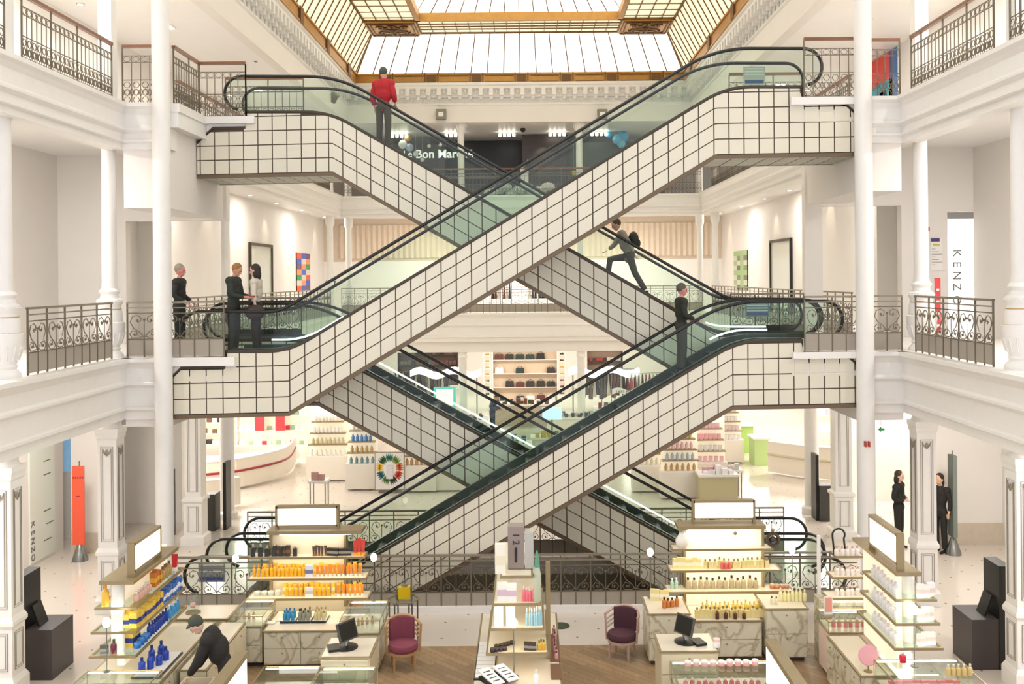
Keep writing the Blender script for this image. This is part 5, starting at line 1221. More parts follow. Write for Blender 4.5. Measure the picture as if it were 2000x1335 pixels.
# bracket spotlights under the cornice
def track_spot(px, py, Y, sgn, label):
    p = W(px, py, Y); o = thing('projector_spotlight', label, 'spotlight', tuple(p), 'bracket spotlights')
    T = Matrix.Translation(p) @ Matrix.Rotation(sgn*.7, 4, 'Y') @ Matrix.Rotation(.3, 4, 'X')
    m = MB(); m.merge(MB().box((-.12, -.12, -.14), (.12, .12, .16)).box((-.15, -.15, -.17), (.15, .15, -.12)), T); part(m, 'housing', mat('grey_lamp_housing', (130, 126, 112), .4, .4), o)
    m = MB(); m.merge(MB().lathe([(.1, -.19), (.1, -.17)], n=14), T); part(m, 'lens', LAMP, o)
    part(MB().tube([p, p+Vector((-sgn*.25, 0, .25))], .02, 5), 'bracket', STEEL, o)
for a in ((383, 10, 26, 1, 'bracket spotlight at the top left corner'), (501, 106, 28, 1, 'bracket spotlight on the left below the cornice'), (566, 157, 34, 1, 'bracket spotlight behind the upper left escalator rail'), (1535, 72, 27, -1, 'bracket spotlight on the right above the escalator rail'), (652, 190, 36, 1, 'small bracket spotlight near the far left corner')): track_spot(*a)
# boxes on the far frieze
for px, nm in ((862, 'left'), (1176, 'right')):
    p = W(px, 224, YE-.05); o = one('frieze_projector', MB().box((p.x-.2, YE-.25, p.z-.2), (p.x+.2, YE-.0, p.z+.2)), mat('grey_lamp_housing', (130, 126, 112), .4, .4), 'square projector box on the far wall above the %s far column' % nm, 'projector')
    part(MB().box((p.x-.1, YE-.26, p.z-.1), (p.x+.1, YE-.25, p.z+.08)), 'lens', WHITE, o)
p = W(1021, 243, 41); one('dome_camera', MB().ball((p.x, 41, CEIL-.05), .12, 10), BLACK, 'black ceiling dome camera above the dark store front', 'camera', smooth=True)

# --- dark store on the far second floor ---
YD = 43.0
sf = thing('store_front', 'dark store front on the far second floor with white lettering', 'shop front', (W(1000, 300, YD).x, YD, L2))
AUB = mat('aubergine_panel', (66, 56, 54), .35)
zt_ = 12.1
part(MB().box((bx(770, YD), YD, L2), (bx(872, YD), YD+.2, zt_)), 'letter_wall', AUB, sf)
part(MB().box((bx(640, YD), YD+.1, L2), (bx(770, YD), YD+.3, zt_)), 'side_wall', mat('brown_grey_panel', (96, 86, 78), .4), sf)
part(MB().box((bx(868, YD), YD+1.6, L2), (bx(1030, YD), YD+1.8, CEIL-.02)), 'dark_opening', BLACK, sf)
part(MB().box((bx(1022, YD), YD-.3, L2), (bx(1110, YD), YD+.2, CEIL-.05)), 'projecting_panel', AUB, sf)
part(MB().box((bx(1110, YD), YD, L2), (bx(1300, YD), YD+.2, zt_)), 'side_wall', mat('green_grey_panel', (84, 88, 78), .4), sf)
part(MB().box((bx(868, YD), YD, L2+1.05), (bx(1030, YD), YD+.1, L2+1.15)), 'counter_edge', mat('aubergine_light', (110, 90, 90), .4), sf)
p = W(868, 301, YD); part(text_at('Bon Marché', .52, (p.x, YD-.02, p.z), bold=True), 'lettering', mat('white_letter', (250, 248, 244), .4, emit=.5), sf)
p = W(812, 301, YD); part(text_at('Le', .42, (p.x-.35, YD-.02, p.z)), 'lettering', MATS['white_letter'], sf)
spot('store_front_spot', (bx(1062, YD), YD-1.6, CEIL-.1), (bx(1062, YD), YD-.3, 11.3), 60, 40)
for i, (px, py, r, c) in enumerate(((787, 282, .2, (236, 238, 236)), (796, 270, .16, (200, 150, 90)), (800, 288, .18, (180, 190, 220)), (812, 300, .13, (230, 236, 226)), (1189, 263, .16, (70, 170, 226)), (1206, 272, .24, (110, 196, 236)), (1217, 266, .26, (90, 180, 230)), (1213, 280, .2, (130, 206, 240)), (825, 312, .09, (236, 236, 230)), (838, 285, .08, (236, 236, 230)), (860, 283, .08, (240, 240, 236)), (1121, 338, .12, (220, 200, 60)))):
    p = W(px, py, YD-.8); q = one('hanging_ball', MB().ball(p, r, 10).tube([p, (p.x, p.y, CEIL)], .004, 3), cm(c, .3), 'small round decorative ball hanging before the dark store front, %s' % ('blue cluster at right' if px > 1150 else 'yellow one' if px > 1100 else 'white and tan cluster at left'), 'ornament', 'hanging balls '+('blue' if px > 1150 else 'yellow' if px > 1100 else 'white'), smooth=True)
for px in (780, 885, 990, 1088, 1170):
    p = W(px, 255, 42); o = thing('ceiling_track', 'cluster of white track lights in front of the dark store', 'ceiling light', (p.x, 42, CEIL), 'ceiling tracks')
    part(MB().box((p.x-.35, 41.97, CEIL-.05), (p.x+.35, 42.03, CEIL)), 'rail', WHITE, o)
    for k2 in range(4): part(MB().lathe([(.06, 0), (.07, .1)], (p.x-.3+k2*.2, 42, CEIL-.19), 8).tube([(p.x-.3+k2*.2, 42, CEIL-.1), (p.x-.3+k2*.2, 42, CEIL-.05)], .01, 4), 'spot_head', LAMP, o)
# white fabrics / display behind the far second floor railing
m = MB()
for i in range(9): m.ball((bx(960+i*14, 41), 41+.2*(i % 2), L2+.25+.12*(i % 3)), .22, 8, sc=(1.4, 1, .8))
one('white_bundle', m, WHITE, 'white crumpled textile display behind the far second-floor railing', 'display', smooth=True)
m = MB().box((bx(1018, 41.5), 41.4, L2), (bx(1034, 41.5), 41.6, L2+1.3)).tube([(bx(1018, 41.5), 41.5, L2+1.3), (bx(1034, 41.5), 41.5, L2+1.65)], .05, 5); one('white_figure', m, WHITE, 'tall white display figure behind the far second-floor railing', 'display')

# --- first floor far: mannequins and racks behind the railing ---
for i, (px, nm) in enumerate(((968, 'leftmost'), (990, 'second'), (1040, 'third'), (1060, 'rightmost'))):
    p = bx(px, 42.5); o = thing('clothes_rail', 'clothes rail with dark garments behind the far first-floor railing, %s' % nm, 'clothes rail', (p, 42.5, L1))
    part(MB().tube([(p-.2, 42.5, L1), (p-.2, 42.5, L1+1.5), (p+.2, 42.5, L1+1.5), (p+.2, 42.5, L1)], .015, 5), 'frame', STEEL, o)
    for k2 in range(3): part(MB().prism([(p-.12+k2*.12, L1+1.45), (p-.18+k2*.12, L1+.5), (p-.06+k2*.12, L1+.5)], 42.3, 42.7), 'garment', cm([(40, 38, 40), (120, 60, 50), (210, 200, 190), (60, 70, 90)][(k2+i) % 4], .8), o)
m = MB().lathe([(.3, 0), (.3, .03), (.05, .05)], (bx(660, 37.5), 37.5, L1), 12)
dm_ = thing('mannequin', 'dark dressed mannequin by the far left column on the first floor', 'mannequin', (bx(660, 37.5)-.5, 38.6, L1)); xx = bx(660, 37.5)-.5
part(MB().lathe([(.2, 0), (.2, .02), (.02, .04), (.02, .7), (.16, .75), (.13, 1.05), (.2, 1.35), (.06, 1.45), (.05, 1.5)], (xx, 38.6, L1), 14), 'dressed_body', mat('grey_dress', (90, 92, 84), .8), dm_, True); part(MB().ball((xx, 38.6, L1+1.62), .11, 10), 'head', mat('bronze_head', (96, 84, 64), .5), dm_, True)

# --- information boards, signs ---
o = thing('lit_poster', 'tall white backlit poster with vertical lettering on the right first floor', 'sign', (X(10.3), TY+.6, L1))
part(MB().box((X(9.9), TY+.3, L1), (X(10.85), TY+.36, 7.45)), 'panel', mat('lit_white_panel', (255, 253, 250), .4, emit=.9), o)
p = W(1868, 540, TY+.28)
for i, ch in enumerate(('K', 'E', 'N', 'Z', 'O')):
    q = W(1869, 494+i*22+(4 if i > 3 else 0), TY+.28); part(text_at(ch, .27, (q.x, TY+.29, q.z), ry=-PI/2), 'letter', mat('grey_letter', (96, 96, 92), .5), o)
o = thing('wall_notice', 'white floor-plan notice with purple header beside the lit poster', 'sign', (W(1828, 500, TY).x, TY-.02, 6)); a = W(1818, 465, TY-.02); b2 = W(1841, 528, TY-.02)
part(MB().box((a.x, TY-.02, b2.z), (b2.x, TY-.005, a.z)), 'sheet', WHITE, o); part(MB().box((a.x, TY-.025, a.z-.08), (a.x+.2, TY-.02, a.z)), 'header', cm((80, 64, 110), .5), o); part(MB().box((a.x+.05, TY-.025, a.z-.17), (a.x+.2, TY-.02, a.z-.13)), 'header', cm((190, 186, 90), .5), o)
m = MB()
for i in range(7): m.box((a.x+.02, TY-.024, a.z-.25-i*.06), (a.x+.1+.08*(i % 3), TY-.02, a.z-.24-i*.06))
part(m, 'text_lines', mat('grey_letter', (96, 96, 92), .5), o)
o = thing('red_banner_small', 'small red vertical banner behind the right first-floor railing', 'banner', (W(1831, 600, 20.5).x, 20.5, L1)); a = W(1831, 600, 20.5).x
part(MB().box((a-.06, 20.48, L1+.2), (a+.06, 20.5, L1+1.35)), 'cloth', cm((214, 70, 76), .7), o); part(MB().lathe([(.12, 0), (.12, .02), (.01, .2), (.01, 1.35)], (a, 20.52, L1), 10), 'stand', STEEL, o)
m = MB()
for k2 in range(4): m.cb((a, 20.475, L1+1.1-k2*.25), (.06, .006, .05))
part(m, 'lettering', WHITE, o)
o = thing('orange_banner', 'tall orange-red banner on a silver cone stand, ground floor left', 'banner', (FL(155, 1095).x, FL(155, 1095).y, 0)); p = FL(155, 1095)
za = XZ(155, 1063, p.y)[1]; zb = XZ(155, 909, p.y)[1]
part(MB().box((p.x-.14, p.y-.02, za), (p.x+.13, p.y, zb)), 'cloth', cm((232, 92, 62), .7), o); part(MB().lathe([(.17, 0), (.17, .03), (.05, .4), (.02, .42), (.015, zb+.1)], (p.x, p.y+.04, 0), 16), 'cone_stand', STEEL, o, True)
m = MB()
for k2 in range(5): m.box((p.x-.12+k2*.05, p.y-.025, zb-.28), (p.x-.09+k2*.05, p.y-.02, zb-.24))
m.box((p.x-.05, p.y-.025, zb-.68), (p.x+.03, p.y-.02, zb-.66)); part(m, 'lettering', mat('dark_red_print', (140, 44, 34), .6), o)
o = thing('grey_banner', 'narrow grey banner seen edge-on with a silver cone stand, ground floor right', 'banner', (FL(1862, 1082).x, FL(1862, 1082).y, 0)); p = FL(1862, 1082)
zb = XZ(1862, 888, p.y)[1]; part(MB().box((p.x-.05, p.y-.14, .4), (p.x+.04, p.y+.14, zb)), 'cloth', cm((116, 124, 116), .6), o); part(MB().lathe([(.17, 0), (.17, .03), (.04, .42), (.015, .44), (.015, zb+.1)], (p.x, p.y, 0), 16), 'cone_stand', STEEL, o, True)
# left near wall panels with text on the ground floor
o = thing('text_wall_panel', 'pale wall panel with vertical lettering at the far left of the ground floor', 'sign', (X(-10.5), 21.4, .1)); 
part(MB().box((X(-10.5), 20.9, .1), (X(-10.5)+.03, 22.0, 2.6)), 'panel', mat('pale_green_panel', (226, 230, 218), .4), o)
for i, ch in enumerate(('K', 'E', 'N', 'Z', 'O')):
    q = MB(); q.merge(textmesh(ch, .2), Matrix.Translation((X(-10.5)+.035, 21.0, .95-i*.18)) @ Matrix.Rotation(PI/2, 4, 'Z') @ Matrix.Rotation(PI/2, 4, 'X') @ Matrix.Rotation(-PI/2, 4, 'Z')); part(q, 'letter', MATS['grey_letter'], o)
for i, (y, z) in enumerate(((21.5, 2.2), (21.5, 1.9), (21.5, 1.1), (21.6, .8), (21.5, .45))):
    part(MB().box((X(-10.5)+.03, y, z), (X(-10.5)+.036, y+.3, z+.02)), 'text_line', MATS['grey_letter'], o)
o = thing('blue_poster', 'pale blue floral lightbox poster in the left ground-floor doorway', 'poster', (-11.26, 23.5, 0))
part(MB().box((-11.42, 23.5, 1.6), (-11.1, 23.55, 3.1)), 'panel', mat('pale_blue_print', (150, 200, 240), .4, emit=.3, noise=.3, scale=6), o)
part(MB().box((-11.43, 23.48, 0), (-11.09, 23.57, 1.6)), 'stand', WHITE, o)
for px, py, Y in ((1811, 447, 22.15), (1694, 867, 17.85)):
    p = W(px, py, Y); o = thing('red_wall_marker', 'pair of small red call points on the %s' % ('upper right wall' if Y > 20 else 'right slender column'), 'call point', tuple(p))
    for d in (-.03, .035): part(MB().box((p.x+d-.014, Y-.02, p.z-.05), (p.x+d+.014, Y+(.03 if Y > 20 else .06), p.z+.05)), 'red_unit', cm((190, 60, 50), .5), o)
p = W(1721, 838, 24); o = thing('exit_sign', 'small green hanging exit sign in the right bright doorway', 'sign', tuple(p)); part(MB().box((p.x-.14, 24, p.z-.1), (p.x+.14, 24.04, p.z+.1)), 'panel', mat('exit_white', (240, 250, 240), .5, emit=.6), o)
part(MB().prism([(p.x-.08, p.z), (p.x+.0, p.z-.07), (p.x+.0, p.z-.025), (p.x+.08, p.z-.025), (p.x+.08, p.z+.025), (p.x, p.z+.025), (p.x, p.z+.07)], 23.985, 24), 'arrow', cm((40, 130, 70), .5), o)
part(MB().tube([(p.x, 24.02, p.z+.1), (p.x, 24.02, 4.3)], .006, 4), 'hanger', STEEL, o)

# --- kiosks beyond the escalators ---
for (px, py0, py1, w_, nm) in ((412, 965, 1037, .11, 'left'), (1614, 948, 1018, .16, 'right')):
    p = FL(px, py1); zt2 = XZ(px, py0, p.y)[1]
    o = thing('info_totem', 'dark grey info totem beyond the escalators on the %s' % nm, 'kiosk', (p.x, p.y, 0)); part(MB().box((p.x-w_, p.y, 0), (p.x+w_, p.y+.4, zt2)), 'box', mat('charcoal_box', (64, 62, 56), .4), o)
    xx = p.x-.2 if nm == 'right' else p.x+.3
    part(MB().box((xx-.03, p.y+.1, 0), (xx+.05, p.y+.5, zt2+.75)), 'tall_slab', BLACK, o)
o = thing('grey_display_board', 'dark grey and mauve board standing left of the paneled column', 'board', (FL(333, 1045).x, FL(333, 1045).y, 0)); p = FL(333, 1045); part(MB().box((p.x-.14, p.y, 0), (p.x+.1, p.y+.08, 1.6)), 'board', mat('charcoal_box', (64, 62, 56), .4), o)

# --- curved white counters ---
def curved_counter(label, pts, h, band=None, top=None, m_=None, ins=.5):
    o = thing('curved_counter', label, 'counter', (pts[0][0], pts[0][1], 0))
    P = rounded(pts, 1.2, 6); m = MB(); c = (sum(p[0] for p in P)/len(P), max(p[1] for p in P)+.5)
    inn = [((p[0]+(c[0]-p[0])*.12), p[1]+(c[1]-p[1])*.2) for p in P]
    m.prism(P+inn[::-1], .08, h, axis='Z'); part(m, 'body', m_ or mat('warm_white_counter', (240, 230, 214), .3), o)
    if band:
        m = MB(); m.tube([(p[0], p[1]-.02, h*.62) for p in P], .035, 6); part(m, 'band', cm(band, .4), o)
    part(MB().prism([(p[0], p[1]-.03) for p in P]+inn[::-1], h, h+.03, axis='Z'), 'top', WHITE, o); return o
def fl(px, py): q = FL(px, py); return (q.x, q.y)
curved_counter('big curved white counter with a dark red band, ground floor left', [(-14, FL(440, 965).y-1.0), fl(440, 962), fl(520, 945), fl(566, 930), fl(578, 905)], .9, (150, 40, 50))
curved_counter('low curved white counter around the big left counter', [(-14, FL(400, 1000).y-.4), fl(395, 1000), fl(470, 990)], .8)
curved_counter('long white counter beyond the round column, ground floor right', [fl(1500, 925), fl(1560, 935), fl(1660, 945), (16, 26.5)], 1.0, (205, 195, 165))
def shelfwall(label, x0, x1, y, z0, z1, nx, nz, cols, frame=WHITE, dens=.8, lit=True, bh=.22, kind='box', back=None):
    """wall shelving with countable goods, each its own object"""
    o = thing('display_shelving', label, 'shelving', ((x0+x1)/2, y, z0))
    part(MB().box((x0, y+.3, z0), (x1, y+.34, z1)), 'back_panel', back or (BACKLIT if lit else WHITE), o)
    for i in range(2): xx = (x0, x1-.04)[i]; part(MB().box((xx, y, z0), (xx+.04, y+.3, z1)), 'side_panel', frame, o)
    for j in range(nz+1): z = z0+(z1-z0)*j/nz; part(MB().box((x0+.04, y, z), (x1-.04, y+.3, z+.03)), 'shelf', frame, o)
    for j in range(nz):
        z = z0+(z1-z0)*j/nz+.03; H = (z1-z0)/nz-.08
        for i in range(nx):
            if rng.random() > dens: continue
            ci = rng.randrange(len(cols)); c = cols[ci]; xx = x0+.08+(x1-x0-.16)*(i+.5)/nx; w2 = (x1-x0-.16)/nx
            key = 'g_%s_%d_%d_%d' % ((kind,)+tuple(c))
            if kind == 'bag': k3 = ('handbag', [('bag_body', MB().prism([(-.27, 0), (.27, 0), (.24, .36), (-.24, .36)], -.08, .08), cm(c, .5), False), ('handle', MB().tube([(-.12+.12*(1-math.cos(q*PI/6)), 0, .36+.1*math.sin(q*PI/6)) for q in range(7)], .02, 4), cm(c, .5), True)])
            else: k3 = ('small_carton' if kind == 'box' else 'small_bottle', [('item_body', MB().lathe([(.07, 0), (.08, .12), (.05, .18), (.03, .22)], n=8) if kind == 'bottle' else MB().box((-.1, -.06, 0), (.1, .06, .2)), cm(c, .4), kind == 'bottle')])
            s = min(1.0, w2/.22 if kind != 'bag' else w2/.64)
            nm = {'bag': 'handbag', 'bottle': 'bottle', 'box': 'carton'}[kind]
            place(k3, key, (xx, y+.13, z), '%s %s on the %s' % (cname(c), nm, label.split(',')[0]), nm, 'goods on the '+label[:40], 0, (s, s, min(s*rng.uniform(.8, 1.1), H/.34 if kind == 'bag' else H/.23)))
    return o
def cname(c):
    r, g, b = c; mx, mn = max(c), min(c)
    if mx-mn < 28: return 'white' if mx > 215 else 'grey' if mx > 100 else 'black'
    if r == mx: return 'pink' if b > 120 and r > 200 else ('brown' if r < 170 else ('orange' if g > 120 else 'red')) if b < g+40 else 'pink'
    if g == mx: return 'green'
    return 'blue'
# handbag wall at the centre far end
z = 0.0
shelfwall('handbag wall at the far centre', bx(960, 46), bx(1088, 46), 46, .3, 2.9, 6, 4, [(40, 36, 36), (60, 52, 50), (54, 50, 46), (236, 232, 230), (44, 60, 58), (100, 56, 50)], dens=.85, kind='bag', lit=False, back=mat('beige_shelf_back', (222, 200, 172), .5))
o = thing('lamp_display', 'wooden shelf with two lit table lamps above the handbag wall', 'shelving', (bx(1000, 46), 46, 2.95)); part(MB().box((bx(948, 46), 45.9, 2.93), (bx(1092, 46), 46.35, 2.98)), 'shelf', WHITE, o); part(MB().box((bx(948, 46), 46.32, 2.98), (bx(1070, 46), 46.36, 4.2)), 'back_panel', mat('orange_brown_print', (180, 110, 70), .5, noise=.4, scale=5), o)
for px in (1000, 1050):
    l = thing('table_lamp', 'small lit table lamp above the handbag wall, %s one' % ('left' if px < 1020 else 'right'), 'lamp', (bx(px, 46), 46.1, 2.98)); part(MB().lathe([(.1, 0), (.03, .05), (.03, .35)], (bx(px, 46), 46.1, 2.98), 10), 'foot', BLACK, l, True); part(MB().lathe([(.25, .35), (.14, .65)], (bx(px, 46), 46.1, 2.98), 14), 'shade', mat('lit_shade', (255, 240, 210), .5, emit=1.6), l, True)
shelfwall('dark shoe wall left of the far left column', bx(775, 47), bx(893, 47), 47, 1.0, 3.9, 14, 6, [(70, 56, 54), (110, 70, 66), (90, 90, 84), (50, 44, 44)], frame=mat('dark_wood', (80, 60, 50), .5), dens=.95, lit=False, back=mat('dark_shop_back', (96, 78, 66), .6))
shelfwall('accessories wall right of the far right column', bx(1146, 46), bx(1215, 46), 46, 1.0, 3.9, 9, 5, [(120, 90, 70), (60, 50, 46), (200, 190, 180), (150, 60, 60)], dens=.95, frame=MATS['dark_wood'], lit=False, back=mat('tan_shop_back', (150, 126, 104), .6))
shelfwall('narrow rack left of the handbag wall', bx(943, 46), bx(957, 46), 46, .6, 3.4, 2, 9, [(90, 70, 50), (50, 44, 44), (200, 170, 90)], dens=1)
shelfwall('narrow rack right of the handbag wall', bx(1089, 46), bx(1103, 46), 46, .6, 3.4, 2, 9, [(110, 60, 60), (50, 44, 44), (220, 180, 90)], dens=1)
shelfwall('lit make-up wall behind the long right counter', 10.2, 15.8, 35, .5, 2.9, 16, 4, [(120, 110, 140), (250, 246, 240), (200, 190, 200)], dens=.35)
shelfwall('lit product wall behind the curved left counter', bx(385, 34), bx(455, 34), 34, .4, 2.3, 6, 5, [(60, 54, 50), (110, 80, 60), (230, 226, 220)], dens=.6)
shelfwall('white product wall at the middle left', bx(458, 33.5), bx(612, 33.5), 33.5, .45, 2.5, 16, 4, [(226, 60, 70), (240, 236, 230), (160, 190, 150), (246, 240, 236)], dens=.55)
for i, px in enumerate((505, 545)):
    o = one('red_shelf_panel', MB().box((bx(px-9, 33.4), 33.35, 1.0), (bx(px+9, 33.4), 33.4, 2.2)), cm((214, 60, 66), .5), 'tall red panel on the white product wall, %s one' % ('left', 'right')[i], 'panel')
# green cubes
for (pxa, pxb, pyt, pyb, nm, c) in ((1438, 1472, 832, 885, 'rear', (170, 206, 110)), (1474, 1502, 858, 909, 'front', (196, 224, 150))):
    a = FL(pxa, pyb); b2 = FL(pxb, pyb); zt2 = XZ((pxa+pxb)/2, pyt, a.y)[1]; o = thing('green_cube_counter', 'pale green cube counter, the %s of two' % nm, 'counter', ((a.x+b2.x)/2, a.y, 0)); part(MB().box((a.x, a.y, 0), (b2.x, a.y+.8, zt2)), 'body', cm(c, .5), o); part(MB().box((a.x-.05, a.y-.05, zt2), (b2.x+.05, a.y+.85, zt2+.05)), 'top', WHITE, o)
# poster with wreath of coloured leaves
pA = FL(733, 963); YQ = pA.y; a = XZ(732, 957, YQ); b2 = XZ(790, 882, YQ)
o = thing('wreath_poster', 'framed poster with a ring of coloured leaves around a pale bottle', 'poster', ((a[0]+b2[0])/2, YQ, 0))
part(MB().box((a[0], YQ, a[1]), (b2[0], YQ+.05, b2[1])).box((a[0]+.1, YQ+.05, 0), (b2[0]-.1, YQ+.1, a[1]+.3)), 'frame', mat('poster_frame', (150, 140, 130), .5), o); part(MB().box((a[0]+.025, YQ-.01, a[1]+.025), (b2[0]-.025, YQ, b2[1]-.025)), 'sheet', WHITE, o)
cx_, cz_ = (a[0]+b2[0])/2, (a[1]+b2[1])/2+.06
for k2, c in enumerate(((60, 130, 110), (50, 90, 50), (236, 190, 50), (60, 110, 120), (90, 130, 60), (50, 60, 50), (200, 60, 40), (220, 100, 50), (120, 150, 60))):
    a0 = PI*.5+k2*2*PI/9*(1 if k2 else 1); m = MB()
    if abs(((a0 % (2*PI))-1.5*PI)) < .3: continue
    for q in range(4): t2 = a0+(q-1.5)*.15; m.add([(cx_+.17*math.cos(t2), YQ-.015, cz_+.2*math.sin(t2)), (cx_+.3*math.cos(t2-.12), YQ-.015, cz_+.34*math.sin(t2-.12)), (cx_+.42*math.cos(t2), YQ-.015, cz_+.46*math.sin(t2)), (cx_+.3*math.cos(t2+.12), YQ-.015, cz_+.34*math.sin(t2+.12))], [(0, 1, 2, 3)])
    part(m, 'leaf_cluster', cm(c, .6), o)
part(MB().box((cx_-.1, YQ-.02, cz_-.28), (cx_+.1, YQ-.012, cz_+.12)), 'bottle_print', mat('pale_print', (226, 222, 224), .5), o)
# small display tables and gondolas on the bright ground floor
def small_gondola(label, px, py, w_, h, n, cols, kind='bottle', d=.5):
    p = FL(px, py); o = thing('tiered_display', label, 'display stand', (p.x, p.y, 0)); nm = label.split(',')[0]
    part(MB().box((p.x-w_/2, p.y, .05), (p.x+w_/2, p.y+d, .75)), 'base_cabinet', mat('pale_base', (238, 230, 218), .35), o)
    part(MB().box((p.x-w_/2+.04, p.y+d*.5, .75), (p.x+w_/2-.04, p.y+d*.5+.04, h)), 'back_panel', BACKLIT, o)
    for j in range(n):
        z = .78+(h-.8)*j/n; ww = w_/2*(1-.08*j); s = part(MB().box((p.x-ww, p.y+.02, z-.03), (p.x+ww, p.y+d*.5, z)), 'shelf', BRASS if j else WHITE, o)
        k3 = int(w_/.16); c = cols[j % len(cols)]
        key = 's_%s_%d_%d_%d' % ((kind,)+tuple(c)); kk = ('cosmetic_item', [('item_body', MB().lathe([(.045, 0), (.05, .12), (.03, .16), (.02, .2)], n=8) if kind == 'bottle' else MB().box((-.05, -.04, 0), (.05, .04, .16)), cm(c, .3), kind == 'bottle')])
        for i in range(k3): place(kk, key, (p.x-ww+.08+(2*ww-.16)*(i+.5)/k3, p.y+.12, z), '%s item on the %s' % (cname(c), nm), 'bottle' if kind == 'bottle' else 'box', 'items on the '+nm[:40])
    part(MB().box((p.x-w_/2+.1, p.y+.05, h), (p.x+w_/2-.1, p.y+.3, h+.22)), 'sign_panel', LIGHTBOX, o)
    return o
G = small_gondola
G('tiered stand left of the wreath poster', 706, 958, .95, 2.1, 4, [(120, 150, 160), (200, 170, 120), (90, 140, 200), (210, 206, 200)])
G('tiered stand right of the wreath poster', 818, 962, 1.0, 1.9, 4, [(200, 160, 110), (170, 210, 220), (230, 226, 220)])
G('tiered stand behind the left of the escalators', 880, 960, .9, 1.9, 3, [(220, 200, 180), (190, 210, 200)])
G('tall white tiered stand in the left aisle', 640, 940, 1.3, 2.2, 4, [(236, 232, 224), (200, 190, 150), (240, 236, 230)])
G('white tiered stand further back in the left aisle', 662, 880, 1.5, 2.3, 4, [(236, 232, 224), (210, 200, 190)])
G('white tiered stand near the far left aisle', 615, 862, 1.2, 1.9, 3, [(236, 236, 232), (226, 200, 160)])
G('gold-edged tiered stand in the right aisle', 1330, 975, 1.1, 2.0, 4, [(206, 170, 110), (190, 200, 210), (240, 200, 200)])
G('pink tiered stand in the right aisle', 1385, 955, 1.1, 2.1, 4, [(236, 190, 196), (226, 222, 220), (240, 170, 180)], 'box')
G('white tiered stand further back in the right aisle', 1415, 905, 1.3, 2.0, 4, [(236, 232, 232), (226, 206, 206)], 'box')
G('white tiered stand left of the green cubes', 1380, 870, 1.4, 1.9, 3, [(50, 80, 130), (240, 236, 236), (226, 222, 220)])
G('tiered stand seen under the right escalator', 1270, 962, 1.0, 1.8, 3, [(226, 220, 200), (200, 180, 160)])
# display tables
def dtable(label, px, py, w_, d, h, c, items, body=True):
    p = FL(px, py); o = thing('display_table', label, 'table', (p.x, p.y, 0)); nm = label
    part(MB().box((p.x-w_/2, p.y, h-.06), (p.x+w_/2, p.y+d, h)), 'table_top', WHITE, o)
    if body: part(MB().box((p.x-w_/2+.04, p.y+.04, 0), (p.x+w_/2-.04, p.y+d-.04, h-.06)), 'body', cm(c, .5), o)
    else:
        for a in (-1, 1):
            for b3 in (.05, d-.05): part(MB().box((p.x+a*(w_/2-.05)-.015, p.y+b3-.015, 0), (p.x+a*(w_/2-.05)+.015, p.y+b3+.015, h-.06)), 'leg', STEEL, o)
    for i, (c2, n) in enumerate(items):
        kk = ('table_item', [('item_body', MB().box((-.07, -.05, 0), (.07, .05, .14)), cm(c2, .4), False)])
        for q in range(n): place(kk, 't_%d_%d_%d' % c2, (p.x-w_/2+.12+(w_-.24)*(q+.5)/n, p.y+.12+i*.2, h), '%s item on the %s' % (cname(c2), nm), 'box', 'items on the '+nm[:40], rng.uniform(-.4, .4), (rng.uniform(.7, 1.3), 1, rng.uniform(.6, 1.8)))
D_ = dtable
D_('white display table left of the poster', 620, 998, .5, .5, .8, (240, 236, 230), [((190, 150, 140), 3)], False)
D_('white display table right of centre aisle', 1405, 985, 1.1, .7, .8, (200, 190, 150), [((240, 236, 236), 5), ((226, 180, 190), 5)])
D_('white display table with metal legs in the right aisle', 1435, 975, .5, .5, .8, (240, 236, 230), [((210, 206, 200), 3)], False)
D_('white pedestal table in front of the left curved counter', 690, 905, 1.2, .8, .85, (240, 236, 230), [((120, 150, 170), 6), ((220, 200, 190), 6)])
D_('long table in front of the handbag wall', 1020, 832, 2.6, 1.0, .9, (190, 170, 150), [((120, 60, 40), 8), ((70, 100, 60), 7), ((230, 226, 220), 7)])
D_('display table behind the escalator crossing, left', 900, 868, 2.0, 1.0, .9, (236, 230, 224), [((50, 60, 60), 7), ((200, 190, 180), 6), ((140, 60, 70), 5)])
D_('display table behind the escalator crossing, right', 1120, 862, 2.0, 1.0, .9, (226, 222, 206), [((60, 70, 60), 7), ((220, 210, 190), 6), ((60, 90, 120), 5)])
D_('display table in the far left aisle', 800, 845, 2.0, .9, .9, (236, 226, 210), [((110, 90, 90), 7), ((200, 180, 160), 7)])
D_('display table in the far right aisle', 1210, 842, 2.0, .9, .9, (230, 226, 214), [((140, 60, 60), 7), ((90, 80, 76), 7)])
D_('display table nearest behind the escalators', 985, 920, 1.8, .9, .85, (236, 232, 226), [((80, 130, 120), 6), ((230, 226, 224), 6), ((60, 100, 150), 5)])
D_('second display table behind the escalators', 1075, 905, 1.3, .8, .85, (226, 214, 196), [((200, 170, 70), 5), ((120, 140, 100), 5)])
p = FL(868, 850); o = thing('teal_poster', 'tall lightbox poster with a turquoise border', 'poster', (p.x, p.y, 0)); a = XZ(847, 796, p.y); b2 = XZ(890, 755, p.y)
part(MB().box((a[0], p.y, a[1]), (b2[0], p.y+.05, b2[1])).box((a[0]+.3, p.y+.05, 0), (b2[0]-.3, p.y+.1, a[1]+.2)), 'border', mat('turquoise', (90, 210, 200), .4, emit=.25), o); part(MB().box((a[0]+.1, p.y-.01, a[1]+.08), (b2[0]-.1, p.y, b2[1]-.08)), 'sheet', mat('poster_white_lit', (250, 250, 250), .4, emit=.4), o)
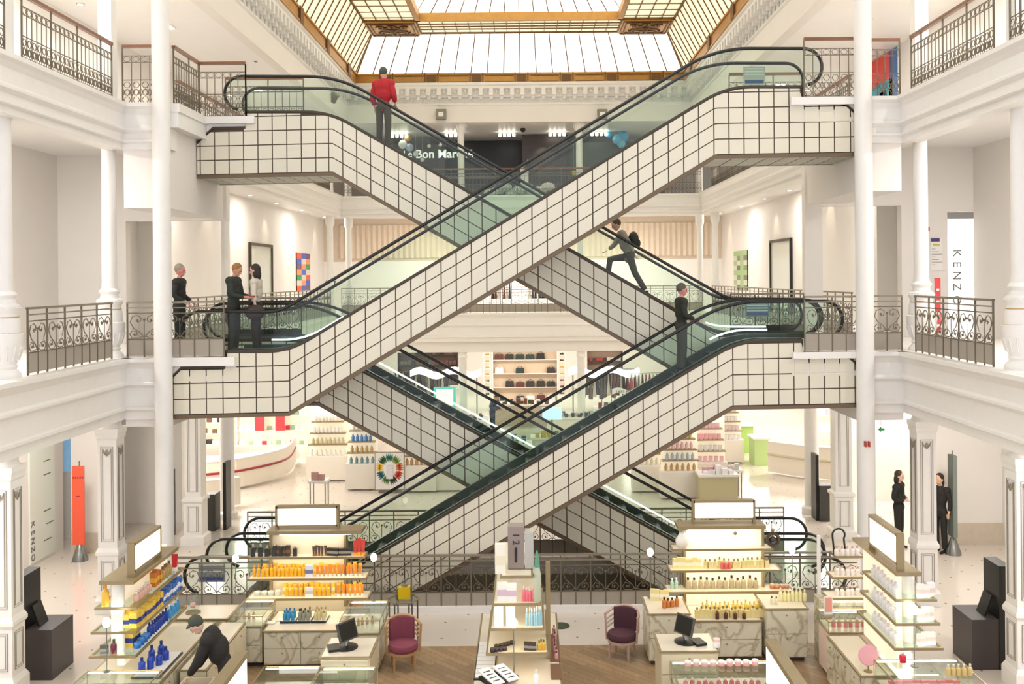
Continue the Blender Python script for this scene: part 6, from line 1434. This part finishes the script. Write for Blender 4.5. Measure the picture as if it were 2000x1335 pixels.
for (px, py, nm) in ((870, 735, 'left'), (1180, 733, 'right')):
    Yc = 44; q = W(px, py, Yc); o = thing('white_canopy', 'white wavy canopy sign on the %s of the handbag wall' % nm, 'canopy', (q.x, Yc, q.z)); P = [(q.x-1.6+.2*i, q.z+.12*math.sin(i*.8)) for i in range(17)]
    m = MB(); m.strip([(x, z+.28) for x, z in P], P, Yc, Yc+.5); part(m, 'canopy_sheet', mat('lit_white_panel', (255, 253, 250), .4, emit=.9), o)
    for sx in (-1.4, 1.4): part(MB().tube([(q.x+sx, Yc+.3, 0), (q.x+sx, Yc+.3, q.z)], .03, 6), 'post', STEEL, o)
q = W(1222, 770, 36); o = thing('banner_sign', 'small wavy white sign with lettering on a pole', 'sign', (q.x, 36, 0)); P = [(q.x-.5+.1*i, q.z+.06*math.sin(i*.7)) for i in range(11)]
m = MB(); m.strip([(x, z+.2) for x, z in P], P, 36, 36.03); part(m, 'sign_sheet', WHITE, o); part(MB().tube([(q.x-.4, 36.02, 0), (q.x-.4, 36.02, q.z)], .025, 6), 'pole', STEEL, o); part(text_at('LAST PIECE', .14, (q.x, 35.99, q.z+.1)), 'lettering', MATS['grey_letter'], o)
q = W(1078, 808, 30); o = thing('info_screen', 'blue-white information screen on a stand behind the escalators', 'screen', (q.x, 30, 0)); part(MB().tube([(q.x, 30.1, 0), (q.x, 30.1, q.z)], .03, 6).lathe([(.2, 0), (.2, .03)], (q.x, 30.1, 0), 12), 'stand', STEEL, o); part(MB().box((q.x-.3, 30, q.z-.18), (q.x+.3, 30.05, q.z+.2)), 'screen', mat('blue_screen', (190, 220, 245), .3, emit=.8), o)
# small door notices on escalators' glass
for (px0, px1, py0, py1, Y, nm, c) in ((1456, 1502, 592, 618, 21.05, 'right first-floor landing', (110, 140, 150)), (388, 440, 1098, 1136, 18.23, 'ground floor left', (140, 150, 150)), (1452, 1494, 130, 166, 19.58, 'upper right landing', (200, 196, 186)), (1460, 1510, 1042, 1064, 21.05, 'ground floor right', (150, 156, 150))):
    a = XZ(px0, py1, Y); b2 = XZ(px1, py0, Y); o = thing('escalator_notice', 'small striped notice panel fixed on the escalator glass at the '+nm, 'sign', ((a[0]+b2[0])/2, Y, a[1])); part(MB().box((a[0], Y-.008, a[1]), (b2[0], Y, b2[1])), 'sheet', cm(c, .4), o)
    m = MB()
    for k2 in range(3): z = b2[1]-.05-k2*.06; m.box((a[0]+.03, Y-.011, z), (b2[0]-.03, Y-.008, z+.02))
    part(m, 'text_lines', WHITE, o); part(MB().box((a[0]+.03, Y-.011, a[1]+.03), (b2[0]-.03, Y-.008, a[1]+.1)), 'blue_line', cm((60, 84, 140), .5), o)
for i, (px, Y, nm, c) in enumerate(((800, 44.5, 'far left, nearest the white canopy', (60, 52, 50)), (845, 45.5, 'far left, by the shoe wall', (90, 60, 54)), (1160, 44.5, 'far right, by the accessories wall', (70, 56, 54)), (1205, 45, 'far right, outermost', (130, 60, 56)), (1262, 43, 'far right, behind the wavy sign', (150, 66, 62)))):
    p = bx(px, Y); o = thing('clothes_rail', 'dense clothes rail of dark garments on the ground floor, '+nm, 'clothes rail', (p, Y, 0))
    part(MB().tube([(p-.75, Y, 0), (p-.75, Y, 1.9), (p+.75, Y, 1.9), (p+.75, Y, 0)], .025, 5), 'frame', STEEL, o)
    for k2 in range(9): cc = [c, (40, 38, 40), (170, 156, 140), (84, 70, 60)][(k2*3+i) % 4]; part(MB().prism([(p-.68+k2*.16, 1.85), (p-.76+k2*.16, .6+.1*(k2 % 3)), (p-.58+k2*.16, .6+.1*(k2 % 3))], Y-.25, Y+.25), 'garment', cm(cc, .8), o)
# ================= people =================
def skinmesh(name, chains, sub=1, remesh=0.0, extra=None):
    """chains: list of (points, radii); first point of the first chain is the root"""
    verts = []; edges = []; rad = []; idx = {}
    def vid(p, r):
        k = tuple(round(c, 4) for c in p)
        if k in idx: return idx[k]
        idx[k] = len(verts); verts.append(p); rad.append(r); return idx[k]
    for pts, rs in chains:
        pr = None
        for p, r in zip(pts, rs):
            v = vid(p, r)
            if pr is not None and pr != v: edges.append((pr, v))
            pr = v
    me = bpy.data.meshes.new('tmp'); me.from_pydata(verts, edges, []); o = bpy.data.objects.new('tmp', me); COL.objects.link(o)
    md = o.modifiers.new('s', 'SKIN'); md.use_smooth_shade = True; md.branch_smoothing = .6
    for i, sv in enumerate(me.skin_vertices[0].data):
        r = rad[i]; sv.radius = r if isinstance(r, tuple) else (r, r); sv.use_root = (i == 0)
    if sub: o.modifiers.new('u', 'SUBSURF').levels = sub
    dg = bpy.context.evaluated_depsgraph_get(); m1 = bpy.data.meshes.new_from_object(o.evaluated_get(dg)); bpy.data.objects.remove(o)
    if extra or remesh:
        mb = MB(); mb.v = [tuple(v.co) for v in m1.vertices]; mb.f = [list(p.vertices) for p in m1.polygons]; mb.m = [0]*len(mb.f)
        if extra: mb.merge(extra)
        m2 = mb.mesh('tmp2', [], True); o = bpy.data.objects.new('tmp', m2); COL.objects.link(o)
        md = o.modifiers.new('r', 'REMESH'); md.mode = 'VOXEL'; md.voxel_size = remesh or .012; md.use_smooth_shade = True
        sm = o.modifiers.new('m', 'SMOOTH'); sm.iterations = 2; sm.factor = .4
        dg = bpy.context.evaluated_depsgraph_get(); m1 = bpy.data.meshes.new_from_object(o.evaluated_get(dg)); bpy.data.objects.remove(o)
    m1.name = name; return m1
def lerp(a, b, t): return tuple(a[i]+(b[i]-a[i])*t for i in range(3))
def person(label, loc, face, J, top_c, leg_c, hair_c, skin_c=(214, 170, 146), top_name='jacket', long_top=0.0, hair='short', extras=None, bulk=1.0):
    """face: rotation about z (0 = looks towards the camera, -Y). J: joint overrides in local metres, x right of figure's left... z up"""
    D = dict(pelvis=(0, 0, .95), waist=(0, 0, 1.08), chest=(0, 0, 1.3), neck=(0, 0, 1.47), head=(0, -.02, 1.62),
             shL=(-.18, 0, 1.41), elL=(-.25, .02, 1.14), haL=(-.24, -.05, .9), shR=(.18, 0, 1.41), elR=(.25, .02, 1.14), haR=(.24, -.05, .9),
             hiL=(-.09, 0, .9), knL=(-.1, -.01, .49), anL=(-.1, .02, .08), hiR=(.09, 0, .9), knR=(.1, -.01, .49), anR=(.1, .02, .08))
    D.update(J)
    root = thing('person', label, 'person', (0, 0, 0))
    sk = mat('skin_%d' % skin_c[0], skin_c, .55)
    hd = D['head']; nk = D['neck']; up = (Vector(hd)-Vector(nk)).normalized(); fw = Vector(J.get('look', (0, -1, 0))).normalized()
    fw = (fw-up*fw.dot(up)).normalized(); rt = fw.cross(up)
    HM = Matrix((( rt.x, fw.x, up.x, hd[0]), (rt.y, fw.y, up.y, hd[1]), (rt.z, fw.z, up.z, hd[2]), (0, 0, 0, 1)))
    hm = MB()
    h0 = MB().ball((0, 0, .02), .1, 16, sc=(.76, .95, 1.12)).ball((0, .03, -.06), .062, 12, sc=(.85, .9, .8)).ball((0, .098, -.015), .02, 8, sc=(.7, 1, 1.3)).ball((0, .08, -.062), .022, 8, sc=(1.2, .5, .5)).ball((-.078, 0, 0), .022, 8, sc=(.4, .8, 1.3)).ball((.078, 0, 0), .022, 8, sc=(.4, .8, 1.3))
    hm.merge(h0, HM)
    chains = [([D['pelvis'], D['waist'], D['chest'], nk, lerp(nk, hd, .6)], [(.12, .1), (.11, .085), (.13, .09), .05, .048])]
    for s in 'LR':
        sh, el, ha = D['sh'+s], D['el'+s], D['ha'+s]
        chains.append(([D['chest'], sh, el, lerp(el, ha, .85)], [(.13, .09), .05, .038, .026]))
        chains.append(([D['pelvis'], D['hi'+s], D['kn'+s], D['an'+s]], [(.12, .1), .08, .052, .04]))
        d = (Vector(ha)-Vector(el)).normalized(); sd = D.get('palm'+s, None); side = Vector((1, 0, 0)) if abs(d.x) < .8 else Vector((0, 1, 0))
        side = (side-d*side.dot(d)).normalized(); nrm = d.cross(side); w_ = Vector(ha)-d*.01
        chains.append(([lerp(el, ha, .85), tuple(w_), tuple(w_+d*.05)], [.026, (.03, .018), (.032, .016)]))
        for k2 in range(4):
            o_ = side*(-.024+.016*k2); L = (.055, .065, .06, .048)[k2]; b_ = w_+d*.06+o_
            hm.tube([b_-d*.02, b_+d*L*.5, b_+d*L*.85+nrm*.012*(1 if s == 'L' else -1), b_+d*L+nrm*.026*(1 if s == 'L' else -1)], .0085, 6, r2=.007)
        b_ = w_+d*.015+side*(.028 if s == 'L' else -.028); hm.tube([b_, b_+d*.03+side*(.02 if s == 'L' else -.02), b_+d*.055+side*(.022 if s == 'L' else -.022)], .0095, 6, r2=.008)
    def put(me, nm, m_, par=root):
        me.materials.clear(); me.materials.append(m_); ob = bpy.data.objects.new(nm, me); COL.objects.link(ob); ob.parent = par; return ob
    put(skinmesh('body', chains, 1, .0085, hm), 'body', sk)
    # clothes
    tch = [([D['pelvis'], D['waist'], D['chest'], lerp(D['chest'], nk, .75)], [(.155, .125), (.145, .115), (.165, .12), .065])]
    if long_top: tch[0][0].insert(0, (D['pelvis'][0], D['pelvis'][1], D['pelvis'][2]-long_top)); tch[0][1].insert(0, (.17, .14))
    for s in 'LR': tch.append(([D['chest'], D['sh'+s], D['el'+s], lerp(D['el'+s], D['ha'+s], .8)], [(.165, .12), .08*bulk, .06*bulk, .046*bulk]))
    ce = MB(); c_ = D['chest']; ce.ball(lerp(c_, nk, .25), .17*bulk, 14, sc=(1.08, .72, .9)).ball(lerp(D['waist'], c_, .5), .16*bulk, 14, sc=(1, .78, 1.1))
    for s in 'LR': ce.ball(lerp(D['sh'+s], c_, .1), .088*bulk, 10)
    put(skinmesh(top_name, tch, 1, .013, ce), top_name, mat('cloth_%d_%d_%d' % top_c, top_c, .8))
    lch = [([D['pelvis'], D['hiL'], D['knL'], lerp(D['knL'], D['anL'], .92)], [(.14, .12), .1, .072, .058]), ([D['pelvis'], D['hiR'], D['knR'], lerp(D['knR'], D['anR'], .92)], [(.14, .12), .1, .072, .058])]
    te = MB().ball(lerp(D['pelvis'], lerp(D['hiL'], D['hiR'], .5), .4), .15, 14, sc=(1.05, .85, .9))
    for s in 'LR': te.tube([lerp(D['pelvis'], D['hi'+s], .8), D['hi'+s], lerp(D['hi'+s], D['kn'+s], .5), D['kn'+s], lerp(D['kn'+s], D['an'+s], .95)], .095, 12, r2=.06)
    lch = [([D['hiL'], D['knL'], lerp(D['knL'], D['anL'], .92)], [.09, .07, .058])]
    put(skinmesh('trousers', lch, 1, .014, te), 'trousers', mat('cloth_%d_%d_%d' % leg_c, leg_c, .85))
    for s in 'LR':
        a = D['an'+s]; fdir = Vector(J.get('foot', (0, -1, 0))).normalized(); m = MB(); e = Vector(a)
        m.tube([e-fdir*.06-Vector((0, 0, .035)), e-Vector((0, 0, .03)), e+fdir*.1-Vector((0, 0, .045)), e+fdir*.17-Vector((0, 0, .055))], .042, 10, r2=.026); part(m, 'shoe', mat('black_shoe', (30, 28, 28), .4), root, True)
    # hair
    hc = mat('hair_%d_%d_%d' % hair_c, hair_c, .7, noise=.2, scale=60); m = MB(); q = MB().ball((0, -.022, .045), .1, 16, sc=(.86, .98, 1.02))
    if hair == 'long': q.ball((0, -.06, -.05), .09, 14, sc=(.95, .6, 1.5)).ball((-.065, -.01, -.06), .035, 10, sc=(.7, 1, 2.6)).ball((.065, -.01, -.06), .035, 10, sc=(.7, 1, 2.6))
    if hair == 'tail': q.ball((0, -.12, -.08), .035, 10, sc=(.9, .8, 3.0)).ball((0, -.1, .03), .04, 10)
    if hair == 'cap': q.ball((0, .05, .07), .07, 12, sc=(1, 1.1, .35))
    if hair == 'bun': q.ball((0, -.1, .05), .05, 10)
    m.merge(q, HM); part(m, 'hair', hc, root, True)
    for sx in (-1, 1): m = MB(); m.merge(MB().ball((sx*.031, .083, .018), .012, 8), HM); part(m, 'eye', mat('eye_dark', (40, 34, 30), .2), root, True)
    m = MB(); m.merge(MB().ball((0, .089, -.064), .017, 8, sc=(1.3, .5, .35)), HM); part(m, 'mouth', mat('lips', (170, 96, 90), .5), root, True)
    if extras: extras(root, D)
    root.location = loc; root.rotation_euler = (0, 0, face)
    for nm in []: pass
    return root
def on_esc(key, px, lane=.5):
    dl, Y0, Y1 = ESC[key]; Y = Y0+(Y1-Y0)*lane; x = (px-PX0)*Y/F; return (x, Y, interp(dl, x)-.13)
BK = (38, 38, 34); DK = (52, 50, 44)
# red jacket, going away down the upper left escalator
def ex_none(r, D): pass
STEPD = dict(knL=(-.1, -.05, .5))
person('man in a red jacket seen from behind, riding the upper left escalator', on_esc('A', 752, .5), PI*.9, dict(haL=(-.22, -.12, .98), haR=(.24, -.08, .92)), (176, 34, 40), (74, 66, 56), (70, 80, 66), top_name='red_jacket', long_top=.16, bulk=1.2)
# three figures on the left first-floor landing
def bagR(r, D):
    h = D['haR']; m = MB().ball((h[0], h[1], h[2]-.16), .17, 12, sc=(.8, 1.2, .9)); part(m, 'shoulder_bag', mat('dark_brown_bag', (52, 34, 30), .6), r, True); part(MB().tube([D['shR'], (h[0]+.02, h[1], h[2]-.05)], .012, 5), 'bag_strap', MATS['dark_brown_bag'], r)
def book(r, D):
    h = D['haR']; part(MB().box((h[0]-.12, h[1]-.1, h[2]+.0), (h[0]+.06, h[1]+.06, h[2]+.03)), 'booklet', mat('red_booklet', (150, 60, 56), .6), r)
person('grey-haired person in a black coat at the left end of the first-floor landing', (bx(350, 18.9), 18.9, L1), PI*.5, dict(haL=(-.2, -.2, 1.0), haR=(.2, -.2, 1.0)), BK, BK, (150, 140, 126), (206, 140, 126), 'black_coat', .3, 'short')
person('person with brown hair reading a booklet on the first-floor landing', (bx(456, 18.8), 18.8, L1+.02), PI*.45, dict(head=(0, -.07, 1.6), haL=(-.06, -.32, 1.08), haR=(.1, -.32, 1.08), elL=(-.22, -.06, 1.12), elR=(.22, -.06, 1.12), look=(0, -1, -.5)), (44, 50, 42), BK, (150, 104, 60), (200, 150, 120), 'dark_jacket', .15, 'short', book)
person('woman in a pale top with a large brown shoulder bag on the first-floor landing', on_esc('B', 500, .62), -PI*.5, dict(haR=(.3, .06, .98), haL=(-.1, -.25, 1.1)), (206, 196, 178), (40, 34, 32), (50, 40, 34), (210, 170, 150), 'pale_top', 0, 'long', bagR)
# striding figure on the rear escalator, right
def bagpack(r, D): part(MB().ball((.08, .12, 1.06), .15, 14, sc=(1, .75, 1.15)).ball((.08, .2, .98), .1, 12, sc=(1, .7, 1)), 'backpack', mat('black_bag', (36, 38, 34), .6), r, True)
person('person striding up the rear escalator with a grey coat and a dark backpack', on_esc('A', 1226, .5), -PI*.5, dict(pelvis=(0, .04, .76), waist=(0, 0, .88), chest=(0, -.1, 1.08), neck=(0, -.17, 1.24), head=(0, -.23, 1.37), shL=(-.18, -.13, 1.19), shR=(.18, -.13, 1.19), elL=(-.25, -.25, .96), elR=(.26, .02, .95), hiL=(-.09, .02, .7), hiR=(.09, .04, .7), anL=(-.1, -.42, .27), knL=(-.1, -.36, .66), anR=(.1, .36, -.02), knR=(.1, .14, .36), haL=(-.2, -.42, .84), haR=(.27, .12, .74)), (150, 144, 130), (84, 78, 68), (84, 64, 50), (210, 176, 150), 'grey_coat', .22, 'short', bagpack)
# dark rider on the lower right escalator
person('person in black riding up the lower right escalator', on_esc('D', 1330, .5), PI*.55, dict(haL=(-.2, -.25, 1.05), haR=(.26, -.3, 1.02), elR=(.26, -.02, 1.14)), (38, 42, 32), (58, 58, 50), (90, 84, 74), (206, 160, 140), 'black_jacket', .2, 'short')
# saleswomen
p = FL(1756, 1070); person('saleswoman with long dark hair in black, left of the right column', (p.x, p.y, 0), PI*.28, dict(elR=(.25, 0, 1.14), haR=(.04, -.18, 1.12), elL=(-.26, .03, 1.14), haL=(-.02, -.2, 1.1), pelvis=(0, 0, .97)), (30, 31, 27), (34, 33, 29), (66, 50, 42), (226, 186, 160), 'black_top', .05, 'long')
p = FL(1837, 1078); person('saleswoman with a ponytail in black, right of the right column', (p.x, p.y, 0), -PI*.32, dict(elL=(-.25, .02, 1.14), haL=(-.2, -.1, .92)), (38, 34, 32), (36, 34, 32), (60, 44, 34), (222, 180, 150), 'black_top', .05, 'tail')
# clerk bending over the drawer
person('clerk in black bending over the open drawer, bottom left foreground', (bx(424, 13.25), 13.2, 0), -PI*.5+.1, dict(
    pelvis=(0, .1, .95), waist=(0, .05, 1.08), chest=(0, -.07, 1.29), neck=(0, -.19, 1.42), head=(0, -.29, 1.52), look=(0, -.8, -1), shL=(-.18, -.13, 1.37), shR=(.18, -.13, 1.37), elL=(-.22, -.2, 1.09), elR=(.22, -.24, 1.09), haL=(-.12, -.36, .84), haR=(.14, -.4, .86), hiL=(-.09, .12, .88), hiR=(.09, .12, .88), knL=(-.1, .08, .48), knR=(.1, .06, .48)), (36, 32, 28), (34, 34, 30), (70, 74, 62), (224, 180, 156), 'black_jacket', .16, 'cap', bulk=1.15)
# blurred shopper far behind
p = FL(962, 850); person('shopper in dark blue bending among the tables behind the escalators', (p.x, p.y, 0), PI*.4, dict(head=(0, -.2, 1.5), neck=(0, -.12, 1.38), chest=(0, -.05, 1.24), look=(0, -1, -.6), haL=(-.1, -.4, 1.0), haR=(.1, -.4, 1.0), shL=(-.18, -.08, 1.35), shR=(.18, -.08, 1.35)), (44, 56, 84), (50, 52, 70), (70, 50, 40), (206, 160, 140), 'blue_jacket', .1, 'short')
SC.view_settings.view_transform = 'Standard'; SC.view_settings.look = 'None'; SC.view_settings.gamma = 1.0
SC.view_settings.use_curve_mapping = False; SC.view_settings.exposure = 0.05
